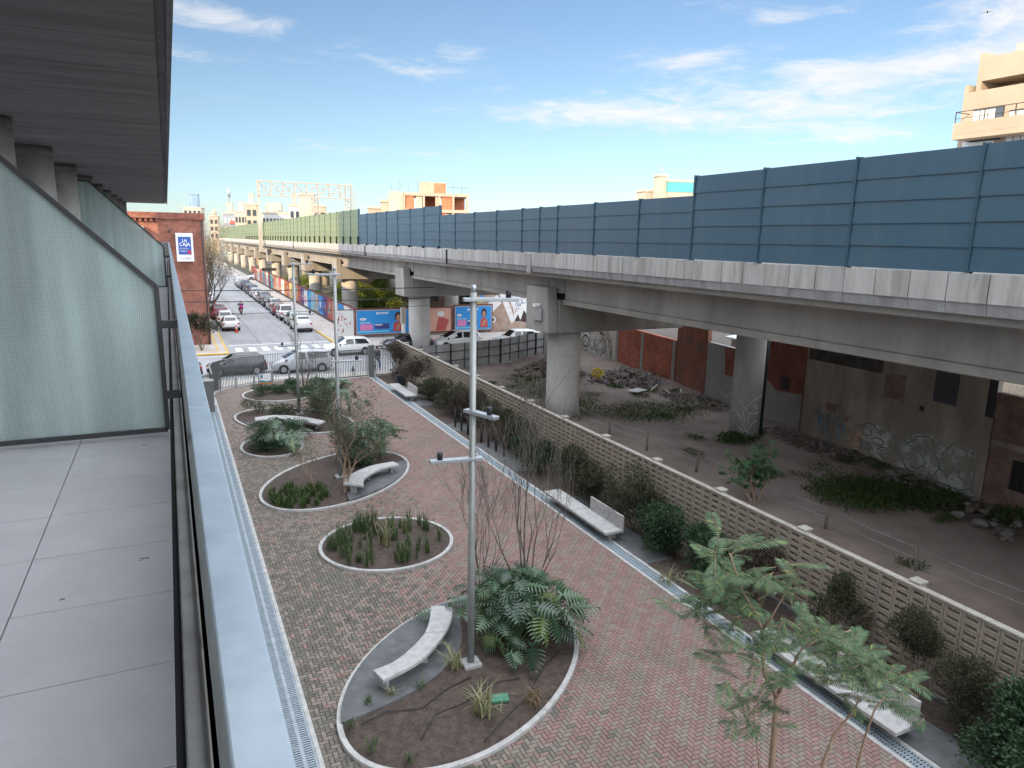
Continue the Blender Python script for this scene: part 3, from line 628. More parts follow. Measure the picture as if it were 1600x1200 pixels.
# ================= breeze-block wall =================
wall = thing('breeze_block_wall', 'long pale breeze-block screen wall with slotted openings behind the benches', 'wall', (14.98, 28, 0)); wall.location = (0, 0, 0)
WX0, WX1 = 14.9, 15.05; BWd, BHt = .40, .186; rows = 12
yB0, yB1 = 4.0, 51.2
ny_ = int((yB1 - yB0) / BWd)
bx = []
g_ = .006; e_ = .043
r_ = np.repeat(np.arange(rows), ny_); c_ = np.tile(np.arange(ny_), rows)
ya = yB0 + c_ * BWd + g_; yb = yB0 + (c_ + 1) * BWd - g_; za = .08 + r_ * BHt + g_ / 2; zb = .08 + (r_ + 1) * BHt - g_ / 2
def blk(ya, yb, za, zb, x0=WX0, x1=WX1):
    n = len(ya); X0_ = np.full(n, x0); X1_ = np.full(n, x1)
    return np.stack([np.stack([a, b, c], -1) for a, b, c in ((X0_, ya, za), (X1_, ya, za), (X1_, yb, za), (X0_, yb, za), (X0_, ya, zb), (X1_, ya, zb), (X1_, yb, zb), (X0_, yb, zb))], 1)
zm = (za + zb) / 2
parts = [blk(ya, yb, za, za + e_), blk(ya, yb, zb - e_, zb), blk(ya, ya + e_ * 1.2, za + e_, zb - e_), blk(yb - e_ * 1.2, yb, za + e_, zb - e_)]
V = np.concatenate(parts).reshape(-1, 3); n = len(V) // 8
HX = np.array([[3, 2, 1, 0], [4, 5, 6, 7], [0, 1, 5, 4], [1, 2, 6, 5], [2, 3, 7, 6], [3, 0, 4, 7]])
npmesh('blocks', V, (np.arange(n)[:, None, None] * 8 + HX[None]).reshape(-1, 4), M['block'], wall)
b = MB(); b.box(14.86, 15.1, yB0, yB1, -.1, .082); b.build('footing', M['slab'], wall)
TOPZ = .08 + rows * BHt
b = MB()
y = yB0
while y < yB1 - .1: b.box(14.885, 15.065, y, min(y + .996, yB1), TOPZ, TOPZ + .055); y += 1.0
b.build('coping', M['coping'], wall, bevel=.008)
for y in np.arange(6.3, 51, 3.3):
    b = MB(); b.box(15.06, 15.26, y - .12, y + .12, 0, TOPZ + .06); p = b.build('pilaster', M['block'], wall)
    b = MB(); b.box(14.98, 15.28, y - .15, y + .15, TOPZ + .062, TOPZ + .12); b.build('pilaster_cap', M['coping'], p, bevel=.01)
# ================= planting beds =================
def ell(bed, d=0., n=72):
    bx, by, a, b_, th = bed; out = []
    for i in range(n):
        t = 2 * PI * i / n; u, w = (a + d) * math.cos(t), (b_ + d) * math.sin(t); out.append((bx + u * math.cos(th) - w * math.sin(th), by + u * math.sin(th) + w * math.cos(th)))
    return out
def bed(bd, label, arc=None):
    t = thing('planting_bed', label, 'flower bed', (bd[0], bd[1], 0), 0, 'oval kerbed planting beds in the paving'); t.location = (0, 0, 0)
    b = MB(); b.sweep(ell(bd, -.06), [(-.06, -.05), (-.06, .075), (-.05, .085), (.05, .085), (.06, .075), (.06, -.05)], closed=True); b.build('kerb', M['kerb'], t)
    b = MB(); rings = [ell(bd, -.1), ell(bd, -bd[3] * .35), ell(bd, -bd[3] * .7)]; k = len(rings[0]); vs = []
    rb = random.Random(int(bd[1]))
    for r, z in zip(rings, (.035, .075, .10)): vs += [(p[0], p[1], z + rb.uniform(-.02, .02)) for p in r]
    vs.append((bd[0], bd[1], .11)); fs = []
    for ri in range(2):
        for i in range(k): fs.append((ri * k + i, ri * k + (i + 1) % k, (ri + 1) * k + (i + 1) % k, (ri + 1) * k + i))
    for i in range(k): fs.append((2 * k + i, 2 * k + (i + 1) % k, 3 * k))
    b.add(vs, fs, True); b.build('soil', M['soil'], t)
    if arc:   # concrete apron under a curved bench, one side cut by a curve
        t0, t1, ins = arc; bx, by, a, b_, th = bd; outer = []; inner = []
        for i in range(31):
            u = t0 + (t1 - t0) * i / 30; e = [(a - .1) * math.cos(u), (b_ - .1) * math.sin(u)]; outer.append((bx + e[0] * math.cos(th) - e[1] * math.sin(th), by + e[0] * math.sin(th) + e[1] * math.cos(th)))
        p0, p1 = Vector(outer[0]), Vector(outer[-1])
        cm_ = Vector((bx, by)); nrm = (cm_ - (p0 + p1) / 2).normalized()
        for i in range(31):
            s = i / 30; p = p0.lerp(p1, s) + nrm * ins * 4 * s * (1 - s); inner.append((p.x, p.y))
        b = MB(); k = 31; vs = [(p[0], p[1], .13) for p in outer] + [(p[0], p[1], .13) for p in inner] + [(p[0], p[1], -.02) for p in inner]
        b.add(vs, [(i, i + 1, k + i + 1, k + i) for i in range(k - 1)] + [(k + i, k + i + 1, 2 * k + i + 1, 2 * k + i) for i in range(k - 1)]); b.build('bench_apron', M['slab'], t)
    return t
bed(BEDS[0], 'nearest large oval bed with bare brown soil, a curved bench and big philodendrons', (rad(55), rad(147), 1.28))
bed(BEDS[1], 'smaller round bed filled with upright iris leaves between the two large ovals')
bed(BEDS[2], 'large oval bed of the spreading small-leaved tree with a worn curved bench', (rad(-127), rad(-40), .98))
bed(BEDS[3], 'little round bed with arching broad leaves close to the drain channel')
bed(BEDS[4], 'far oval bed with a slim white curved bench in front of dense shrubs', (rad(-116), rad(-42), .95))
bed(BEDS[5], 'farthest round bed of low dark groundcover before the street fence')
# ================= benches =================
def curved_bench(label, inner, outer, splits, h=.45, th_=.1):
    t = thing('curved_bench', label, 'bench', (0, 0, 0), 0, 'curved concrete benches in the oval beds')
    k = len(inner)
    def smooth(P):
        P = [Vector(p) for p in P]; out = []
        for i in range(len(P) - 1):
            a = P[max(i - 1, 0)]; b = P[i]; c = P[i + 1]; d = P[min(i + 2, len(P) - 1)]
            for s in np.linspace(0, 1, 9)[:-1]: out.append(.5 * ((2 * b) + (c - a) * s + (2 * a - 5 * b + 4 * c - d) * s * s + (3 * b - 3 * c + d - a) * s ** 3))
        out.append(P[-1]); return out
    A, B = smooth(inner), smooth(outer); n = len(A)
    cuts = [0] + [int(round(s * (n - 1))) for s in splits] + [n - 1]
    for u, w in zip(cuts[:-1], cuts[1:]):
        ia, ib = A[u:w + 1], B[u:w + 1]; m_ = len(ia)
        if u > 0: ia = list(ia); ib = list(ib); ia[0] = ia[0].lerp(ia[1], .06); ib[0] = ib[0].lerp(ib[1], .06)
        vs = [(p.x, p.y, h - th_) for p in ia] + [(p.x, p.y, h - th_) for p in ib] + [(p.x, p.y, h) for p in ia] + [(p.x, p.y, h) for p in ib]
        fs = []
        for i in range(m_ - 1): fs += [(2 * m_ + i, 2 * m_ + i + 1, 3 * m_ + i + 1, 3 * m_ + i), (i, m_ + i, m_ + i + 1, i + 1), (i, i + 1, 2 * m_ + i + 1, 2 * m_ + i), (m_ + i, 3 * m_ + i, 3 * m_ + i + 1, m_ + i + 1)]
        fs += [(0, 2 * m_, 3 * m_, m_), (m_ - 1, 2 * m_ - 1, 4 * m_ - 1, 3 * m_ - 1)]
        b = MB(); b.add(vs, fs); b.build('seat', M['bench'], t, bevel=.018, segs=2)
    for s in (.08, .38, .62, .92):
        i = int(s * (n - 1)); m_ = (A[i] + B[i]) / 2; d = (B[i] - A[i]); d.normalize()
        b = MB(); b.bar((m_.x - d.x * .13, m_.y - d.y * .13, h * .56), (m_.x + d.x * .13, m_.y + d.y * .13, h * .56), .09, h * .82 - .02 + .0); b.build('leg', M['benchleg'], t, bevel=.008)
    return t
curved_bench('broad curved white bench in the nearest oval bed, by the bare soil', [(3.47, 14.12), (4.06, 14.28), (4.88, 14.95), (5.3, 15.6), (5.58, 16.28)], [(3.58, 13.66), (4.57, 14.06), (5.36, 14.78), (5.82, 15.4), (6.1, 16.05)], [.55], h=.5)
curved_bench('weathered curved bench strewn with fallen twigs beside the middle lamp post', [(6.22, 26.0), (6.35, 26.6), (6.75, 27.2), (7.4, 27.75), (8.22, 28.0)], [(5.52, 26.5), (5.8, 27.15), (6.3, 27.75), (7.1, 28.3), (8.1, 28.5)], [.5], h=.5)
curved_bench('slim white curved bench in the farther oval bed behind the broad leaves', [(3.45, 37.8), (4.3, 37.9), (5.0, 37.5), (5.7, 36.8), (6.3, 35.9)], [(3.5, 38.45), (4.5, 38.6), (5.4, 38.1), (6.1, 37.4), (6.8, 36.4)], [.5], h=.5)
def straight_bench(y0_, y1_, back, label):
    t = thing('slab_bench', label, 'bench', (12.9, (y0_ + y1_) / 2, 0), 0, 'straight concrete benches along the block wall'); t.location = (0, 0, 0)
    half = (y0_ + y1_) / 2
    for a, c in ((y0_, half - .006), (half + .006, y1_)):
        b = MB(); b.box(12.52, 13.2, a, c, .30, .40); b.build('seat', M['bench'], t, bevel=.012, segs=2)
    b = MB(); b.box(13.21, 13.29, back[0], back[1], .26, .86); b.build('backrest', M['bench'], t, bevel=.012, segs=2)
    for y in (y0_ + .35, half - .5, half + .5, y1_ - .35):
        b = MB(); b.box(12.86, 13.14, y - .06, y + .06, -.02, .3); b.build('leg', M['benchleg'], t, bevel=.008)
    return t
straight_bench(18.65, 23.0, (18.7, 20.75), 'straight concrete bench with a half-length backrest before the dark wall shrubs')
straight_bench(7.95, 12.0, (8.0, 10.0), 'straight concrete bench mostly hidden beneath the feathery foreground trees'.replace('foreground ', ''))
straight_bench(41.0, 44.9, (41.05, 42.9), 'distant white straight bench with backrest near the street gate')
# ================= lamp posts =================
def lamp(x, y, h, arms, label):
    t = thing('lamp_post', label, 'lamp post', (x, y, .1), 0, 'slender steel lamp posts in the beds')
    b = MB(); b.tube([(0, 0, 0), (0, 0, h * .33), (0, 0, h * .335), (0, 0, h)], [.085, .085, .075, .07], 20); b.build('pole', M['polesteel'], t)
    b = MB(); b.cyl(0, 0, h, h + .16, .055, 16); b.build('pole_cap', M['galv'], t)
    b = MB(); b.box(-.22, .22, -.2, .2, -.12, .1); b.build('base_block', M['benchleg'], t, bevel=.02)
    for z, ang, ln in arms:
        a = rad(ang); d = Vector((math.cos(a), math.sin(a), 0)); q = Vector((-d.y, d.x, 0))
        b = MB(); s0 = d * -.22; s1 = d * ln
        b.bar((s0.x, s0.y, z), (s1.x, s1.y, z), .17, .075); ar = b.build('arm', M['galv'], t, bevel=.006)
        c = d * (ln - .22); b = MB(); b.cyl(c.x, c.y, z + .04, z + .2, .06, 14); b.build('spotlight', M['black'], ar)
    return t
lamp(5.77, 13.97, 8.75, ((8.6, -12, .98), (6.15, -70, .75), (5.08, 172, .95)), 'tall steel lamp post with three flat arms standing in the nearest oval bed')
lamp(5.82, 28.39, 8.5, ((8.35, 172, 1.0), (4.9, -8, 1.0)), 'second steel lamp post, beside the weathered curved bench')
lamp(6.0, 39.89, 8.4, ((8.3, 12, 1.0), (5.6, -8, 1.0), (3.9, 190, 1.0)), 'third and farthest lamp post rising from the shrubs of the far oval bed')
# ================= street fence, gate, information board =================
FP = [(1.78, 43.9), (1.78, 46.6), (1.95, 47.7), (2.5, 48.6), (3.4, 49.2), (4.8, 49.8), (6.4, 50.2), (7.7, 50.2), (8.55, 49.3)]
def resample(P, step):
    P = [Vector(p) for p in P]; out = [P[0]]; acc = 0
    for a, b in zip(P[:-1], P[1:]):
        L = (b - a).length; s = step - acc
        while s <= L: out.append(a.lerp(b, s / L)); s += step
        acc = L - (s - step)
    return out
fen = thing('street_fence', 'grey flat-bar steel fence curving round the end of the courtyard', 'fence', (5, 49.8, 0)); fen.location = (0, 0, 0)
FG = mat('fence_paint', (.13, .133, .13), rough=.5)
b = MB(); RS = resample(FP, .115)
for i, p in enumerate(RS):
    q = RS[min(i + 1, len(RS) - 1)] - RS[max(i - 1, 0)]; q.normalize(); nn = Vector((-q.y, q.x))
    b.bar((p.x - nn.x * .03, p.y - nn.y * .03, 1.0), (p.x + nn.x * .03, p.y + nn.y * .03, 1.0), .012, 1.88)
b.build('bars', FG, fen)
b = MB(); b.sweep(FP, [(-.035, 1.93), (-.035, 1.965), (.035, 1.965), (.035, 1.93)]); b.sweep(FP, [(-.02, .1), (-.02, .13), (.02, .13), (.02, .1)]); b.build('rail', M['polesteel'], fen)
b = MB(); b.sweep(FP, [(-.16, -.05), (-.16, .07), (.16, .07), (.16, -.05)]); b.build('kerb', M['kerb'], fen)
for s in (14, 26, 38, 49, 60, 70):
    p = RS[min(s + 14, len(RS) - 1)]; b = MB(); b.box(p.x - .05, p.x + .05, p.y - .28, p.y - .14, 0, .72); b.build('short_post', M['polesteel'], fen, bevel=.008)
def gate(name, label, a, b_, h):
    t = thing(name, label, 'gate'); a = Vector(a); b_ = Vector(b_); d = (b_ - a).normalized()
    m = MB()
    for p in (a, b_): m.bar((p.x, p.y, .06), (p.x, p.y, h), .07, .07)
    m.bar((a.x, a.y, h), (b_.x, b_.y, h), .06, .07); m.bar((a.x, a.y, .1), (b_.x, b_.y, .1), .06, .08); m.build('gate_frame', FG, t)
    m = MB(); L = (b_ - a).length; k = int(L / .12)
    for i in range(1, k): p = a + d * (L * i / k); m.bar((p.x, p.y, .12), (p.x, p.y, h), .014, .04)
    m.build('bars', FG, t)
    return t
gate('sliding_gate', 'wide grey barred vehicle gate in the street fence', (8.65, 49.35), (12.3, 49.65), 2.0)
gate('side_gate', 'narrow grey barred gate between the thick post and the block wall', (12.95, 49.7), (14.8, 49.8), 2.0)
t = thing('gate_post', 'thick square grey steel post between the two gates', 'post', (12.62, 49.68, 0))
b = MB(); b.box(-.2, .2, -.16, .16, 0, 2.25); b.build('shaft', FG, t, bevel=.01); b = MB(); b.box(-.22, .22, -.18, .18, 2.252, 2.28); b.build('cap', FG, t)
t = thing('fence_cabinet', 'grey metal meter cabinet at the near end of the curved fence', 'cabinet', (1.45, 42.9, 0))
b = MB(); b.box(-.33, .33, -.3, .3, 0, 1.75); b.build('body', FG, t, bevel=.01); b = MB(); b.box(-.36, .36, -.33, .33, 1.752, 1.79); b.build('lid', M['polesteel'], t); b = MB(); b.box(.28, .3, -.315, -.302, .9, .98); b.build('lock', M['galv'], t)
t = thing('information_board', 'small upright notice board with green and orange wave design by the fence', 'sign', (5.15, 47.9, 0))
for s in (-.42, .42): b = MB(); b.box(s - .04, s + .04, -.03, .03, 0, 1.15); b.build('post', M['polesteel'], t)
b = MB(); b.box(-.375, .375, -.012, .012, .30, 1.02); b.build('panel', M['white'], t)
b = MB(); b.face([(-.37, -.0135, .31), (.37, -.0135, .31), (.37, -.0135, .45), (.1, -.0135, .40), (-.37, -.0135, .46)]); b.build('orange_wave', mat('orange_print', (.62, .16, .03)), t)
b = MB(); b.face([(-.37, -.0145, .47), (.1, -.0145, .41), (.37, -.0145, .46), (.37, -.0145, .56), (.1, -.0145, .50), (-.1, -.0145, .56), (-.37, -.0145, .60)]); b.build('green_wave', mat('teal_print', (.01, .24, .22)), t)
b = MB(); b.face([(-.30, -.0135, .72), (-.16, -.0135, .72), (-.16, -.0135, .96), (-.30, -.0135, .96)]); b.build('logo_patch', mat('blue_print', (.10, .22, .40)), t)
# dark steel bicycle posts and planter
for k in range(8):
    b = MB(); b.tube([(0, 0, -.02), (0, 0, 1.05)], .055, 10); b.tube([(0, 0, 1.05), (0, 0, 1.09)], [.062, .05], 10)
    o = b.build('bollard', M['black'], None, loc=(13.25 + .03 * k, 34.5 - .82 * k, 0)); tag(o, 'black steel bollard in the short row between shrubs and drain', 'bollard', 'black bollards by the block wall')
t = thing('planter_pot', 'dark square planter box against the block wall beyond the far bench', 'planter', (13.75, 46.3, 0))
b = MB(); b.add([(-.26, -.26, 0), (.26, -.26, 0), (.26, .26, 0), (-.26, .26, 0), (-.32, -.32, .7), (.32, -.32, .7), (.32, .32, .7), (-.32, .32, .7)], [(0, 1, 5, 4), (1, 2, 6, 5), (2, 3, 7, 6), (3, 0, 4, 7), (3, 2, 1, 0)]); b.build('box', M['pot'], t)
b = MB(); b.face([(-.3, -.3, .62), (.3, -.3, .62), (.3, .3, .62), (-.3, .3, .62)]); b.build('soil', M['soil'], t)
# small things in the nearest bed
t = thing('valve_cover', 'green plastic valve box lid lying on the bare soil', 'lid', (5.85, 12.55, .13), rad(-15))
b = MB(); b.box(-.22, .22, -.13, .13, -.05, .02); b.build('lid', mat('green_plastic', (.05, .19, .11), rough=.45), t, bevel=.012); b = MB(); b.box(-.16, .16, -.015, .015, .0205, .026); b.build('rib', mat('green_plastic_rib', (.07, .24, .15), rough=.45), t)
for i, (P_, lb) in enumerate((([(2.9, 12.9), (3.5, 13.1), (4.2, 12.9), (4.9, 13.3), (5.6, 13.5)], 'thin black drip hose snaking past the curved bench foot'), ([(3.9, 12.0), (4.4, 12.6), (5.1, 12.7), (5.9, 13.1), (6.6, 13.0)], 'thin black drip hose crossing the middle of the bare soil'), ([(5.0, 11.4), (5.7, 11.9), (6.4, 12.3), (7.3, 13.2), (8.0, 13.6)], 'thin black drip hose along the outer kerb of the near bed'))):
    b = MB(); b.tube([(p[0], p[1], .125) for p in P_], .011, 6); o = b.build('drip_hose', M['black']); tag(o, lb, 'hose')
# ================= site fence, wire fence posts in the lot =================
sf = thing('site_fence', 'grey corrugated sheet fence on dark posts closing the empty lot', 'fence', (20, 43, 0)); sf.location = (0, 0, 0)
SP = [(15.2, 49.8), (20.2, 50.6), (23.8, 51.75), (28, 54.0), (32.6, 56.4)]
SG = mat('faded_sheet', (.22, .225, .22), (.33, .33, .32), rough=.7, scale=.9, spots=(.17, .17, .17), sscale=2, samt=.5, bump=.4, bscale=2.5)
R2 = resample(SP, 1.25)
for a, c in zip(R2[:-1], R2[1:]):
    b = MB(); b.bar((a.x, a.y, 1.0), (c.x, c.y, 1.0), .02, 1.95); b.build('sheet', SG, sf)
for i, a in enumerate(R2):
    w = .1 if i % 4 == 3 else .05; b = MB(); b.bar((a.x + .04, a.y - .06, 0), (a.x + .04, a.y - .06, 2.02), w, w); b.build('post', M['black'], sf)
b = MB()
for z in (.7, 1.4):
    b = MB()
    for a, c in zip(R2[:-1], R2[1:]): b.bar((a.x + .03, a.y - .05, z), (c.x + .03, c.y - .05, z), .03, .045)
    b.build('rail', M['black'], sf)
wf = thing('wire_fence', 'low wire fence on leaning timber posts along the dirt track', 'fence', (20.1, 22, 0)); wf.location = (0, 0, 0)
WPs = [(19.95, 36.5), (19.95, 32.9), (19.98, 29.8), (20.2, 26.9), (20.3, 23.4), (20.3, 20.0), (20.35, 16.5), (20.2, 12.9), (20.2, 9.5)]
rw = random.Random(4)
tops = []
for x, y in WPs:
    dx, dy = rw.uniform(-.08, .08), rw.uniform(-.12, .12); b = MB(); b.tube([(x, y, -.1), (x + dx, y + dy, .95)], [.06, .05], 8); b.build('post', M['greybark'], wf); tops.append(Vector((x + dx, y + dy, .9)))
b = MB()
for a, c in zip(tops[:-1], tops[1:]):
    for z in (0, -.35): m_ = (a + c) / 2 + Vector((0, 0, z - .05)); b.tube([a + Vector((0, 0, z)), m_, c + Vector((0, 0, z))], .008, 4)
b.build('wire', M['galv'], wf)
# ================= old party walls closing the lot =================
def wx(y): return 28.35 + .118 * (y - 16)
def lotwall(name, label, y0_, y1_, h0, h1, m, th_=.3, extra=None, zbase=-.2):
    t = thing(name, label, 'wall', (wx((y0_ + y1_) / 2), (y0_ + y1_) / 2, 0)); t.location = (0, 0, 0)
    b = MB(); a0, a1 = wx(y0_), wx(y1_)
    b.hexa([(a0, y0_, zbase), (a0 + th_, y0_, zbase), (a1 + th_, y1_, zbase), (a1, y1_, zbase), (a0, y0_, h0), (a0 + th_, y0_, h0), (a1 + th_, y1_, h1), (a1, y1_, h1)]); b.build('masonry', m, t)
    return t
def onwall(y, z, d=.006): return (wx(y) - d, y, z)
def patch(t, name, pts, m, d=.006):
    b = MB(); k = len(pts); b.add([onwall(y, z, d) for y, z in pts], [list(range(k))]); return b.build(name, m, t)
def stroke(b, pts, w, d=.012):   # flat painted line on the party wall
    P = [Vector(p) for p in pts]; L = []; Rr = []
    for i, p in enumerate(P):
        q = (P[min(i + 1, len(P) - 1)] - P[max(i - 1, 0)]).normalized(); nn = Vector((-q.y, q.x)) * w / 2; L.append(onwall(p.x + nn.x, p.y + nn.y, d)); Rr.append(onwall(p.x - nn.x, p.y - nn.y, d))
    b.ribbon(L, Rr)
def arcpts(cy, cz, ry, rz_, a0, a1, n=12): return [(cy + ry * math.cos(rad(a0 + (a1 - a0) * i / n)), cz + rz_ * math.sin(rad(a0 + (a1 - a0) * i / n))) for i in range(n + 1)]
G_W = mat('graffiti_pale', (.36, .37, .345), (.50, .50, .465), rough=.8, scale=3, wear=.22); G_T = mat('graffiti_teal', (.06, .15, .135), rough=.8, wear=.14); G_D = mat('graffiti_dark', (.035, .035, .045), rough=.8, wear=.14); G_B = mat('graffiti_blue', (.20, .31, .38), rough=.8, wear=.2)
G_R = mat('graffiti_rust', (.18, .085, .065), (.27, .145, .11), rough=.85, scale=3, wear=.05); G_P = mat('graffiti_peach', (.40, .27, .19), (.48, .36, .27), rough=.85, scale=2, wear=.08); G_O = mat('graffiti_ochre', (.36, .26, .08), rough=.85)
w1 = lotwall('brick_wall', 'dark eroded brick wall with a barred opening and razor wire on top', -6, 15.95, 4.55, 4.55, M['brickdark'])
b = MB()
for k in range(70):
    y = 3 + k * .18; b.tube([(wx(y) + .15 + .18 * math.cos(a * .9), y + a * .03, 4.72 + .2 * math.sin(a * .9)) for a in range(8)], .008, 3, caps=False)
b.build('razor_wire', M['galv'], w1)
patch(w1, 'barred_opening', [(12.9, 1.0), (15.0, 1.0), (15.0, 2.15), (12.9, 2.15)], M['black'], .01)
b = MB()
for k in range(9): b.bar(onwall(13.0 + k * .24, 1.0, .04), onwall(13.0 + k * .24, 2.15, .04), .025, .025)
b.build('window_bars', M['steel'], w1)
patch(w1, 'old_ledge', [(8, 2.5), (15.9, 2.5), (15.9, 2.72), (8, 2.72)], M['plaster'], .05)
w2 = lotwall('plaster_wall', 'tall stained brown plaster wall covered with pale graffiti letters', 16.0, 26.2, 5.6, 5.6, M['plaster'])
wedge = []
patch(w2, 'dark_recess', [(16.0, 3.5), (16.35, 3.5), (16.35, 5.5), (16.0, 5.5)], M['black'])
patch(w2, 'bricked_up_window', [(17.6, 3.6), (18.7, 3.6), (18.7, 4.9), (17.6, 4.9)], mat('slate_shutter', (.045, .05, .065), rough=.6))
patch(w2, 'brick_patch', [(20.1, 3.25), (21.2, 3.2), (21.2, 4.3), (20.1, 4.4)], M['brickdark'])
patch(w2, 'vent_hole', arcpts(19.15, 3.15, .13, .13, 0, 340, 10), M['black'])
patch(w2, 'dark_lintel', [(21.4, 4.25), (26.1, 4.15), (26.1, 5.1), (21.4, 5.2)], mat('tar_stain', (.04, .038, .036), (.09, .08, .07), rough=.9, scale=2))
# graffiti: big pale letter shapes with dark teal outlines, a second tag and a blue one
gr = thing('graffiti_piece', 'big pale bubble-letter graffiti with teal outlines low on the plaster wall', 'graffiti', onwall(18, 1.2)); gr.location = (0, 0, 0)
patch(gr, 'ground_colour', [(16.3, .15), (19.6, .1), (20.2, .5), (20.0, 1.7), (18.8, 2.15), (17.4, 2.1), (16.3, 2.0)], G_W, .006)
b = MB()
for L in ([(19.7, 1.35), (19.2, 1.9), (18.6, 2.05), (18.3, 1.7), (18.9, 1.45), (19.5, 1.4)], [(19.4, 1.3), (18.9, 1.2), (18.6, .9), (18.9, .55), (19.3, .5)], [(18.4, 1.95), (18.2, 1.3), (17.9, .9), (18.1, .6)], arcpts(17.75, 1.05, .32, .26, 30, 330), [(17.5, 2.05), (17.9, 1.5), (17.3, 1.2), (17.6, .5)],
          [(17.2, 2.0), (16.6, 1.9), (16.5, 1.3), (17.0, 1.15), (17.1, .8), (16.5, .6)], [(16.4, 1.9), (16.4, .5), (16.9, .25), (18.6, .3), (19.5, .35), (20.0, .9)], [(18.7, .35), (18.3, .1), (17.9, .3)]): stroke(b, L, .07)
b.build('outline', G_T, gr)
patch(gr, 'drip_stain', [(18.9, .0), (19.9, -.02), (20.0, .3), (19.3, .35), (18.9, .3)], G_R, .009); patch(gr, 'ochre_base', [(16.1, -.12), (18.2, -.1), (18.2, .06), (16.1, .1)], G_O, .009)
g2 = thing('graffiti_piece', 'sketchy black and white graffiti of swirls beside the bubble letters', 'graffiti', onwall(21, 1.4)); g2.location = (0, 0, 0)
patch(g2, 'ground_colour', [(20.1, .35), (20.9, .3), (22.4, .55), (22.5, 1.6), (21.6, 1.9), (20.2, 1.7)], G_W, .006)
b = MB()
for L in (arcpts(21.9, 1.4, .3, .2, 0, 330), arcpts(21.2, 1.1, .35, .16, 0, 340), arcpts(20.8, .7, .32, .22, 0, 340), arcpts(20.8, .7, .16, .1, 0, 340), [(22.4, 1.55), (21.7, 1.85), (21.2, 1.6), (20.6, 1.75)], [(22.3, 1.0), (22.0, .8), (21.6, .95), (21.4, .6)], [(20.4, 1.6), (20.2, 1.3), (20.5, 1.1), (20.3, .9)]): stroke(b, L, .05)
b.build('outline', G_D, g2)
g3 = thing('graffiti_piece', 'blue striped graffiti tag with a rusty halo on the brown plaster', 'graffiti', onwall(24.5, 1.4)); g3.location = (0, 0, 0)
patch(g3, 'rust_halo', arcpts(24.0, 1.35, 1.25, .95, -10, 200, 14), G_R, .006)
patch(g3, 'peach_panel', [(21.95, .35), (23.0, .3), (23.1, 1.75), (22.1, 1.6)], G_P, .008)
b = MB()
for L in ([(25.2, 1.6), (25.0, 1.35), (24.85, .8)], [(24.85, 1.65), (24.75, 1.0), (24.7, .55)], [(24.5, 1.7), (24.45, 1.1), (24.4, .6)], [(24.15, .6), (24.15, 1.55), (23.7, 1.6), (23.2, 1.2)], [(23.55, .65), (23.6, 1.35)], [(23.25, 1.2), (23.3, .8)], arcpts(25.15, 1.45, .25, .15, 0, 200)): stroke(b, L, .16)
b.build('blue_stroke', G_B, g3)
b = MB()
for L in ([(25.1, 1.6), (24.95, 1.2), (24.78, .75)], [(24.66, 1.65), (24.58, 1.0), (24.52, .55)], [(24.3, 1.7), (24.25, .9), (24.25, .6)], [(23.95, .6), (23.95, 1.42), (23.7, 1.45), (23.3, 1.1)]): stroke(b, L, .045, .016)
b.build('outline', G_D, g3)
w3 = lotwall('brick_wall', 'dull red brick wall with a tiny barred window above grey render', 26.25, 31.6, 4.9, 4.4, brick_mat('dull_red_brick', (.21, .06, .045), (.27, .085, .06), (.17, .11, .09), axes='yz'))
patch(w3, 'render_skirt', [(26.3, -.1), (31.5, -.1), (31.5, 2.4), (29.5, 2.7), (28.3, 2.0), (26.3, 2.2)], M['greyplaster'], .012)
patch(w3, 'barred_window', [(27.3, 2.2), (28.0, 2.2), (28.0, 2.9), (27.3, 2.9)], M['black'], .02)
w4 = lotwall('plaster_wall', 'grey blotched plaster wall with faint white scrawl between brick walls', 31.65, 35.0, 3.75, 3.75, M['greyplaster'])
patch(w4, 'brick_field', [(31.7, 2.0), (33.0, 2.0), (33.2, 3.7), (31.7, 3.7)], brick_mat('dull_red_brick_field', (.24, .065, .05), (.30, .09, .065), (.17, .11, .09), axes='yz'), .012)
b = MB()
for L in (arcpts(33.8, 1.2, .5, .35, 0, 300), [(34.5, 1.6), (34.1, .8), (33.6, 1.5), (33.2, .7)], arcpts(32.8, 1.0, .4, .3, 40, 340)): stroke(b, L, .09)
b.build('white_scrawl', G_W, w4)
w5 = lotwall('brick_wall', 'tall red brick pier of wall topped with broken bricks', 35.05, 38.6, 5.2, 5.2, brick_mat('weathered_red_brick', (.27, .075, .05), (.34, .105, .07), (.20, .13, .10), axes='yz', spots=(.12, .10, .085), samt=.6))
w6 = lotwall('brick_wall', 'orange hollow-brick infill wall in grey concrete frames', 38.65, 47.6, 3.3, 3.3, M['tilebrick'])
for y in (38.7, 43.1, 47.2): patch(w6, 'concrete_stud', [(y, -.1), (y + .4, -.1), (y + .4, 3.3), (y, 3.3)], M['greyplaster'], .03)
patch(w6, 'concrete_sill', [(39.1, -.1), (43.1, -.1), (43.1, .25), (39.1, .3)], M['greyplaster'], .032); patch(w6, 'concrete_sill', [(43.5, -.1), (47.2, -.1), (47.2, .3), (43.5, .25)], M['greyplaster'], .032)
w7 = lotwall('plaster_wall', 'pale streaked plaster wall with green and white graffiti behind the pier', 47.65, 56.5, 4.8, 5.0, M['paleplaster'])
patch(w7, 'white_ground', [(48.6, .2), (55, .3), (55, 1.9), (52, 2.2), (50, 1.7), (48.6, 1.9)], mat('graffiti_white', (.45, .45, .42), (.60, .60, .57), rough=.8, scale=2, wear=.25), .006)
b = MB()
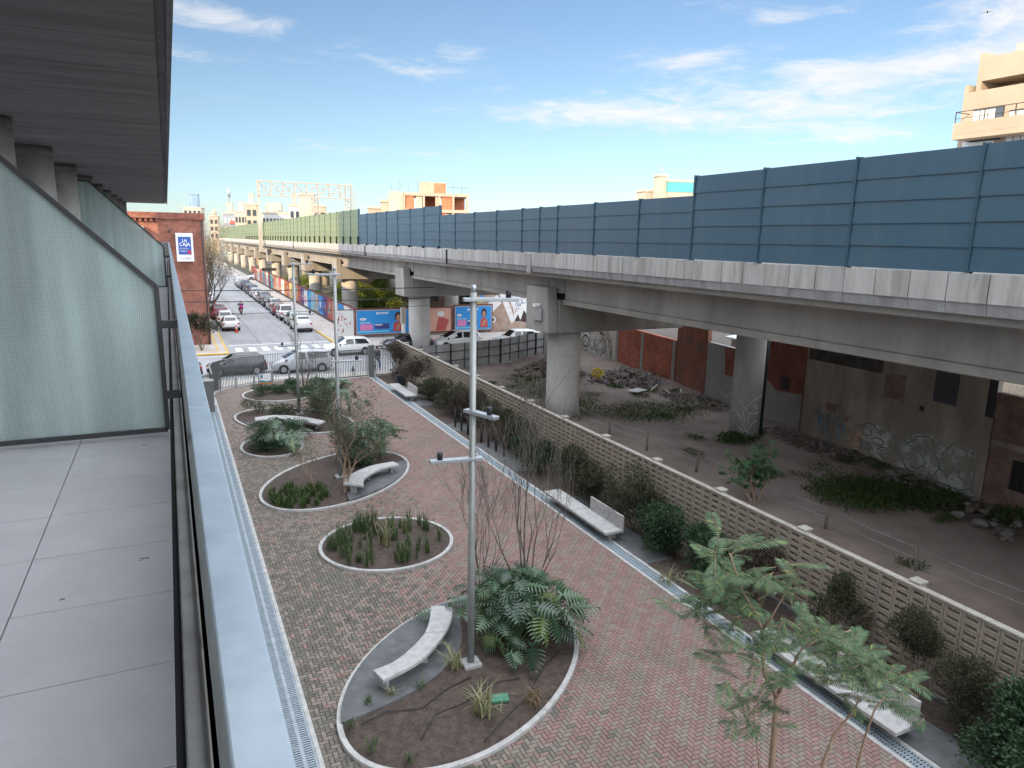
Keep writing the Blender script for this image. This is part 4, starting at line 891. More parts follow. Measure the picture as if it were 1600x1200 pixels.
for L in ([(48.4, .1), (48.5, 1.6), (49.4, 2.2), (50.6, 2.3)], arcpts(49.8, 1.3, .5, .6, 20, 320), arcpts(53.3, 1.2, .6, .5, 0, 330), [(51.0, .5), (51.4, 1.8), (51.8, .6)]): stroke(b, L, .18, .012)
b.build('outline', G_D, w7)
b = MB()
for L in ([(48.1, .1), (48.2, 1.8), (49.2, 2.5)], arcpts(51.9, 2.3, .9, .4, 0, 180), [(52.4, 1.9), (53.2, 2.3), (54.6, 2.2)]): stroke(b, L, .16, .014)
b.build('green_stroke', G_T, w7)
# sheds behind the walls, seen through the gap under the girder
t = thing('tin_shed', 'white metal shed roof showing over the party wall under the viaduct', 'shed', (36, 34, 0)); t.location = (0, 0, 0)
b = MB(); b.box(32.5, 44, 27, 35, 0, 3.9); b.build('wall', M['pwhite'], t); b = MB(); b.hexa([(32.2, 26.8, 3.9), (44.4, 26.8, 4.6), (44.4, 35.3, 4.6), (32.2, 35.3, 3.9), (32.2, 26.8, 4.0), (44.4, 26.8, 4.72), (44.4, 35.3, 4.72), (32.2, 35.3, 4.0)]); b.build('roof', mat('pale_blue_tin', (.62, .70, .76), rough=.4), t)
t = thing('white_house', 'low white rendered house behind the orange brick wall', 'house', (38, 44, 0)); t.location = (0, 0, 0)
b = MB(); b.box(35.5, 44, 38, 50, 0, 4.6); b.build('wall', M['pwhite'], t); b = MB(); b.box(35.3, 44.2, 37.8, 50.2, 4.6, 4.8); b.build('roof', M['cream2'], t)
b = MB(); b.box(35.46, 35.498, 43.2, 44, 2.2, 3.9); b.build('window', M['winglass'], t)
# ================= lettering =================
def text(s, size, name, m, parent, T, depth=.004, align='CENTER', bold=False, sx=1.):
    cu = bpy.data.curves.new('t', 'FONT'); cu.body = s; cu.size = size; cu.align_x = align; cu.extrude = depth; cu.resolution_u = 3
    if bold: cu.offset = size * .018
    o = bpy.data.objects.new('t', cu); COL.objects.link(o); dg = bpy.context.evaluated_depsgraph_get(); dg.update()
    me = bpy.data.meshes.new_from_object(o.evaluated_get(dg)); bpy.data.objects.remove(o); bpy.data.curves.remove(cu)
    for v in me.vertices: v.co = T @ Vector((v.co.x * sx, v.co.y, v.co.z))
    me.materials.clear(); me.materials.append(m); me.name = name
    return link(name, me, parent)
def faceT(origin, right, up):   # lettering plane
    r = Vector(right).normalized(); u = Vector(up).normalized(); n = r.cross(u)
    return Matrix(((r.x, u.x, n.x, origin[0]), (r.y, u.y, n.y, origin[1]), (r.z, u.z, n.z, origin[2]), (0, 0, 0, 1)))
INKW = mat('white_lettering', (.80, .80, .80), rough=.5); INKG = mat('grey_lettering', (.30, .30, .32), rough=.5)
# ================= red brick corner building and its sign =================
bk = thing('brick_building', 'red brick corner building with dentil cornice across the street', 'building', (-6, 69, 0)); bk.location = (0, 0, 0)
b = MB(); b.box(-16, 2.95, 68.6, 96, 0, 11.0); b.box(-16, -.56, 68.5, 68.6, 0, 10.8); b.build('wall', M['brickred'], bk)
b = MB(); b.box(-16, 3.05, 68.45, 96.1, 11.0, 11.55); b.build('cornice', brick_mat('cornice_brick', (.24, .075, .05), (.32, .11, .075), (.25, .13, .1), axes='xyz'), bk)
b = MB(); x = -15.9
while x < -.7: b.box(x, x + .22, 68.25, 68.5, 10.8, 11.05); x += .42
b.box(-16, -.5, 68.1, 68.449, 11.052, 11.3); b.build('dentil_band', M['brickred'], bk)
b = MB(); b.hexa([(-5, 67.5, 10.1), (-1.7, 67.5, 10.1), (-1.7, 68.49, 10.1), (-5, 68.49, 10.1), (-5, 67.5, 10.18), (-1.7, 67.5, 10.18), (-1.7, 68.49, 10.4), (-5, 68.49, 10.4)]); b.build('awning', M['slat'], bk)
b = MB(); b.box(-4.4, -2.3, 68.44, 68.49, 8.2, 9.9); b.build('window', M['winglass'], bk)
b = MB(); b.tube([(2.8, 68.5, 0), (2.8, 68.5, 10.9)], .06, 8); b.build('downpipe', M['steel'], bk)
b = MB(); b.box(.12, .24, 68.4, 68.6, 9.9, 10.1); b.build('wall_lamp', M['steel'], bk)
for i in range(4):
    for z in (2.0, 6.2): b = MB(); b.box(2.93, 2.97, 72 + i * 6, 74.4 + i * 6, z, z + 2.4); b.build('window', M['winglass'], bk)
sg = thing('wall_sign', 'white framed blue box sign reading La Caja on the red brick wall', 'sign', (1.3, 68.2, 8.6)); sg.location = (0, 0, 0)
b = MB(); b.box(.66, 2.0, 68.05, 68.59, 7.45, 9.85); b.build('light_box', M['white'], sg, bevel=.03)
b = MB(); b.box(.83, 1.83, 68.035, 68.05, 8.05, 9.55); b.build('blue_face', mat('sign_blue', (.045, .10, .36), rough=.4), sg)
Tt = lambda x, z, y=68.03: faceT((x, y, z), (1, 0, 0), (0, 0, 1))
text('LA', .34, 'lettering', INKW, sg, Tt(1.33, 9.12), bold=True); text('CAJA', .40, 'lettering', INKW, sg, Tt(1.33, 8.78), bold=True, sx=.92)
text('de ahorro', .17, 'lettering', INKW, sg, Tt(1.27, 8.52)); text('y seguro', .17, 'lettering', INKW, sg, Tt(1.2, 8.31))
text('42-818882', .21, 'lettering', INKG, sg, Tt(1.33, 7.66, 68.045), sx=1.0)
b = MB(); b.tube([(1.68, 68.02, 8.25), (1.68, 68.034, 8.25)], .15, 20); b.build('red_dot', mat('sign_red', (.55, .03, .06), rough=.5), sg)
# lower buildings along that pavement, mostly behind the trees
for i, (y0_, y1_, h, m, lb) in enumerate(((96.5, 118, 7.5, M['cream2'], 'pale low house on the pavement just past the brick building'), (118.5, 150, 9.5, M['cream'], 'ochre two-storey building behind the bare street trees'), (150.5, 230, 8.5, M['brickred'], 'long red building at the far end of the street'))):
    t = thing('street_house', lb, 'house', (0, y0_, 0)); t.location = (0, 0, 0); b = MB(); b.box(-14, 1.2 - .2 * i, y0_, y1_, 0, h); b.build('wall', m, t); b = MB(); b.box(-14.2, 1.5 - .2 * i, y0_ - .1, y1_ + .1, h, h + .3); b.build('cornice', M['cream2'], t)
    for k in range(4): b = MB(); yy_ = y0_ + (y1_ - y0_) * (.1 + .22 * k); b.box(1.18 - .2 * i, 1.22 - .2 * i, yy_, yy_ + 1.4, 3.4, 5.4); b.build('window', M['winglass'], t)
# ================= advertising hoardings =================
HB = mat('hoarding_frame', (.13, .045, .035), (.17, .06, .045), rough=.7)
AD = {n: mat('print_' + n, c, rough=.55) for n, c in dict(blue=(.025, .25, .60), pink=(.62, .20, .42), navy=(.05, .045, .20), red=(.42, .08, .07), orange=(.50, .20, .08), skin=(.42, .22, .14), hair=(.035, .02, .018), white=(.66, .66, .64), yellow=(.52, .42, .16), purple=(.23, .17, .42), peach=(.60, .33, .25), teal=(.08, .36, .40), grey=(.36, .36, .37), cyan=(.15, .52, .66)).items()}
YH = 68.75
def blob(cx_, cz, rx, rz_, n=18): return [(cx_ + rx * math.cos(2 * PI * i / n), cz + rz_ * math.sin(2 * PI * i / n)) for i in range(n)]
def put(t, name, pts, m, y): b = MB(); b.face([(p[0], y, p[1]) for p in pts][::-1] if False else [(p[0], y, p[1]) for p in pts]); return b.build(name, m, t)
def billboard(x0_, x1_, z0_, z1_, label):
    t = thing('billboard', label, 'billboard', ((x0_ + x1_) / 2, YH, 0)); t.location = (0, 0, 0)
    b = MB(); b.box(x0_, x1_, YH, YH + .12, z0_, z1_)
    for xx in (x0_ + .2, (x0_ + x1_) / 2, x1_ - .2): b.box(xx - .05, xx + .05, YH + .12, YH + .25, .05, z1_)
    b.build('frame', HB, t); b = MB(); b.box(x0_ + .12, x1_ - .12, YH - .02, YH, z0_ + .12, z1_ - .14); b.build('border', AD['grey'], t)
    put(t, 'poster', [(x0_ + .2, z0_ + .2), (x1_ - .2, z0_ + .2), (x1_ - .2, z1_ - .22), (x0_ + .2, z1_ - .22)], AD['blue'], YH - .024)
    w = x1_ - x0_; h = z1_ - z0_; X_ = lambda u: x0_ + w * u; Z_ = lambda v: z0_ + h * v; y = YH - .028
    text('personal', .36, 'lettering', INKW, t, faceT((X_(.48), y, Z_(.79)), (1, 0, 0), (0, 0, 1)), bold=True)
    put(t, 'pill', blob(X_(.14), Z_(.61), w * .06, h * .05), AD['white'], y)
    text('flow', .13, 'lettering', mat('print_ink', (.02, .15, .4)), t, faceT((X_(.14), y - .004, Z_(.585)), (1, 0, 0), (0, 0, 1)))
    text('Todo lo tuyo', .19, 'lettering', INKW, t, faceT((X_(.08), y, Z_(.46)), (1, 0, 0), (0, 0, 1)), align='LEFT', bold=True)
    put(t, 'pink_panel', [(X_(.09), Z_(.2)), (X_(.31), Z_(.2)), (X_(.31), Z_(.42)), (X_(.09), Z_(.42))], AD['pink'], y)
    put(t, 'navy_panel', [(X_(.34), Z_(.24)), (X_(.60), Z_(.24)), (X_(.60), Z_(.43)), (X_(.34), Z_(.43))], AD['navy'], y)
    put(t, 'white_line', [(X_(.35), Z_(.37)), (X_(.48), Z_(.37)), (X_(.48), Z_(.41)), (X_(.35), Z_(.41))], AD['white'], y - .004)
    put(t, 'pale_band', [(X_(.05), Z_(.12)), (X_(.6), Z_(.12)), (X_(.6), Z_(.17)), (X_(.05), Z_(.17))], AD['cyan'], y)
    put(t, 'printed_hair', blob(X_(.77), Z_(.68), w * .07, h * .17), AD['hair'], y); put(t, 'printed_face', blob(X_(.77), Z_(.63), w * .042, h * .12), AD['skin'], y - .004)
    put(t, 'printed_clothes', [(X_(.67), Z_(.13)), (X_(.88), Z_(.13)), (X_(.86), Z_(.42)), (X_(.79), Z_(.5)), (X_(.74), Z_(.5)), (X_(.68), Z_(.42))], AD['red'], y - .003)
    put(t, 'printed_arm', [(X_(.72), Z_(.2)), (X_(.78), Z_(.2)), (X_(.82), Z_(.44)), (X_(.76), Z_(.4))], AD['skin'], y - .006)
    return t
billboard(15.95, 21.6, .28, 2.95, 'wide blue advertising billboard behind the white hatchback')
billboard(26.2, 30.6, .3, 3.1, 'blue advertising billboard between the pier and the painted wall')
t = thing('billboard', 'torn peach coloured advertising panel half hidden by the round pier', 'billboard', (24, YH, 0)); t.location = (0, 0, 0)
b = MB(); b.box(21.7, 26.1, YH + .02, YH + .14, .3, 2.95); b.build('frame', HB, t)
put(t, 'poster', [(21.85, .45), (25.9, .45), (25.9, 2.8), (21.85, 2.8)], AD['peach'], YH + .01); put(t, 'printed_shape', blob(22.6, 1.9, .3, .45), AD['hair'], YH + .005); put(t, 'printed_shape', [(24.2, .5), (25.3, .5), (25.7, 1.6), (24.6, 2.0)], AD['red'], YH + .005); put(t, 'printed_shape', blob(24.8, 2.2, .4, .3), AD['white'], YH + .003)
put(t, 'printed_shape', [(22.0, .5), (23, .5), (22.7, 1.2), (22.1, 1.3)], AD['red'], YH + .005)
t = thing('billboard', 'narrow white poster panel crowded with tiny red print beside the corner', 'billboard', (15, YH, 0)); t.location = (0, 0, 0)
b = MB(); b.box(13.95, 15.9, YH + .0, YH + .12, .25, 2.9); b.build('frame', HB, t); put(t, 'poster', [(14.0, .32), (15.82, .32), (15.82, 2.82), (14.0, 2.82)], AD['white'], YH - .006)
rb = random.Random(8)
b = MB()
for k in range(26): x = rb.uniform(14.1, 15.5); z = rb.uniform(.4, 2.5); b.face([(x, YH - .01, z), (x + rb.uniform(.05, .25), YH - .01, z), (x + .15, YH - .01, z + rb.uniform(.1, .5))])
b.build('printed_text', AD['red'], t)
# hoarding along the street: one fence, every poster its own part
hf = thing('hoarding_fence', 'long poster-covered hoarding fence running along the pavement under the viaduct', 'fence', (16.4, 110, 0)); hf.location = (0, 0, 0)
b = MB(); b.box(16.35, 16.42, 69.2, 168, .1, 2.9); b.build('boards', HB, hf)
b = MB(); b.box(16.30, 16.35, 69.2, 168, .1, .3); b.build('plinth', M['steel'], hf)
names = ['grey', 'white', 'blue', 'peach', 'red', 'navy', 'blue', 'grey', 'cyan', 'blue', 'white', 'navy', 'red', 'orange', 'peach', 'yellow', 'red', 'orange', 'white', 'red', 'grey', 'orange', 'peach', 'teal', 'red', 'white', 'orange', 'blue', 'yellow', 'red', 'peach', 'white', 'orange', 'red']
y = 69.5
for i, nme in enumerate(names):
    w = rb.choice((2.4, 2.9, 3.1)); b = MB(); zt = 2.75 - rb.random() * .12
    b.face([(16.344, y + .1, .42), (16.344, y + w - .1, .42), (16.344, y + w - .1, zt), (16.344, y + .1, zt)]); p = b.build('poster', AD[nme], hf)
    for k in range(3):
        c2 = rb.choice([a for a in AD if a != nme]); u = rb.uniform(.3, w - 1.2); v = rb.uniform(.55, 1.7); b = MB()
        pts = blob(y + u + .35, v + .4, rb.uniform(.2, .45), rb.uniform(.2, .5), 10) if k else [(y + u, v), (y + u + .9, v), (y + u + .9, v + .35), (y + u, v + .35)]
        b.face([(16.340 - .002 * k, q[0], q[1]) for q in pts]); b.build('print', AD[c2], p)
    y += w
# painted wall behind the parked wagons
mw = thing('mural_wall', 'wall painted with a huge white swirling mural beside the billboards', 'wall', (33, 69, 0)); mw.location = (0, 0, 0)
ym = 69.4
prof = [(28.9, 0), (37.5, 0), (37.5, 4.6), (36.5, 5.3), (35, 5.5), (33.4, 5.5), (32, 5.3), (31, 4.9), (28.9, 5.1)]
b = MB(); k = len(prof); b.add([(x, ym, z) for x, z in prof] + [(x, ym + .3, z) for x, z in prof], [tuple(range(k)), tuple(range(2 * k - 1, k - 1, -1))] + [(i, k + i, k + (i + 1) % k, (i + 1) % k) for i in range(k)]); b.build('masonry', mat('mural_ground', (.30, .20, .15), (.42, .33, .27), rough=.85, scale=1.2), mw)
put(mw, 'painted_shape', [(28.9, 4.3), (30.2, 4.4), (31.5, 5.0), (28.9, 5.05)], AD['teal'], ym - .004)
put(mw, 'painted_shape', [(28.9, 1.3), (29.6, 1.0), (31.9, 3.1), (31.4, 4.0), (30.7, 3.5), (29.9, 2.6)], AD['white'], ym - .006)
put(mw, 'painted_shape', [(31.6, 4.2), (32.1, 4.6), (33.6, 1.2), (33.1, .9)], AD['white'], ym - .008)
put(mw, 'painted_shape', [(32.4, 4.4), (33.6, 5.2), (35.2, 5.3), (36.8, 4.6), (37.3, 3.8), (37.3, 2.9), (36, 2.2), (34.8, 1.3), (33.5, 1.4), (33.3, 2.6)], AD['white'], ym - .005)
put(mw, 'painted_shape', [(34.9, .7), (37.3, 2.7), (37.4, .6)], AD['purple'], ym - .009); put(mw, 'painted_shape', [(28.9, .3), (30.4, .3), (30.2, 1.2), (29.2, 1.2)], AD['purple'], ym - .004)
put(mw, 'painted_shape', blob(30.9, 1.35, .35, .35, 12), AD['white'], ym - .01); put(mw, 'painted_shape', blob(30.9, 1.35, .18, .18, 12), AD['hair'], ym - .012)
put(mw, 'painted_shape', [(34.2, 1.1), (34.6, 2.3), (35.1, 1.6), (35.0, .9)], AD['hair'], ym - .012); put(mw, 'painted_shape', [(33.5, 1.1), (33.9, 1.9), (34.2, 1.1)], AD['hair'], ym - .012); put(mw, 'painted_shape', [(29.2, 2.2), (29.5, 3.0), (29.9, 2.7), (29.7, 2.0)], AD['hair'], ym - .012)
put(mw, 'painted_shape', [(29.0, 3.3), (30.1, 3.7), (30.2, 3.4), (29.1, 2.9)], AD['yellow'], ym - .012); put(mw, 'painted_shape', [(29.6, 4.2), (29.9, 3.7), (29.4, 3.7)], AD['blue'], ym - .014)
b = MB(); rb2 = random.Random(11)
for k in range(34):
    x, z = rb2.uniform(33.3, 36.8), rb2.uniform(2.2, 5.0); r = rb2.uniform(.12, .4); a0 = rb2.uniform(0, 360)
    P_ = [(x + r * math.cos(rad(a0 + 25 * i)), ym - .016, z + r * math.sin(rad(a0 + 25 * i))) for i in range(9)]; Q_ = [(x + (r + .05) * math.cos(rad(a0 + 25 * i)), ym - .016, z + (r + .05) * math.sin(rad(a0 + 25 * i))) for i in range(9)]; b.ribbon(P_, Q_)
b.build('painted_line', AD['navy'], mw)
b = MB()
for k in range(16):
    x, z = rb2.uniform(32.6, 34.4), rb2.uniform(1.8, 4.4); b.face([(x, ym - .0145, z), (x + .22, ym - .0145, z + .05), (x + .2, ym - .0145, z + .28)])
b.build('painted_fleck', AD['peach'], mw)

# ================= vehicles (nose towards +Y, wheels on the ground) =================
CARS = {}
def car_shape(kind):
    # stations: y, half width, underside, belt, roof half width, top
    if kind == 'hatch': S = [(-2.02, .70, .42, .70, .60, .74), (-1.96, .80, .30, .88, .70, .92), (-1.80, .84, .24, .92, .62, 1.22), (-1.45, .86, .22, .93, .58, 1.44), (-.4, .87, .2, .92, .58, 1.50), (.25, .87, .2, .91, .58, 1.46), (1.02, .86, .2, .90, .70, .97), (1.7, .83, .22, .80, .64, .84), (1.98, .74, .3, .66, .58, .70), (2.04, .66, .4, .58, .5, .60)]; gl = (2, 5, 6); ws = 1.28
    if kind == 'sedan': S = [(-2.18, .70, .42, .74, .60, .78), (-2.12, .80, .30, .92, .70, .96), (-1.5, .85, .24, .95, .66, 1.02), (-.95, .86, .22, .93, .57, 1.38), (-.3, .87, .2, .92, .57, 1.44), (.3, .87, .2, .91, .57, 1.41), (1.05, .86, .2, .90, .70, .96), (1.8, .83, .22, .80, .64, .84), (2.1, .74, .3, .66, .58, .70), (2.16, .66, .4, .58, .5, .60)]; gl = (2, 5, 6); ws = 1.36
    if kind == 'suv': S = [(-2.12, .72, .46, .80, .66, .84), (-2.06, .84, .34, 1.00, .76, 1.04), (-1.92, .88, .28, 1.04, .68, 1.38), (-1.65, .89, .26, 1.05, .64, 1.64), (-.3, .90, .25, 1.03, .64, 1.70), (.3, .90, .25, 1.02, .64, 1.66), (1.0, .89, .25, 1.01, .76, 1.08), (1.75, .86, .27, .94, .72, .98), (2.06, .78, .34, .78, .64, .82), (2.12, .70, .44, .68, .56, .70)]; gl = (2, 5, 6); ws = 1.36
    if kind == 'van': S = [(-2.15, .72, .42, .80, .66, .84), (-2.1, .82, .30, .98, .74, 1.02), (-1.98, .86, .24, 1.0, .66, 1.40), (-1.75, .87, .22, 1.0, .62, 1.58), (-.3, .88, .2, .98, .62, 1.64), (.25, .88, .2, .96, .62, 1.58), (1.35, .87, .2, .92, .70, 1.0), (1.85, .83, .22, .80, .64, .84), (2.1, .74, .3, .66, .58, .70), (2.16, .66, .4, .58, .5, .60)]; gl = (2, 5, 6); ws = 1.36
    if kind == 'pickup': S = [(-2.5, .80, .50, .98, .74, 1.0), (-2.46, .88, .42, 1.04, .78, 1.05), (-.85, .90, .34, 1.05, .78, 1.06), (-.62, .90, .3, 1.05, .62, 1.70), (-.1, .90, .28, 1.04, .62, 1.74), (.45, .90, .28, 1.03, .62, 1.70), (1.1, .90, .28, 1.02, .76, 1.10), (2.0, .88, .3, .98, .74, 1.02), (2.4, .80, .36, .82, .66, .86), (2.46, .72, .46, .70, .58, .72)]; gl = (2, 5, 6); ws = 1.6
    return S, gl, ws
def make_car(kind, label):
    S, (ra, rb_, rc), ws = car_shape(kind)
    t = thing('parked_car', label, 'car', (0, 0, 0), 0, None)
    ring = lambda s: [(-s[1] * .82, s[0], s[2]), (-s[1], s[0], s[2] + .14), (-s[1] * 1.0, s[0], (s[2] + s[3]) / 2 + .05), (-s[1] * .965, s[0], s[3]), (-s[4], s[0], s[5] - .05), (-s[4] * .86, s[0], s[5]), (s[4] * .86, s[0], s[5]), (s[4], s[0], s[5] - .05), (s[1] * .965, s[0], s[3]), (s[1], s[0], (s[2] + s[3]) / 2 + .05), (s[1], s[0], s[2] + .14), (s[1] * .82, s[0], s[2])]
    b = MB(); n = 12; vs = [p for s in S for p in ring(s)]
    fs = [(i * n + j, i * n + (j + 1) % n, (i + 1) * n + (j + 1) % n, (i + 1) * n + j) for i in range(len(S) - 1) for j in range(n)]
    fs += [tuple(range(n - 1, -1, -1)), tuple(range((len(S) - 1) * n, len(S) * n))]
    b.add([(p[0], p[1], p[2]) for p in vs], [f[::-1] for f in fs], True); b.build('body', P_WHITE, t, bevel=.02)
    for s_ in (-1, 1):   # side windows follow the cabin
        for (i0, i1, u0, u1) in ((ra, ra + 2, .12, .96), (ra + 2, rc, .04, .86)):
            pts = []
            for tt in np.linspace(0, 1, 5):
                y = S[i0][0] + (S[i1][0] - S[i0][0]) * (u0 + (u1 - u0) * tt)
                j = max(k for k in range(len(S) - 1) if S[k][0] <= y + 1e-6); a = (y - S[j][0]) / (S[j + 1][0] - S[j][0]); q = [S[j][m_] + (S[j + 1][m_] - S[j][m_]) * a for m_ in range(6)]; pts.append(q)
            lo = []; hi = []
            for q in pts:
                bx_, bz = q[1] * .965, q[3]; tx, tz = q[4], q[5] - .05; dx, dz_ = tx - bx_, tz - bz
                f0, f1 = .08, .90
                lo.append((s_ * (bx_ + dx * f0 + .008), q[0], bz + dz_ * f0)); hi.append((s_ * (bx_ + dx * f1 + .008), q[0], bz + dz_ * f1))
            w = MB(); w.ribbon(lo, hi); w.build('side_window', M['carglass'], t)
    def glass(name, i0, i1, f0=.14, f1=.88):
        a, c = S[i0], S[i1]; L = lambda m_, f: a[m_] + (c[m_] - a[m_]) * f; w = MB(); d = Vector((0, (c[5] - a[5]), -(c[0] - a[0]))).normalized() * (.012 if (c[0] - a[0]) * 1 > 0 else .012)
        if d.z < 0: d = -d
        w.face([(-L(4, f0) * .86, L(0, f0) + d.y, L(5, f0) + d.z), (L(4, f0) * .86, L(0, f0) + d.y, L(5, f0) + d.z), (L(4, f1) * .86, L(0, f1) + d.y, L(5, f1) + d.z), (-L(4, f1) * .86, L(0, f1) + d.y, L(5, f1) + d.z)]); w.build(name, M['carglass'], t)
    glass('windscreen', 5, 6, .06, .9)
    glass('rear_window', ra, ra + 1, .05, .9) if kind != 'hatch' else glass('rear_window', 2, 3, -.3, .8)
    for s_ in (-1, 1):
        for yw in (-ws, ws):
            r = .31 if kind in ('hatch', 'sedan', 'van') else .36; xw = s_ * (S[4][1] - .085)
            w = MB(); w.tube([(xw - s_ * .11, yw, r), (xw + s_ * .075, yw, r), (xw + s_ * .095, yw, r)], [r, r, r * .93], 20); wl = w.build('wheel', M['tyre'], t)
            w = MB(); w.tube([(xw + s_ * .096, yw, r), (xw + s_ * .104, yw, r)], [r * .66, r * .6], 10); w.build('rim', M['rim'], wl)
            w = MB()
            w.tube([(s_ * (S[4][1] - .02), yw, r + .02), (s_ * (S[4][1] + .004), yw, r + .02)], r + .055, 20); w.build('wheel_arch', M['black'], t)
        w = MB(); s0 = S[1]; w.box(min(s_ * s0[1] * .99, s_ * s0[1] * .70), max(s_ * s0[1] * .99, s_ * s0[1] * .70), s0[0] - .05, s0[0] + .1, s0[3] - .2, s0[3] - .02); w.build('tail_light', M['redlamp'], t, bevel=.02)
        s0 = S[-2]; w = MB(); w.box(min(s_ * s0[1] * .98, s_ * s0[1] * .55), max(s_ * s0[1] * .98, s_ * s0[1] * .55), s0[0] - .16, s0[0] + .035, s0[3] - .1, s0[3] + .035); w.build('headlight', M['clearlamp'], t, bevel=.02)
        w = MB(); w.box(min(s_ * .88, s_ * 1.04), max(s_ * .88, s_ * 1.04), S[6][0] - .25, S[6][0] - .13, S[6][3] + .02, S[6][3] + .16); w.build('mirror', M['black'], t, bevel=.02)
    w = MB(); w.box(-.26, .26, S[0][0] - .015, S[0][0] + .02, .52, .63); w.build('number_plate', M['plate'], t)
    w = MB(); w.box(-S[0][1], S[0][1], S[0][0] - .03, S[1][0] + .1, .33, .46); w.build('bumper', M['black'], t, bevel=.02)
    return t
for k in ('hatch', 'sedan', 'suv', 'van', 'pickup'): CARS[k] = None
def place_car(kind, loc, rz, m, label, group=None, name='parked_car'):
    if CARS[kind] is None: CARS[kind] = c = make_car(kind, label); c.location = loc; c.rotation_euler = (0, 0, rz)
    else: c = another(CARS[kind], label, loc, rz)
    c.name = name; c.data
    if 'group' in c: del c['group']
    if group: c['group'] = group
    if m != P_WHITE: retint(c, P_WHITE, m)
    return c
# first of each kind stays white so that copies can be repainted
GR = 'cars parked in a row along the viaduct hoarding'
rowc = [('suv', P_WHITE, 'white sport utility car first in the parked row, nearest the crossing'), ('hatch', P_SAGE, 'pale green hatchback second in the parked row by the hoarding'), ('pickup', P_WHITE, 'white pickup truck third in the parked row by the hoarding'),
        ('hatch', P_RED, 'dark maroon hatchback parked just beyond the white pickup'), ('van', P_SILVER, 'silver minivan parked beyond the dark maroon hatchback'), ('sedan', P_DARK, 'black saloon parked between a silver minivan and a grey car'), ('suv', P_GREY, 'dark grey tall car parked past the black saloon'),
        ('sedan', P_WHITE, 'white saloon parked halfway along the hoarding row'), ('hatch', P_SILVER, 'silver hatchback parked past the white saloon'), ('van', P_BLUE, 'navy minivan in the far half of the parked row'), ('hatch', P_DARK, 'black hatchback parked past the navy minivan'),
        ('suv', P_BLUE, 'navy tall car in the far stretch of the parked row'), ('sedan', P_SILVER, 'silver saloon near the far end of the parked row'), ('hatch', P_WHITE, 'white hatchback last in the parked row, farthest away')]
y = 77.2; ro = random.Random(2)
place_car('sedan', (5.35, 80.2, -.02), 0, P_WHITE, 'white saloon parked at the brick corner with an orange cone behind it', 'cars parked by the brick building')
place_car('suv', (12.15, y, -.02), 0, rowc[0][1], rowc[0][2], GR)
place_car('hatch', (13.3, 60.2, -.02), rad(90), P_WHITE, 'white hatchback crossing the junction before the blue billboard', None, 'hatchback_car')
place_car('van', (23.4, 60.6, -.02), rad(90), P_WHITE, 'white minivan on the cross street beyond the grey site fence, beside the pier', 'cars on the cross street behind the site fence')
place_car('pickup', (12.15, y + 10.9, -.02), 0, P_WHITE, rowc[2][2], GR)
for i, (k, m, lb) in enumerate(rowc):
    y_ = y + 5.45 * i
    if i in (0, 2): continue
    place_car(k, (12.15 + ro.uniform(-.12, .12), y_, -.02), rad(ro.uniform(-1.5, 1.5)), m, lb, GR)
place_car('hatch', (5.2, 85.6, -.02), 0, P_WHITE, 'white hatchback parked in front of the maroon car by the brick building', 'cars parked by the brick building')
place_car('suv', (4.9, 90.6, -.02), 0, P_RED, 'maroon tall car parked farthest along the brick building', 'cars parked by the brick building')
place_car('sedan', (4.6, 112, -.02), 0, P_WHITE, 'white saloon parked far up the street under the bare trees', None)
place_car('suv', (17.0, 163, -.02), rad(90), P_WHITE, 'white car crossing at the far end of the street', None, 'crossing_car')
place_car('hatch', (3.9, 54.0, -.02), rad(90), P_DARK, 'black hatchback waiting just outside the curved fence', None, 'hatchback_car')
place_car('van', (8.35, 53.7, -.02), rad(90), P_SILVER, 'silver grey minivan stopped behind the black hatchback outside the fence', None, 'minivan_car')
place_car('suv', (28.6, 59.0, -.02), rad(90), P_WHITE, 'white estate car standing before the painted wall', 'cars on the cross street behind the site fence')
place_car('sedan', (18.9, 61.2, -.02), rad(90), P_DARK, 'black saloon on the cross street, mostly hidden by the block wall', 'cars on the cross street behind the site fence')
place_car('sedan', (-.6, 53.6, -.02), rad(90), P_DARK, 'black car ahead of the hatchback, barely showing past the balcony rail', None, 'saloon_car')
# traffic cones
def cone(loc, label):
    t = thing('traffic_cone', label, 'traffic cone', loc, 0, 'orange traffic cones'); OC = M.get('cone') or M.setdefault('cone', mat('cone_orange', (.70, .12, .03), rough=.5))
    b = MB(); b.box(-.2, .2, -.2, .2, 0, .04); b.build('base', OC, t); b = MB(); b.tube([(0, 0, .04), (0, 0, .78)], [.15, .035], 14); b.build('body', OC, t); b = MB(); b.tube([(0, 0, .42), (0, 0, .56)], [.1, .075], 14, caps=False); b.build('band', M['white'], t)
cone((5.75, 77.2, -.02), 'orange traffic cone just behind the white saloon'); cone((5.4, 108, -.02), 'orange traffic cone far up the street by a white saloon')
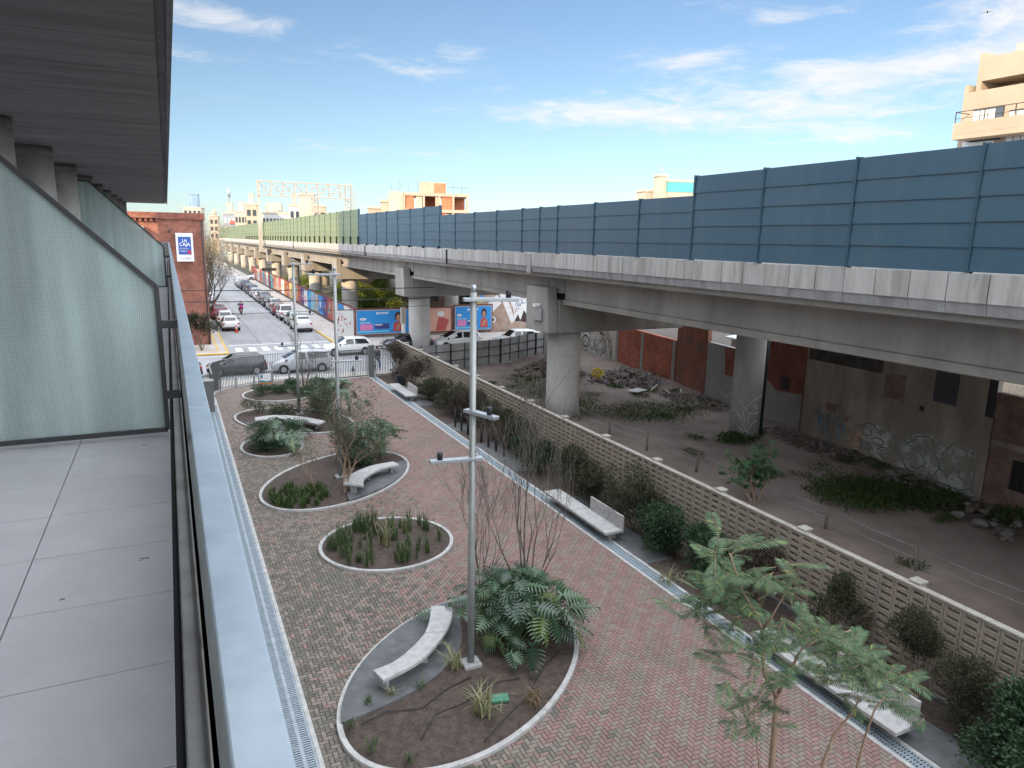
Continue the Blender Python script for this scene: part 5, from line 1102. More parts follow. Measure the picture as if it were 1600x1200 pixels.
# ================= people, dog, motorcycle =================
def skin(name, verts, edges, radii, m, parent=None, sub=2, root=0):
    me = bpy.data.meshes.new(name); me.from_pydata(verts, edges, []); me.materials.append(m); o = link(name, me, parent)
    sk = o.modifiers.new('skin', 'SKIN'); sk.use_smooth_shade = True
    for v, r in zip(me.skin_vertices[0].data, radii): v.radius = (r, r) if not hasattr(r, '__len__') else r
    me.skin_vertices[0].data[root].use_root = True
    s = o.modifiers.new('sub', 'SUBSURF'); s.levels = s.render_levels = sub
    return o
SKIN = mat('skin', (.42, .25, .17), rough=.6)
def fixmesh(o, label):   # bake the grown surface
    dg = bpy.context.evaluated_depsgraph_get(); dg.update(); me = bpy.data.meshes.new_from_object(o.evaluated_get(dg)); o.modifiers.clear(); o.data = me; me.name = label
def person(loc, rz, label, top, trousers, hair, pose='walk'):
    t = thing('person', label, 'person', loc, rz)
    if pose == 'walk':
        V = [(0, 0, .95), (0, .0, 1.15), (0, .01, 1.38), (0, .015, 1.5), (0, .03, 1.57), (0, .035, 1.66), (0, .03, 1.73),
             (-.09, 0, .9), (-.1, .14, .5), (-.1, .12, .09), (-.1, .24, .04), (.09, 0, .9), (.1, -.02, .5), (.1, -.2, .12), (.1, -.1, .04),
             (-.18, .0, 1.42), (-.24, -.08, 1.14), (-.23, .06, .9), (-.22, .1, .82), (.18, .0, 1.42), (.24, .06, 1.14), (.23, .16, .93), (.22, .2, .86)]
    else:   # seated on a motorcycle
        V = [(0, -.2, .82), (0, -.14, 1.02), (0, -.06, 1.25), (0, -.03, 1.36), (0, .0, 1.43), (0, .02, 1.52), (0, .02, 1.58),
             (-.1, -.15, .8), (-.2, .25, .72), (-.2, .12, .34), (-.2, .24, .28), (.1, -.15, .8), (.2, .25, .72), (.2, .12, .34), (.2, .24, .28),
             (-.19, -.03, 1.28), (-.28, .14, 1.08), (-.3, .36, 1.02), (-.3, .44, 1.02), (.19, -.03, 1.28), (.28, .14, 1.08), (.3, .36, 1.02), (.3, .44, 1.02)]
    E = [(0, 1), (1, 2), (2, 3), (3, 4), (4, 5), (5, 6), (0, 7), (7, 8), (8, 9), (9, 10), (0, 11), (11, 12), (12, 13), (13, 14), (2, 15), (15, 16), (16, 17), (17, 18), (2, 19), (19, 20), (20, 21), (21, 22)]
    Rr = [(.15, .11), (.14, .1), (.17, .11), (.065, .065), (.06, .06), (.095, .105), (.075, .085), .095, .07, .045, .04, .095, .07, .045, .04, .075, .05, .04, .035, .075, .05, .04, .035]
    body = skin('body', V, E, Rr, SKIN, t); fixmesh(body, 'body')
    Vt = V[:3] + [V[15], V[16], V[17], V[19], V[20], V[21]]
    o = skin('jacket', Vt, [(0, 1), (1, 2), (2, 3), (3, 4), (4, 5), (2, 6), (6, 7), (7, 8)], [(.165, .13), (.155, .115), (.185, .125), .088, .063, .05, .088, .063, .05], top, t); fixmesh(o, 'jacket')
    Vl = [V[0], V[7], V[8], V[9], V[11], V[12], V[13]]
    o = skin('trousers', Vl, [(0, 1), (1, 2), (2, 3), (0, 4), (4, 5), (5, 6)], [(.165, .125), .11, .085, .065, .11, .085, .065], trousers, t); fixmesh(o, 'trousers')
    h = Vector(V[5]); b = MB(); b.tube([h + Vector((0, -.015, -.02)), h + Vector((0, -.02, .06)), h + Vector((0, -.02, .12)), h + Vector((0, -.015, .145))], [.095, .108, .085, .03], 14); b.build('hair' if pose == 'walk' else 'helmet', hair, t)
    b = MB(); b.tube([h + Vector((0, .095, .0)), h + Vector((0, .125, -.03))], [.01, .02], 8)
    for s_ in (-.035, .035): b.tube([h + Vector((s_, .088, .03)), h + Vector((s_, .104, .03))], .013, 8)
    b.build('face', mat('face_tone', (.30, .17, .12), rough=.6), t)
    return t
NAVY = mat('navy_cloth', (.03, .04, .075), rough=.85); JEAN = mat('blue_jeans', (.06, .10, .19), rough=.85); BLK = mat('black_cloth', (.02, .02, .024), rough=.85); MAG = mat('magenta_plastic', (.45, .03, .22), rough=.4); HAIR = mat('dark_hair', (.03, .02, .015), rough=.6)
person((13.75, 52.3, 0), rad(200), 'pedestrian in dark jacket and jeans walking outside the narrow gate', NAVY, JEAN, HAIR)
t = thing('tote_bag', 'white and turquoise shopping bag held by the pedestrian at the gate', 'bag', (13.52, 52.16, .42))
b = MB(); b.add([(-.17, -.06, 0), (.17, -.06, 0), (.17, .06, 0), (-.17, .06, 0), (-.19, -.07, .36), (.19, -.07, .36), (.19, .07, .36), (-.19, .07, .36)], [(3, 2, 1, 0), (0, 1, 5, 4), (1, 2, 6, 5), (2, 3, 7, 6), (3, 0, 4, 7), (4, 5, 6, 7)]); b.build('bag', M['white'], t, bevel=.02)
b = MB(); b.tube([(-.1, 0, .35), (-.06, 0, .45), (.06, 0, .45), (.1, 0, .35)], .012, 6); b.build('handle', M['white'], t); b = MB(); b.face([(-.1, -.075, .1), (.1, -.075, .1), (.1, -.075, .26), (-.1, -.075, .26)]); b.build('print', AD['teal'], t)
# dog on the pavement
dg_ = thing('dog', 'small black and white dog standing outside the wide barred gate', 'dog', (11.6, 51.0, 0), rad(170))
DV = [(0, -.18, .40), (0, .0, .39), (0, .2, .41), (0, .3, .50), (0, .38, .56), (0, .5, .53), (0, -.26, .44), (0, -.40, .56), (-.07, .2, .3), (-.07, .19, .16), (-.07, .2, .02), (.07, .2, .3), (.07, .21, .16), (.07, .23, .02), (-.07, -.17, .30), (-.07, -.13, .20), (-.07, -.22, .12), (-.07, -.19, .02), (.07, -.18, .30), (.07, -.14, .20), (.07, -.24, .12), (.07, -.21, .02), (-.05, .36, .63), (.05, .36, .63)]
DE = [(0, 1), (1, 2), (2, 3), (3, 4), (4, 5), (0, 6), (6, 7), (2, 8), (8, 9), (9, 10), (2, 11), (11, 12), (12, 13), (0, 14), (14, 15), (15, 16), (16, 17), (0, 18), (18, 19), (19, 20), (20, 21), (4, 22), (4, 23)]
o = skin('body', DV, DE, [.095, .1, .12, .075, .075, .04, .04, .02, .05, .03, .028, .05, .03, .028, .06, .035, .027, .028, .06, .035, .027, .028, .025, .025], mat('dog_coat', (.02, .02, .02), (.30, .29, .27), rough=.8, scale=9, lo=.56, hi=.6), dg_, 2); fixmesh(o, 'body')
mc = thing('motorcycle', 'magenta motorcycle riding up the street away from the junction', 'motorcycle', (7.75, 95, -.02))
for yw, nm in ((-.62, 0), (.66, 1)):
    b = MB(); b.tube([(-.06, yw, .3), (.06, yw, .3)], .3, 20); w = b.build('wheel', M['tyre'], mc); b = MB(); b.tube([(-.065, yw, .3), (.065, yw, .3)], .17, 14); b.build('rim', M['rim'], w)
b = MB(); b.tube([(0, .66, .3), (0, .5, .8), (0, .45, 1.0)], .05, 8); b.tube([(-.34, .4, 1.02), (0, .45, 1.0), (.34, .4, 1.02)], .022, 8); b.build('fork', M['steel'], mc)
b = MB(); b.tube([(0, .42, .75), (0, .15, .82), (0, -.2, .76), (0, -.6, .78), (0, -.8, .82)], [.1, .16, .13, .12, .06], 12); b.tube([(0, .3, .45), (0, -.1, .42), (0, -.45, .4)], [.12, .17, .1], 10); b.build('body', MAG, mc)
b = MB(); b.box(-.2, .2, -.95, -.55, .82, 1.16); b.build('delivery_box', MAG, mc, bevel=.03); b = MB(); b.box(-.09, .09, -.86, -.82, .66, .76); b.build('tail_light', M['redlamp'], mc); b = MB(); b.box(-.1, .1, -.86, -.84, .48, .6); b.build('number_plate', M['plate'], mc)
person((7.75, 95.05, 0), 0, 'motorcyclist in black jacket and helmet riding the magenta motorcycle', BLK, BLK, NAVY, 'ride')
# overhead cables
for i, (z0_, z1_, y_, lb) in enumerate(((6.0, 5.8, 57.0, 'upper black cable strung across the street to the viaduct'), (5.2, 4.9, 57.2, 'lower black cable strung across the street to the viaduct'), (4.1, 4.35, 56.6, 'lowest thin cable sagging across the street towards the round pier'))):
    P_ = [(-8 + 28 * s, y_, z0_ + (z1_ - z0_) * s - .5 * 4 * s * (1 - s) * .35) for s in np.linspace(0, 1, 16)]; b = MB(); b.tube(P_, .035 if i < 2 else .018, 5); o = b.build('overhead_cable', M['black']); tag(o, lb, 'cable')
t = thing('street_pole', 'white squared utility post standing in front of the blue billboard', 'pole', (20.1, 66.4, .1))
b = MB(); b.box(-.14, .14, -.14, .14, 0, 1.6); b.build('shaft', M['white'], t); b = MB(); b.box(-.24, .24, -.2, .2, 1.6, 3.1); b.build('box', M['cream2'], t, bevel=.02)
t = thing('dark_street_sign', 'small dark two-arm street sign by the viaduct piers far up the pavement', 'sign', (15.3, 128, .1))
b = MB(); b.tube([(0, 0, 0), (0, 0, 4.2)], .06, 8); b.build('post', M['black'], t); b = MB(); b.box(-1.2, 1.2, -.04, .04, 3.6, 4.1); b.build('plate', M['steel'], t)
# ================= far buildings =================
def far(px, py, D):
    d = ray(px, py) / 1110 * D; return d[0], d[1], d[2] + 10
def tower(name, label, px0, px1, py, D, m, cols=3, rows_=4, wm=None, depth=None, extra=None, wz=3.2, cat='building', sides=True):
    xa, ya, z = far((px0 + px1) / 2, py, D); w = (px1 - px0) * D / 1110
    depth = depth or w; t = thing(name, label, cat, (xa, ya, 0), rad(-14))
    b = MB(); b.box(-w / 2, w / 2, 0, depth, 0, z); b.build('wall', m, t)
    b = MB(); b.box(-w / 2 - .2, w / 2 + .2, -.2, depth + .2, z, z + .5); b.build('roof', M['cream2'] if m != M['towerblue'] else M['towerblue'], t)
    if cols:
        cw = w / cols; me = None
        for r in range(rows_):
            for c_ in range(cols):
                if me is None:
                    b = MB(); b.box(-cw * .3, cw * .3, -.12, .02, -.9, .9); o = b.build('window', wm or M['winglass'], t); me = o.data
                else: o = link('window', me, t)
                o.location = (-w / 2 + cw * (c_ + .5), 0, z - 2.4 - r * wz)
    if extra: extra(t, w, depth, z)
    return t
def tank(t, w, d, z):
    b = MB(); b.box(-w * .25, w * .2, d * .3, d * .7, z + .5, z + 3.6); b.build('roof_tank', M['cream2'], t)
def white_base(t, w, d, z):
    for r in range(3):
        for c_ in range(2): b = MB(); b.box(-w * .3 + c_ * w * .35, -w * .3 + c_ * w * .35 + w * .2, -.3, .02, z - 9 - 3.4 * r, z - 7 - 3.4 * r); b.build('balcony', M['pwhite'], t)
tower('glass_tower', 'distant blue glass tower rising behind the brick building', 295, 308, 304, 450, M['towerblue'], 0, 0, extra=white_base)
tower('apartment_block', 'cream apartment block at the foot of the blue glass tower', 287, 313, 325, 430, M['cream2'], 4, 3, M['winglass'])
def cupola(t, w, d, z): b = MB(); b.tube([(0, d / 2, z), (0, d / 2, z + 2), (0, d / 2, z + 3.4)], [w * .36, w * .28, w * .12], 8); b.build('cupola', M['cream'], t)
tower('stone_tower', 'ornate cream stone tower with a tapering top on the skyline', 327, 340, 338, 330, M['cream'], 2, 3, extra=cupola)
def mast(t, w, d, z):
    b = MB(); b.box(-w * .25, w * .25, d * .3, d * .7, z + .5, z + 4); b.build('roof_house', M['cream2'], t)
    b = MB(); b.tube([(0, d / 2, z + 4), (0, d / 2, z + 9.5)], .12, 6); b.tube([(0, d / 2, z + 6), (0, d / 2, z + 9)], .45, 6)
    for k in range(4): b.bar((-.5, d / 2, z + 4.4 + k), (.5, d / 2, z + 4.9 + k), .1, .1)
    b.build('antenna', M['galv'], t)
def redpan(t, w, d, z):
    mast(t, w, d, z)
    for r in range(3): b = MB(); b.box(w * .02, w * .5, -.5, .0, z - 3.6 - r * 3.2, z - 2.4 - r * 3.2); b.build('red_balcony', AD['red'], t)
tower('apartment_block', 'slate and red balconied block carrying a tall antenna', 349, 367, 334, 260, mat('slate_render', (.22, .24, .28)), 3, 3, M['winlight'], extra=redpan)
tower('glass_tower', 'slim distant blue grey tower beside the antenna block', 371, 378, 315, 600, M['towerblue'], 0, 0)
tower('apartment_block', 'pale low block with a row of windows left of the gantry leg'.replace('left of', 'beside'), 367, 386, 332, 240, M['cream2'], 4, 3, extra=tank)
tower('apartment_block', 'tan stepped building just behind the gantry leg', 384, 401, 320, 220, M['cream'], 2, 3, extra=tank)
tower('long_building', 'long white terraced building seen under the gantry truss', 405, 452, 334, 230, M['pwhite'], 9, 2, extra=tank)
tower('apartment_block', 'small tan rooftop block standing over the long white building', 415, 424, 322, 260, M['cream'], 1, 2)
tower('apartment_block', 'white and grey block with roof aerials near the pale tall block', 452, 468, 322, 210, M['pwhite'], 2, 2, extra=tank)
tower('tall_block', 'tall plain cream block standing behind the lattice gantry legs', 467, 490, 305, 190, M['cream2'], 0, 0)
tower('apartment_block', 'low tan building at the foot of the tall cream block', 490, 508, 323, 190, M['cream'], 2, 2)
tower('apartment_block', 'plain cream block next to the unfinished brick building', 596, 626, 316, 140, M['cream2'], 0, 0)
tower('apartment_block', 'low cream parapet building peeping over the acoustic barrier', 575, 600, 326, 150, M['cream'], 0, 0)
# unfinished building: slabs, columns and red infill
xa, ya, zt = far(682, 302, 135)
uf = thing('unfinished_building', 'unfinished building of bare concrete frames and red hollow brick infill', 'building', (xa, ya, 0), rad(-16)); w = 12.4
CF = M['cream']; BR = mat('infill_brick', (.42, .13, .07), (.52, .19, .10), rough=.9, scale=1.5)
b = MB()
for z in (zt - 9.4, zt - 6.2, zt - 3.0, zt): b.box(-w / 2, w / 2, 0, 9, z - .55, z)
b.build('floor_slabs', CF, uf)
for x in (-6.1, -2.4, .6, 3.2, 5.9):
    for y_ in (.0, 8.4):
        b = MB(); b.box(x - .2, x + .2, y_ + .01, y_ + .45, 0, zt - .56); b.build('column', CF, uf)
for (x0_, x1_, lv, m) in ((-6.1, -4.2, 0, BR), (-3.9, -2.7, 0, M['cream2']), (-.2, .5, 0, M['cream']), (1.0, 2.9, 0, BR), (-6, -4.0, 1, BR), (.8, 2.0, 1, BR), (3.5, 5.4, 1, BR), (-6, 5.8, 2, BR)):
    b = MB(); z1_ = zt - .56 - 3.15 * lv; b.box(x0_, x1_, .3, .5, z1_ - 2.6, z1_); b.build('infill', m, uf)
b = MB(); b.box(-2.4, .6, 5, 5.2, zt - 3, zt - .56); b.build('rear_wall', BR, uf)
b = MB(); b.box(3.2, 6, 6.5, 6.7, zt - 3, zt - .56); b.build('rear_wall', BR, uf)
b = MB(); b.box(-3, 2.0, 2.5, 7, zt, zt + 2.2); b.build('stair_head', M['cream'], uf); b = MB(); b.box(-.3, 1.9, 2.45, 2.5, zt, zt + 2.0); b.build('stair_wall', BR, uf)
b = MB(); b.box(-9.0, -6.25, .5, 6, 0, zt + .2); b.build('lift_shaft', M['cream2'], uf)
b = MB()
for k in range(9): b.bar((-8.5 + k * 1.7, 3, zt), (-8.5 + k * 1.7, 3, zt + 1.6 + .7 * (k % 2)), .06, .06)
b.bar((2.5, 3, zt + 1.3), (6.5, 3, zt + 1.3), .06, .06); b.build('starter_bars', M['steel'], uf)
tower('water_tower', 'slim pale water tank tower with an aerial above the barrier', 1028, 1044, 276, 165, M['cream2'], 0, 0, cat='tower', extra=lambda t, w, d, z: (MB().tube([(0, d / 2, z), (0, d / 2, z + .8)], .25, 8).tube([(0, d / 2, z + .8), (.25, d / 2, z + 1.4), (0, d / 2, z + 2.0)], .12, 6).tube([(0, d / 2, z + 2), (0, d / 2, z + 2.8)], .05, 6).build('aerial', M['galv'], t)))
def bands(t, w, d, z):
    b = MB(); b.box(-w / 2 - .1, w / 2 + .1, -.1, d, z - 2.2, z + .1); b.build('teal_fascia', AD['teal'], t)
    for k in range(2): b = MB(); b.box(-w / 2, w / 2, -.14, .0, z - 4.6 - 2.6 * k, z - 3.4 - 2.6 * k); b.build('brick_band', BR, t)
tower('apartment_block', 'brick banded building with a green roof edge above the barrier', 1044, 1096, 285, 165, M['cream2'], 0, 0, extra=bands)
tower('low_building', 'low cream rooftop just clearing the barrier beside the water tank', 1005, 1036, 300, 170, M['cream2'], 0, 0)
# beige stepped building beyond the viaduct
XB = 52.0
bb = thing('beige_building', 'beige stepped apartment building with balconies looming over the barrier', 'building', (XB, 20, 0)); bb.location = (0, 0, 0)
def yz(px, py, X_=XB): p = atx(px, py, X_); return p.y, p.z
def slab_(b, y0_, y1_, z0_, z1_, x0_=XB, x1_=XB + 12): b.box(x0_, x1_, min(y0_, y1_), max(y0_, y1_), z0_, z1_)
yl4, z4 = yz(1531, 92, XB + .3); yl3, z3 = yz(1508, 134); zo0 = yz(1535, 141)[1]; zo1 = yz(1533, 127, XB + .3)[1]
XF = XB - 1.5; yl2, z2 = yz(1490, 193, XF); z1b = yz(1486, 219, XF)[1]; zr = yz(1491, 176, XF)[1]
yR = 4.0
b = MB(); slab_(b, yR, yl4 - .36, zo1, z4, XB + .3); slab_(b, yR, yl4 - .36, zo0 - .6, zo1 - .01, XB + 2.6)
slab_(b, yR, yl3 - .31, 0, zo0, XB); slab_(b, yl3 - .3, yl3, 0, z3, XB + .02, XB + 12); slab_(b, yl4 - .35, yl4, zo0 - .3, z4 + .35, XB + .32)
b.build('wall', M['cream'], bb)
b = MB(); slab_(b, yR, yl2, z1b + .36, z2, XF, XF + .18); slab_(b, yl2 - .2, yl2, z1b + .36, z2, XF + .19, XB - .01); slab_(b, yR, yl2, z1b, z1b + .35, XF, XB - .01); b.build('balcony', M['cream'], bb)
b = MB(); b.bar((XF + .05, yR, zr), (XF + .05, yl2 - .05, zr), .05, .05); b.bar((XF + .05, yl2 - .05, zr), (XB, yl2 - .05, zr), .05, .05); b.bar((XF + .05, yR, zr - .45), (XF + .05, yl2 - .05, zr - .45), .03, .03)
for k in range(9): b.bar((XF + .05, yl2 - .06 - k * 2.0, z2), (XF + .05, yl2 - .06 - k * 2.0, zr), .05, .05)
b.build('balcony_rail', M['steel'], bb)
for a, c_ in ((1521, 1566), (1578, 1624)):
    ya_, zt_ = yz(a, 177); yb_, zb_ = yz(c_, 196)
    f = MB(); slab_(f, ya_, yb_, zb_ - .9, zt_ + .2, XB - .06, XB - .002); o = f.build('window', M['steel'], bb)
    for k in range(4):
        p = MB(); u0 = ya_ + (yb_ - ya_) * (k + .06) / 4; u1 = ya_ + (yb_ - ya_) * (k + .94) / 4; slab_(p, u0, u1, zb_ - .8, zt_ + .1, XB - .09, XB - .062); p.build('pane', M['winlight'] if k < 3 else M['winglass'], o)
for lo_ in (1505, 1590):
    f = MB(); ya_, zt_ = yz(lo_, 224); slab_(f, ya_, ya_ - 2.2, zt_ - 2.4, zt_ + .1, XB - .06, XB - .002); f.build('window', M['winlight'], bb)
b = MB(); slab_(b, yz(1558, 85)[0], yz(1572, 85)[0], z4, z4 + .9, XB + 2, XB + 4); b.build('chimney', M['cream2'], bb)
# aeroplane
px_, py_, pz_ = far(1543, 18, 2300)
pl = thing('airplane', 'tiny airliner crossing the clouds high above the beige building', 'airplane', (px_, py_, pz_), rad(-60))
b = MB(); b.tube([(0, -17, 0), (0, -13, .2), (0, 12, 0), (0, 18, .6)], [.3, 2, 2, .4], 12); b.build('fuselage', M['pwhite'], pl)
b = MB(); b.prism([(0, -3), (17, 5), (17, 7), (0, 3)], -.3, .1); b.prism([(0, 3), (-17, 7), (-17, 5), (0, -3)], -.3, .1); b.build('wing', M['pwhite'], pl)
b = MB(); b.prism([(0, 14), (6, 17), (6, 18), (0, 17)], .5, .7); b.prism([(0, 17), (-6, 18), (-6, 17), (0, 14)], .5, .7); b.hexa([(-.2, 13, 1), (.2, 13, 1), (.2, 17.5, 1), (-.2, 17.5, 1), (-.2, 16.5, 6), (.2, 16.5, 6), (.2, 18.5, 6), (-.2, 18.5, 6)]); b.build('tail', M['towerblue'], pl)
# old brick sheds beyond the viaduct
t = thing('brick_shed', 'old brick shed standing in the shade behind the far viaduct piers', 'shed', (35, 100, 0)); t.location = (0, 0, 0)
b = MB(); b.box(32.5, 44, 76, 150, 0, 7); b.build('wall', M['brickdark'], t); b = MB(); b.box(32.3, 44.2, 75.8, 150.2, 7, 7.3); b.build('roof', M['steel'], t)
for k in range(6): b = MB(); b.box(32.44, 32.5, 80 + k * 11, 83 + k * 11, 1.5, 4.5); b.build('window', M['winglass'], t)

# ================= plants =================
def unit(a): return a / np.maximum(np.linalg.norm(a, axis=-1, keepdims=True), 1e-9)
def leaves(P, D, L, Wd, rng, fold=.18, up=None):
    n = len(P); D = unit(D); N0 = unit(rng.normal(0, .55, (n, 3)) + np.array([0, 0, 1.]) if up is None else up)
    S = unit(np.cross(D, N0)); N = np.cross(S, D); L = np.broadcast_to(np.asarray(L, float), (n,))[:, None]; Wd = np.broadcast_to(np.asarray(Wd, float), (n,))[:, None]
    m_ = P + D * L * .42; V = np.stack([P, m_ + S * Wd / 2 + N * Wd * fold, P + D * L - N * L * .06, m_ - S * Wd / 2 + N * Wd * fold], 1).reshape(-1, 3)
    k = np.arange(n)[:, None] * 4; F = np.concatenate([k + np.array([[0, 2, 1]]), k + np.array([[0, 3, 2]])], 0); return V, F
def inst(TV, TF, Ms):   # many copies of a leaf template in one mesh
    Ms = np.array([[list(r) for r in m] for m in Ms]); V = np.einsum('nij,vj->nvi', Ms[:, :3, :3], TV) + Ms[:, None, :3, 3]
    n = len(Ms); F = (np.arange(n)[:, None, None] * len(TV) + TF[None]).reshape(-1, TF.shape[1]); return V.reshape(-1, 3), F
def branch(mb, p, d, L, r, depth, rng, tips, up=.25, wig=.16, spread=.55, nseg=4, kids=(2, 3), rk=.68, lk=.72, rmin=.0035, sides=6):
    pts = [p.copy()]; rs = [r]; q = p.copy(); dd = d.normalized()
    for i in range(nseg):
        dd = (dd + Vector((rng.uniform(-wig, wig), rng.uniform(-wig, wig), rng.uniform(-wig, wig) + up * .25))).normalized(); q = q + dd * (L / nseg); pts.append(q.copy()); rs.append(max(rmin, r * (1 - .38 * (i + 1) / nseg)))
    mb.tube(pts, rs, sides if depth > 1 else 4, caps=False)
    if depth == 0: tips.append((q, dd)); return
    tips.append((q, dd))
    for k in range(rng.randint(*kids)):
        i = rng.randint(max(1, nseg - 2), nseg) if k else nseg; a = rng.uniform(0, 2 * PI); s = Vector((math.cos(a), math.sin(a), rng.uniform(-.2, .5)))
        branch(mb, pts[i], (dd + s * spread * rng.uniform(.6, 1.3)).normalized(), L * lk * rng.uniform(.75, 1.2), rs[i] * rk, depth - 1, rng, tips, up, wig, spread, max(2, nseg - 1) if depth < 3 else nseg, kids, rk, lk, rmin, sides)
LM = dict(olive=leafmat('olive_shrub_leaf', (.035, .04, .022), (.075, .078, .045)), bronze=leafmat('bronze_shrub_leaf', (.045, .035, .026), (.085, .068, .05)), green=leafmat('dark_glossy_leaf', (.022, .05, .026), (.06, .105, .05), rough=.38),
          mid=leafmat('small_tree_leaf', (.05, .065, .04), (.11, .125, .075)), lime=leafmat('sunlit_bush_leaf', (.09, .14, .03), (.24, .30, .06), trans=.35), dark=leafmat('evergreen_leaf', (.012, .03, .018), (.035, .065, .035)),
          phil=leafmat('philodendron_leaf', (.018, .05, .026), (.075, .14, .065), third=(.15, .20, .06), rough=.26, spec=.6, trans=.22), fern=leafmat('feathery_leaflet', (.05, .105, .055), (.16, .24, .115), third=(.32, .34, .09), trans=.38, rough=.4), iris=leafmat('iris_blade', (.03, .06, .025), (.11, .15, .06), third=(.28, .26, .10)),
          pale=leafmat('variegated_blade', (.16, .17, .08), (.34, .33, .18)), castor=leafmat('palmate_leaf', (.04, .10, .05), (.10, .18, .075)), dry=leafmat('dry_leaf', (.16, .10, .05), (.26, .17, .09)), weed=leafmat('weed_leaf', (.025, .055, .015), (.075, .115, .03)), yel=leafmat('yellowing_street_leaf', (.16, .13, .07), (.30, .25, .13)))
def crown_pts(blobs, n, rng, shell=.55):
    Wt = np.array([b[3] * b[4] * b[5] for b in blobs]) ** (2 / 3); idx = rng.choice(len(blobs), n, p=Wt / Wt.sum()); B = np.array(blobs)[idx]; u = unit(rng.normal(size=(n, 3))); r = shell + (1 - shell) * rng.random((n, 1)) ** .7
    r = np.where(rng.random((n, 1)) < .2, r * rng.uniform(1.05, 1.5, (n, 1)), r); return B[:, :3] + u * B[:, 3:6] * r, u
GW = 'shrubs planted along the block wall'
def shrub(label, x, y, h, r, kind='olive', stem=.25, n=2600, leaf=.075, lw=.032, group=None, name='shrub', z=0., seed=None, cat='shrub', ry=None):
    if group == GW: r *= 1.22; h *= 1.1; n = int(n * 1.9); leaf *= 1.15; lw *= 1.25; ry = ry * 1.22 if ry else None
    rs = np.random.default_rng(seed if seed is not None else int(x * 37 + y * 101)); rr = random.Random(int(x * 11 + y * 7)); t = thing(name, label, cat, (x, y, z), 0, group); ry = ry or r
    hc = h - stem; blobs = []
    for k in range(11): a = rr.uniform(0, 2 * PI); f = rr.uniform(.0, .72); blobs.append((math.cos(a) * r * f, math.sin(a) * ry * f, stem + hc * rr.uniform(.22, .82), r * rr.uniform(.26, .5), ry * rr.uniform(.26, .5), hc * rr.uniform(.15, .26)))
    P, u = crown_pts(blobs, n, rs); keep_ = P[:, 2] > .03; P, u = P[keep_], u[keep_]
    D = u * .8 + rs.normal(0, .55, P.shape) + np.array([0, 0, .35]); sz = rs.uniform(.7, 1.3, len(P)); V, F = leaves(P, D, leaf * sz, lw * sz, rs); npmesh('foliage', V, F, LM[kind], t)
    b = MB(); tips = []
    for k in range(4): a = rr.uniform(0, 2 * PI); branch(b, Vector((0, 0, -.03)), Vector((math.cos(a) * .35, math.sin(a) * .35, 1)), h * .42, .022 + h * .006, 2, rr, tips, spread=.6)
    b.build('stem', M['bark'], t); return t
GW = 'shrubs planted along the block wall'
shrub('dark rounded shrub on a thin stem beyond the far white bench', 14.0, 43.6, 2.3, .95, 'bronze', .75, 2600, group=GW)
shrub('brownish shrub at the end of the block wall beside the narrow gate', 14.2, 48.6, 2.5, .9, 'bronze', .9, 2400, group=GW)
shrub('low reddish-brown shrub between the dark planter and the gate', 14.0, 47.4, .9, .6, 'bronze', .1, 900, group=GW)
shrub('bushy grey-olive shrub just on the near side of the far white bench', 14.0, 39.6, 1.5, .85, 'olive', .1, 2400, group=GW)
shrub('grey-olive shrub filling the gap before the black bollards', 14.1, 37.4, 1.6, .95, 'olive', .1, 2600, group=GW)
shrub('dark bronze shrub above the farthest black bollards', 14.2, 34.6, 1.9, .95, 'bronze', .4, 2800, group=GW)
shrub('dark olive shrub leaning over the middle of the bollard row', 14.2, 31.6, 1.8, .95, 'olive', .4, 2800, group=GW)
shrub('olive shrub behind the lamp arm and last bollards', 14.1, 28.6, 1.7, .9, 'olive', .3, 2800, group=GW)
shrub('broad dark green shrub seen through the twigs of the bare tree', 13.9, 26.3, 1.6, 1.0, 'dark', .1, 3200, group=GW)
shrub('brown-tinged shrub against the wall at the far tip of the middle bench', 14.1, 24.0, 1.8, .95, 'olive', .2, 3000, group=GW)
shrub('tall dark olive shrub directly behind the bench backrest', 14.15, 19.4, 2.05, .8, 'olive', .2, 4200, .07, .03, group=GW, ry=1.15)
shrub('dense dark green shrub at the near end of the middle bench', 14.0, 17.3, 1.55, .8, 'green', .08, 4200, .075, .04, group=GW)
shrub('dense dark green shrub half covered by the feathery tree tops', 14.0, 15.2, 1.6, .9, 'green', .08, 4200, .075, .04, group=GW)
shrub('bronze shrub rising behind the yellowish feathery fronds', 14.2, 13.3, 1.9, .8, 'bronze', .4, 3600, .065, .026, group=GW)
shrub('slender olive shrub before the wall just past the hidden bench', 14.25, 11.0, 2.05, .6, 'olive', .7, 3200, .06, .024, group=GW)
shrub('airy olive standard shrub on a bare forked stem', 14.2, 8.75, 2.2, .62, 'olive', .95, 3600, .055, .02, group=GW)
shrub('ragged olive shrub between the forked one and the corner bush', 14.2, 7.55, 1.75, .65, 'olive', .2, 3400, .055, .02, group=GW)
shrub('big dense glossy green bush nearest on the wall border', 13.8, 6.0, 1.8, 1.05, 'green', .05, 7500, .075, .042, group=GW)
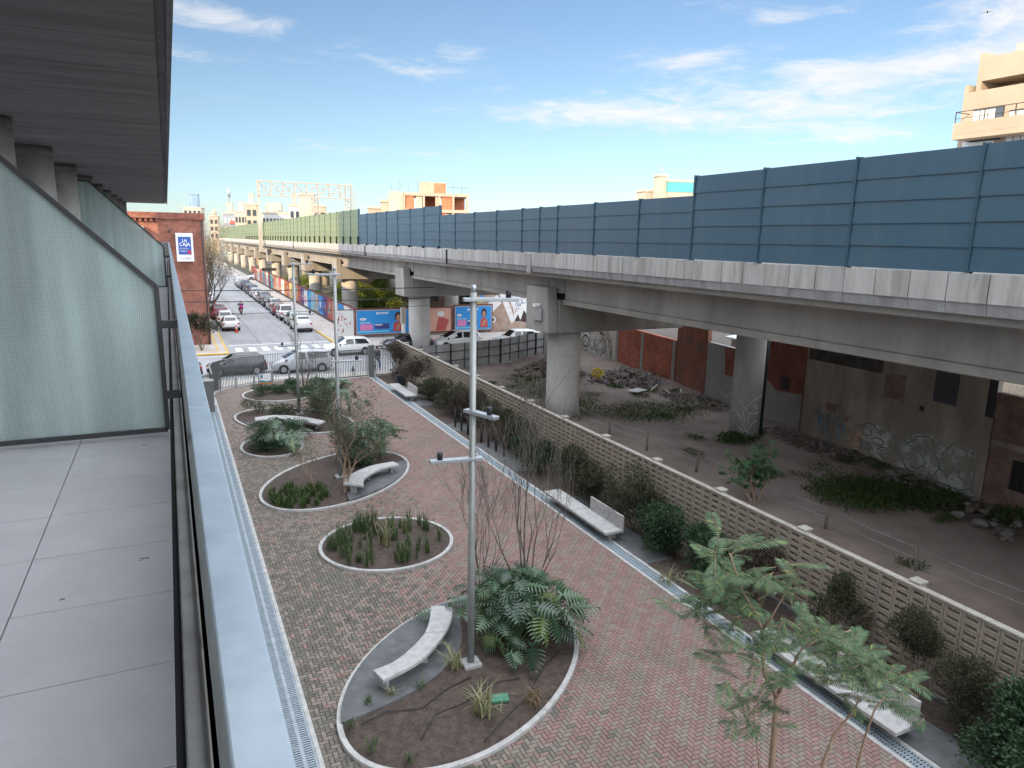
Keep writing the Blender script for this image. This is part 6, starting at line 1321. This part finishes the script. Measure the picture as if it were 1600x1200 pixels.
# --- philodendrons
def phil_template():
    V = []; F = []; K = 8
    mid = [(i / K, 0, -.13 * (i / K) ** 2) for i in range(K + 1)]; V += mid
    for s in (-1, 1):
        for i in range(K):
            x = (i + .5) / K; w = .52 * math.sin(PI * min(1, x * .74 + .26)) ** .8 * (.62 if i == K - 1 else 1); fx = x + .10 + .14 * x
            z = -.13 * x * x; o = len(V)
            if i == 0: fx = -.20; w = .34
            hw = .030
            ax, ay = x * .55 + fx * .45, w * .5; bx, by = x * .2 + fx * .8, w * .82
            V += [(ax - hw, s * ay, z + .02), (bx - hw * .8, s * by, z - .05), (fx, s * w, z - .14), (bx + hw * .7, s * by, z - .05), (ax + hw, s * ay, z + .012)]
            q = [i, o, o + 1, o + 2, o + 3, o + 4, i + 1]
            tr = [(q[0], q[1], q[5]), (q[0], q[5], q[6]), (q[1], q[2], q[4]), (q[1], q[4], q[5]), (q[2], q[3], q[4])]
            F += [t_ if s > 0 else t_[::-1] for t_ in tr]
    return np.array(V), np.array(F)
PT = phil_template()
def mtx(p, yaw, pitch, roll, s): return Matrix.Translation(p) @ Matrix.Rotation(yaw, 4, 'Z') @ Matrix.Rotation(-pitch, 4, 'Y') @ Matrix.Rotation(roll, 4, 'X') @ Matrix.Scale(s, 4)
def philodendron(label, x, y, R_, h, n, size=.6, seed=1, ry=None, sparse=0.):
    rr = random.Random(seed); t = thing('philodendron', label, 'plant', (x, y, .08), 0, 'split-leaf philodendrons in the oval beds'); Ms = []; b = MB(); ry = ry or R_
    crowns = [(rr.uniform(-.5, .5) * R_, rr.uniform(-.5, .5) * ry) for _ in range(max(2, n // 11))]
    for k in range(n):
        cx_, cy_ = crowns[k % len(crowns)]; a = rr.uniform(0, 2 * PI); f = rr.uniform(.12, 1) ** .8; tx, ty = cx_ + math.cos(a) * R_ * f * .62, cy_ + math.sin(a) * ry * f * .62
        rad_ = math.hypot(tx / R_, ty / ry); tz = h * (1.0 - .55 * rad_ ** 2) * rr.uniform(.72, 1.08)
        tz = max(tz, .22); p = Vector((tx, ty, tz)); base = Vector((cx_ * .9, cy_ * .9, .02)); m_ = base.lerp(p, .55) + Vector((0, 0, tz * .22)); b.tube([base, m_, p], [.014, .011, .008], 5, caps=False)
        s = size * rr.uniform(.7, 1.2); Ms.append(mtx(p, a + rr.uniform(-.5, .5), rr.uniform(-.95, .15), rr.uniform(-.55, .55), s))
    V, F = inst(PT[0], PT[1], Ms); npmesh('foliage', V, F, LM['phil'], t); b.build('stem', mat('leaf_stalk_' + str(seed), (.09, .14, .05), rough=.5), t); return t
philodendron('massive dark split-leaf philodendron behind the lamp post of the nearest bed', 7.45, 15.0, 1.6, 1.5, 150, .60, 3)
philodendron('smaller philodendron at the foot of the big one on the bare soil', 6.55, 13.75, .6, .55, 16, .42, 5)
philodendron('philodendron with one tall arching stem beside the weathered curved bench', 7.75, 30.6, 1.45, 1.75, 80, .62, 6)
philodendron('philodendron with drooping fingered leaves in the far oval bed', 8.0, 39.4, 1.35, 2.0, 60, .66, 8)
philodendron('broad philodendron arching out of the little round bed', 4.0, 34.2, 1.5, 1.35, 44, .74, 10)
# --- feathery trees in front
def frond_template():
    V = []; F = []; K = 15
    for i in range(K):
        f = i / (K - 1); x = .14 + .84 * f; L = .31 * math.sin(PI * min(1, .22 + .74 * (1 - f))) + .03; z0 = -.18 * x * x
        for s in (-1, 1):
            d = Vector((.30 + .6 * f, s, -.20)).normalized(); p = Vector((x, 0, z0)); n = Vector((-d.y * s, d.x * s, 0)).normalized(); w = .021
            o = len(V); a = p + d * L * .30; b_ = p + d * L * .72 + Vector((0, 0, -.015)); c = p + d * L + Vector((0, 0, -.05))
            V += [tuple(p), tuple(a + n * w + Vector((0, 0, .006))), tuple(a - n * w + Vector((0, 0, .006))), tuple(b_ + n * w * .85), tuple(b_ - n * w * .85), tuple(c)]
            F += [(o, o + 2, o + 1), (o + 1, o + 2, o + 3), (o + 2, o + 4, o + 3), (o + 3, o + 4, o + 5)]
    return np.array(V), np.array(F)
FT = frond_template()
def feather_tree(label, stems, clusters, seed, gp='feathery-leaved young trees near the balcony'):
    rr = random.Random(seed); base = stems[0][0][0]; t = thing('feathery_tree', label, 'tree', base, 0, gp); b = MB(); o = Vector(base)
    for pts, r0, r1 in stems:
        k = len(pts); b.tube([Vector(p) - o for p in pts], [r0 + (r1 - r0) * i / (k - 1) for i in range(k)], 8)
    Ms = []
    for p, n, s in clusters:
        p = Vector(p) - o; a0 = rr.uniform(0, 2 * PI)
        for k in range(n):
            a = a0 + 2 * PI * k / n + rr.uniform(-.3, .3); pt = rr.uniform(-.25, .55) if k % 3 else rr.uniform(.3, .9); sc = s * rr.uniform(.75, 1.15); q = p + Vector((rr.gauss(0, .15), rr.gauss(0, .15), rr.gauss(0, .12)))
            Mx = mtx(q, a, pt, rr.uniform(-.3, .3), sc); Ms.append(Mx); tip = Mx @ Vector((.96, 0, -.15)); mid_ = Mx @ Vector((.5, 0, -.04)); b.tube([q, mid_, tip], [.006, .004, .002], 4, caps=False)
    V, F = inst(FT[0], FT[1], Ms); npmesh('foliage', V, F, LM['fern'], t); b.build('trunk', M['tanbark'], t); return t
A = aty; yF = 7.0
def cl(lst, y0_, s=.68, n=7): return [(A(px, py, y0_ + dy), n, s) for px, py, dy in lst]
feather_tree('tall feathery-leaved tree with a forked tan trunk over the drain', [
    ([(8.15, 7.0, .0), A(1206, 1195, yF), A(1211, 1130, yF), A(1213, 1088, yF)], .052, .045), ([A(1213, 1088, yF), A(1195, 1055, yF), A(1190, 1010, yF), A(1191, 985, yF), A(1180, 955, 7.1), A(1160, 925, 7.2), A(1148, 890, 7.2), A(1140, 865, 7.2)], .036, .014),
    ([A(1213, 1088, yF), A(1235, 1050, 6.9), A(1249, 1018, 6.8), A(1275, 1000, 6.7), A(1330, 985, 6.6)], .03, .01), ([A(1191, 985, yF), A(1205, 965, 6.9), A(1222, 935, 6.8), A(1240, 905, 6.8)], .02, .008), ([A(1180, 955, 7.1), A(1150, 965, 7.3), A(1118, 955, 7.4)], .014, .007), ([A(1191, 1010, yF), A(1165, 1030, 6.8), A(1150, 1040, 6.7)], .012, .006)],
    cl([(1138, 862, .2), (1120, 895, .3), (1165, 905, .1), (1112, 945, .4), (1135, 950, .1), (1100, 965, .5), (1160, 935, .0)], yF, .52, 9) + cl([(1240, 900, -.2), (1225, 925, -.3)], yF, .5, 5) + cl([(1180, 1020, -.3), (1225, 1005, -.2), (1265, 1010, -.3), (1250, 980, -.4), (1300, 1005, -.4), (1170, 1052, -.5)], yF, .48, 9), 21)
feather_tree('thinner feathery-leaved tree leaning over the near straight bench', [
    ([(9.2, 6.3, .0), A(1285, 1195, 6.4), A(1302, 1150, 6.4), A(1330, 1115, 6.3), A(1345, 1090, 6.3)], .03, .014), ([(9.25, 6.25, .0), A(1340, 1195, 6.3), A(1352, 1150, 6.3), A(1366, 1110, 6.2), A(1385, 1085, 6.2)], .024, .01)],
    cl([(1330, 1020, .2), (1345, 1065, 0), (1375, 1050, -.1), (1320, 1075, .1), (1385, 1085, -.1), (1410, 1095, -.2), (1350, 1035, .1), (1290, 1045, .2)], 6.35, .48, 9), 22)
feather_tree('low feathery-leaved sapling beside the forked tan trunk', [([(7.4, 6.4, 0), A(1186, 1195, 6.6), A(1180, 1140, 6.6), A(1178, 1112, 6.6)], .016, .008)], cl([(1172, 1105, 0), (1165, 1090, .1), (1188, 1120, 0)], 6.6, .48, 6), 23)
# --- bare trees
def bare_tree(label, x, y, H, stems, seed, m='greybark', group=None, spread=.42, depth=4, up=.6, leaf=None, name='bare_tree', r0=.045, z=.05, kids=(2, 3), nleaf=900, lsize=.06):
    rr = random.Random(seed); t = thing(name, label, 'tree', (x, y, z), 0, group); b = MB(); tips = []
    for (dx, dy, f) in stems: branch(b, Vector((0, 0, -.05)), Vector((dx, dy, 1)), H * .36 * f, r0 * f, depth, rr, tips, up, .12, spread, 5, kids, .70, .70, .004)
    b.build('trunk', M[m], t)
    if leaf:
        rs = np.random.default_rng(seed); T = np.array([tuple(p) for p, d in tips]); T = T[T[:, 2] > H * .3]; idx = rs.integers(0, len(T), nleaf); P = T[idx] + rs.normal(0, H * .035, (nleaf, 3)); V, F = leaves(P, rs.normal(size=(nleaf, 3)), lsize * rs.uniform(.6, 1.3, nleaf), lsize * .5 * rs.uniform(.6, 1.3, nleaf), rs); npmesh('foliage', V, F, LM[leaf], t)
    return t
bare_tree('leafless multi-stemmed tree rising out of the big philodendron', 8.3, 16.2, 6.3, [(.02, .02, 1.1), (.12, -.05, 1.0), (-.14, .02, .95), (.3, .05, .95), (.5, -.12, .85), (.75, .0, .75), (-.5, .1, .85), (.2, .25, .9)], 31, 'greybark', 'leafless young trees in the courtyard', .42, 4, .5, r0=.036)
bare_tree('thin leafless tree standing just behind the nearest lamp post', 7.25, 16.75, 6.2, [(-.12, .0, .9), (.04, .1, .8), (.35, -.1, .65), (-.4, .05, .65), (-.2, -.1, .7)], 32, 'greybark', 'leafless young trees in the courtyard', .45, 4, .5, r0=.03)
bare_tree('tiny leafless sapling with crossing twigs in the round iris bed', 5.6, 21.3, 3.1, [(.35, .15, .9), (-.12, .1, .8)], 33, 'tanbark', 'leafless young trees in the courtyard', .35, 2, .5, r0=.022)
bare_tree('fan-shaped leafless tree by the street fence in the farthest bed', 7.4, 46.6, 4.4, [(-.3, 0, .8), (.0, .1, .95), (.3, .0, .85), (.5, .1, .7)], 34, 'greybark', 'leafless young trees in the courtyard', .42, 4, .45)
bare_tree('spreading small-leaved tree with a slim twin trunk beside the middle lamp post', 5.6, 26.6, 4.6, [(-.03, .22, 1.0), (.10, .20, .95), (.3, .15, .6)], 35, 'tanbark', None, .75, 4, .12, 'mid', 'small_leaved_tree', .05, nleaf=3800, lsize=.085)
bare_tree('young leaning tree with sparse grey leaves among the strap-leaved groundcover', 4.6, 27.2, 2.6, [(-.45, .5, 1.0), (-.25, .3, .9)], 36, 'tanbark', None, .6, 3, .3, 'mid', 'small_leaved_tree', .026, nleaf=500, lsize=.07)
shrub('rounded small-leaved evergreen shrub around the far lamp post', 6.9, 38.2, 2.3, 1.25, 'mid', .4, 3600, .085, .045, name='shrub', group='dense shrubs in the far oval bed')
shrub('dark dense shrub at the street side of the far oval bed', 7.2, 41.0, 1.9, 1.4, 'green', .1, 3600, .09, .05, group='dense shrubs in the far oval bed')
shrub('wispy grey shrub on the little round bed near the drain', 3.4, 34.0, 1.4, .85, 'mid', .1, 2200, .07, .025, group=None)
shrub('feathery yellowish shrub at the drain side of the far oval bed', 3.9, 41.2, .95, .8, 'mid', .05, 1500, .11, .02, group=None)
shrub('leafy evergreen shrub behind the weathered curved bench', 6.6, 30.2, 1.9, 1.0, 'mid', .2, 3000, .085, .04)
# --- strap-leaved tufts
def tuft_mesh(n, h, lean, w, rng, spreadr=.05):
    V = []; F = []
    for k in range(n):
        a = rng.uniform(0, 2 * PI); ln = rng.uniform(.2, 1) * lean; L = h * rng.uniform(.6, 1.15); bx, by = rng.normal(0, spreadr, 2); d = np.array([math.cos(a), math.sin(a)]); sd_ = np.array([-d[1], d[0]]); o = len(V)
        for i in range(5):
            f = i / 4; out = ln * L * f * f; z = L * (f - .45 * ln * f * f * f); ww = w * (1 - f ** 1.6) * .5 + .001; c = np.array([bx, by]) + d * out
            V += [(c[0] - sd_[0] * ww, c[1] - sd_[1] * ww, z), (c[0] + sd_[0] * ww, c[1] + sd_[1] * ww, z)]
        F += [(o + 2 * i, o + 2 * i + 1, o + 2 * i + 3, o + 2 * i + 2) for i in range(4)]
    return np.array(V), np.array(F)
def tuft(label, x, y, n, h, lean, w, kind, seed, group=None, z=.1, name='leaf_tuft', sp=.05):
    V, F = tuft_mesh(n, h, lean, w, np.random.default_rng(seed), sp); o = npmesh(name, V, F, LM[kind]); o.location = (x, y, z); tag(o, label, 'plant', group); return o
protos = [tuft('upright dark iris tuft growing in the small round bed', 5.87, 21.2, 14, .58, .5, .028, 'iris', 40 + i, 'iris tufts in the round bed', name='iris_tuft') for i in range(4)]
ri = random.Random(9); k = 0
while k < 84:
    u, w = ri.uniform(-1, 1), ri.uniform(-1, 1)
    if u * u + w * w > .88 or (u * u + w * w < .25 and ri.random() < .5): continue
    x, y = 5.87 + u * 2.05, 21.54 + w * 1.98
    if k < 4: protos[k].location = (x, y, .08)
    else: c = protos[k % 4].copy(); COL.objects.link(c); c.location = (x, y, .08); c.rotation_euler = (0, 0, ri.uniform(0, 6)); s = ri.uniform(.7, 1.25); c.scale = (s, s, s)
    k += 1
tuft('tall straw-yellow blades at the heart of the round iris bed', 5.75, 21.2, 30, .95, .55, .04, 'pale', 51)
tuft('yellow-green spray of blades beside the straw tuft in the iris bed', 6.6, 21.9, 18, .8, .5, .035, 'pale', 52)
tuft('large striped cream and green grass tuft on the bare soil', 5.35, 12.25, 40, .85, .95, .04, 'pale', 53, sp=.1)
tuft('striped grass tuft at the base of the nearest lamp post', 5.35, 14.0, 34, .7, .95, .03, 'pale', 54, sp=.1)
tuft('dry brown grass tuft by the kerb of the nearest bed', 6.45, 12.1, 22, .5, 1.2, .03, 'dry', 55, sp=.1)
for i, (px, py, lb) in enumerate(((577, 1100, 'small green tuft at the tip of the bench apron'), (612, 1088, 'yellow-green tuft by the foot of the curved bench apron'), (548, 1135, 'small tuft against the kerb near the drain'), (582, 1172, 'larger dark green tuft at the lower kerb of the nearest bed'), (640, 1190, 'tiny tuft at the bottom edge of the nearest bed'), (655, 1075, 'tiny tuft in the soil below the curved bench'))):
    p = onz(px, py, .1); tuft(lb, p.x, p.y, 22, .26 if i != 3 else .36, .9, .022, 'iris' if i != 1 else 'pale', 60 + i, 'small green tufts on the bare soil')
tuft('spilling striped tuft hanging over the drain between bench and feathery tree', 12.85, 15.6, 34, .7, 1.1, .026, 'pale', 67, sp=.15, z=.0)
for i in range(64):
    a = ri.uniform(0, 2 * PI); f = math.sqrt(ri.random()); x, y = 3.85 + math.cos(a) * f * 1.1, 26.75 + math.sin(a) * f * 1.2
    o = tuft('bright strap-leaved groundcover tuft at the near end of the middle oval bed', x, y, 16, .42, .8, .04, 'weed', 70 + i, 'strap-leaved tufts in the middle oval bed') if i < 4 else None
    if o is None: c = bpy.data.objects[gname[i % 4]].copy(); COL.objects.link(c); c.location = (x, y, .08); c.rotation_euler = (0, 0, ri.uniform(0, 6))
    else: gname = (gname if i else []) + [o.name]
for i, (px, py, lb) in enumerate(((440, 610, 'cluster of dark groundcover shrub nearest the notice board'), (410, 612, 'dark groundcover shrub at the drain end of the farthest bed'), (470, 612, 'dark groundcover shrub below the fan-shaped bare tree'), (455, 600, 'dark groundcover shrub at the street side of the farthest bed'))):
    p = onz(px, py + 6, 0); shrub(lb, p.x, p.y, .7, .95, 'green', .03, 1500, .11, .03, group='low groundcover shrubs in the farthest bed')
# --- lot vegetation
rs = np.random.default_rng(77)
def scatter(name, label_kind, ells, n, size, kind, zr):
    Ps = []
    for (cx_, cy_, rx, ry_, wt) in ells:
        k = int(n * wt); a = rs.uniform(0, 2 * PI, k); f = np.sqrt(rs.random(k)) * rs.uniform(.6, 1.15, k); Ps.append(np.stack([cx_ + np.cos(a) * f * rx, cy_ + np.sin(a) * f * ry_, rs.random(k) ** 2 * zr + .12 + .28 * np.exp(-((31.5 - (cx_ + np.cos(a) * f * rx)) / 2.2) ** 2)], -1))
    P = np.concatenate(Ps); D = rs.normal(0, .6, P.shape) + np.array([0, 0, .9]); s = rs.uniform(.6, 1.4, len(P)); V, F = leaves(P, D, size * s, size * .35 * s, rs); o = npmesh(name, V, F, LM[kind]); o['kind'] = 'stuff'; return o
scatter('weed_patch', '', [(24.6, 18.3, 2.4, 1.9, .5), (26.3, 16.8, 1.6, 1.2, .2), (25.5, 26.5, 1.3, .8, .1), (27.5, 14.3, 1.2, .8, .1), (29, 12.5, .8, .6, .1)], 9000, .16, 'weed', .3)
scatter('low_weeds', '', [(rs.uniform(19, 30), rs.uniform(8, 48), rs.uniform(.3, 1.0), rs.uniform(.3, .9), .04) for _ in range(40)], 7000, .10, 'weed', .1)
scatter('rough_grass', '', [(21.0, 37.5, 2.6, 4.5, .45), (25, 33.0, 3.5, 2.6, .4), (23, 43.5, 3, 3, .15)], 11000, .11, 'weed', .1)
ct = thing('castor_tree', 'young tree with star-shaped blue-green leaves behind the block wall', 'tree', (19.9, 19.4, 0))
b = MB(); rc = random.Random(12); tips = []
for dx, dy, f in ((-.2, .15, 1), (.35, -.1, .9), (-.7, .3, .9), (.1, .4, .8)): branch(b, Vector((0, 0, -.05)), Vector((dx, dy, 1)), 1.15 * f, .045, 2, rc, tips, .3, .12, .6)
b.build('trunk', M['tanbark'], ct)
V_, F_ = [], []
Ps, Ds, Ns = [], [], []
for p, d in tips:
    for k in range(5):
        c = np.array(p) + rs.normal(0, .16, 3); nrm = unit(np.array([rs.normal(0, .4), rs.normal(0, .4), 1.]))
        u = unit(np.cross(nrm, rs.normal(size=3))); w = np.cross(nrm, u)
        for j in range(7): a = -2.2 + j * .73; Ps.append(c); Ds.append(u * math.cos(a) + w * math.sin(a) - nrm * .25); Ns.append(nrm)
Ps = np.array(Ps); V, F = leaves(Ps, np.array(Ds), .2, .075, rs, .05, np.array(Ns)); npmesh('foliage', V, F, LM['castor'], ct)
# --- sunlit bushes and trees beyond the hoardings, street trees
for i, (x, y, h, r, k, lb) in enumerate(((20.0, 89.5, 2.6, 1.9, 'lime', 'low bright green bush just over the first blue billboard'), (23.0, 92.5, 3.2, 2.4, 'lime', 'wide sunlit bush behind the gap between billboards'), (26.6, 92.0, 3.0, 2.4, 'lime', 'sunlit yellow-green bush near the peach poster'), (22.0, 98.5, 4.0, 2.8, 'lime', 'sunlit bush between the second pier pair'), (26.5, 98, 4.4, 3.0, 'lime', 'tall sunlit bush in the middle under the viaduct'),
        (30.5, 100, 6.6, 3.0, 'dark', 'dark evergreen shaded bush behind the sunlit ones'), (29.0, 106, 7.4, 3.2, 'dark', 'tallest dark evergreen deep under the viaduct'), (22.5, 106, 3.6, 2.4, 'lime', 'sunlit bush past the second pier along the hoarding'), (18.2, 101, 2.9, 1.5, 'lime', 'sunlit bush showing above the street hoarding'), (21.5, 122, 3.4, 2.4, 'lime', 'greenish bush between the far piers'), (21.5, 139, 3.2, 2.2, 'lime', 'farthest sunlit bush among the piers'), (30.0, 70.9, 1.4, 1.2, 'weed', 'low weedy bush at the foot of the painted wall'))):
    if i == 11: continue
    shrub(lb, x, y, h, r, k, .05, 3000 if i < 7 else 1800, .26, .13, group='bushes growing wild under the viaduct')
GS = 'bare street trees by the brick building'
for i, (x, y, H, lb) in enumerate(((3.7, 93, 10, 'tall bare street tree closest to the brick building'), (3.7, 106, 11, 'bare street tree with yellowing tips behind the closest one'), (3.7, 121, 12, 'farthest bare street tree at the bend of the street'))):
    bare_tree(lb, x, y, H, [(.10, 0, 1), (.42, .1, .85), (.3, -.25, .8), (-.1, -.1, .75)], 80 + i, 'greybark', GS, .62, 5, .25, 'yel', 'street_tree', .16, nleaf=2400, lsize=.2, kids=(2, 3))
bare_tree('small olive-leaved corner tree between yellow kerb and brick wall', 2.0, 65.2, 3.6, [(-.25, .1, 1), (.3, -.05, .9), (.05, .3, .9)], 90, 'bark', None, .7, 4, .15, 'olive', 'corner_tree', .06, z=.1, nleaf=3500, lsize=.17)
# ================= rubble and stones in the lot =================
SM = [mat('stone_a', (.14, .13, .125), (.22, .205, .195), rough=.95, scale=4), mat('stone_b', (.10, .095, .095), (.16, .15, .15), rough=.95, scale=4), mat('stone_c', (.15, .12, .10), (.22, .18, .155), rough=.95, scale=4)]
rk = random.Random(44)
def stone_mesh(seed):
    r = random.Random(seed); bm = bmesh.new(); bmesh.ops.create_icosphere(bm, subdivisions=2, radius=.5)
    pl_ = [(Vector((r.gauss(0, 1), r.gauss(0, 1), r.gauss(0, 1))).normalized(), r.uniform(.22, .42)) for _ in range(9)]
    for v in bm.verts:
        for n_, d in pl_:
            s = v.co.dot(n_) - d
            if s > 0: v.co -= n_ * s
        v.co.z *= .75
    me = bpy.data.meshes.new('stone'); bm.to_mesh(me); bm.free(); me.polygons.foreach_set('use_smooth', [False] * len(me.polygons)); return me
SMs = [stone_mesh(i) for i in range(7)]
for i, me in enumerate(SMs): me.materials.append(SM[i % 3])
for i in range(150):
    s = rk.random()
    y = 10.0 + 9.5 * rk.random(); x = wx(y) - .25 - abs(rk.gauss(0, 1.0)) - (.8 if y < 14 else 0) * rk.random(); sc = rk.uniform(.16, .46) * (1.25 if rk.random() < .2 else 1)
    o = link('stone', SMs[i % 7]); o.location = (x, y, .17 + .28 * math.exp(-((31.5 - x) / 2.2) ** 2) + sc * .1); o.scale = (sc * rk.uniform(.8, 1.3), sc, sc * rk.uniform(.7, 1)); o.rotation_euler = (rk.uniform(-.4, .4), rk.uniform(-.4, .4), rk.uniform(0, 6)); tag(o, 'rough grey stone in the heap at the foot of the graffiti wall', 'stone', 'loose stones heaped by the party wall')
def heap(name, cx_, cy_, rx, ry_, h, n, m, smin, smax, seed):
    r = random.Random(seed); b = MB()
    for i in range(n):
        a = r.uniform(0, 2 * PI); f = math.sqrt(r.random()); x, y = cx_ + math.cos(a) * f * rx, cy_ + math.sin(a) * f * ry_; z = h * (1 - f ** 1.5) * r.uniform(.5, 1) + .05; s = r.uniform(smin, smax)
        b.m = i % len(m); Mx = Matrix.Rotation(r.uniform(0, 6), 3, 'Z') @ Matrix.Rotation(r.uniform(-.9, .9), 3, 'X') @ Matrix.Rotation(r.uniform(-.9, .9), 3, 'Y'); b.cbox((x, y, z), s, s * r.uniform(.4, 1), s * r.uniform(.25, .7), Mx)
    o = b.build(name, m); o['kind'] = 'stuff'; return o
DB = [M['dirt'], M['greybark'], mat('rubble_brown', (.09, .07, .06), (.17, .135, .115), rough=.95, scale=5), SM[1]]
heap('debris', 25.3, 46.0, 2.6, 2.2, 1.1, 700, DB[:3], .12, .5, 5); heap('debris', 29.5, 41.5, 2.6, 3.6, .8, 900, DB, .1, .45, 6); heap('debris', 29.6, 34.5, 1.6, 4, .3, 500, DB, .08, .35, 7); heap('debris', 28.6, 24, 1.2, 6.5, .22, 900, DB, .06, .28, 8); heap('debris', 27.6, 17, 1.6, 5, .12, 500, DB, .05, .2, 9); heap('debris', 24, 40, 4, 8, .06, 500, DB, .04, .16, 10)
t = thing('flat_board', 'pale sheet of board lying flat on the rubble', 'board', (27.2, 37.6, .32), rad(20)); b = MB(); b.box(-.6, .6, -.4, .4, 0, .03); b.build('sheet', M['pwhite'], t)
t = thing('yellow_bush', 'small bright yellow flowering weed by the rubble heap', 'plant', (27.0, 42.2, .15)); rs2 = np.random.default_rng(4); P, u = crown_pts([(0, 0, .55, .4, .35, .25)], 220, rs2); V, F = leaves(P, u, .14, .09, rs2); npmesh('blossom', V, F, mat('yellow_petal', (.60, .46, .03), rough=.7), t); b = MB(); b.tube([(0, 0, -.1), (0, 0, .4)], .03, 6); b.build('stem', M['bark'], t)
for i, (x, y, a, lb) in enumerate(((28.0, 37.2, .4, 'broken pale timber leaning on the rubble'), (28.6, 36.0, 1.6, 'short white plank sticking out of the rubble'), (29.4, 35.8, 1.1, 'splintered white stick near the dark wall foot'), (23.6, 46.6, 2.7, 'long pale pipe resting on the dirt mound'))):
    b = MB(); d = Vector((math.cos(a), math.sin(a), .35)); L = (.8, .5, .5, 1.1)[i]; b.bar(Vector((0, 0, .1)), d * L + Vector((0, 0, .1)), .09, .05); o = b.build('timber_scrap', M['cream2'], None, loc=(x, y, .25)); tag(o, lb, 'timber')

for i, (x, y, h, r, k, lb) in enumerate(((14.15, 22.2, 1.5, .75, 'olive', 'low olive shrub behind the backless half of the middle bench'), (14.1, 36.0, 1.5, .8, 'bronze', 'bronze shrub wedged between two olive shrubs before the bollards'), (14.2, 30.1, 1.7, .75, 'olive', 'olive shrub over the nearest black bollards'), (14.1, 41.4, 1.2, .7, 'olive', 'small olive shrub directly behind the far white bench'))):
    shrub(lb, x, y, h, r, k, .15, 2600, group=GW)
shrub('leafy dark shrub spreading under the small-leaved tree', 7.0, 29.6, 1.2, .9, 'green', .05, 2600, .10, .05)
shrub('dark leafy undergrowth around the stem of the broad philodendron', 3.7, 33.6, .8, 1.0, 'green', .03, 2200, .10, .045)
shrub('low grey-green shrub between the slim white bench and the far kerb', 5.0, 39.9, .8, 1.0, 'mid', .03, 2000, .10, .04)
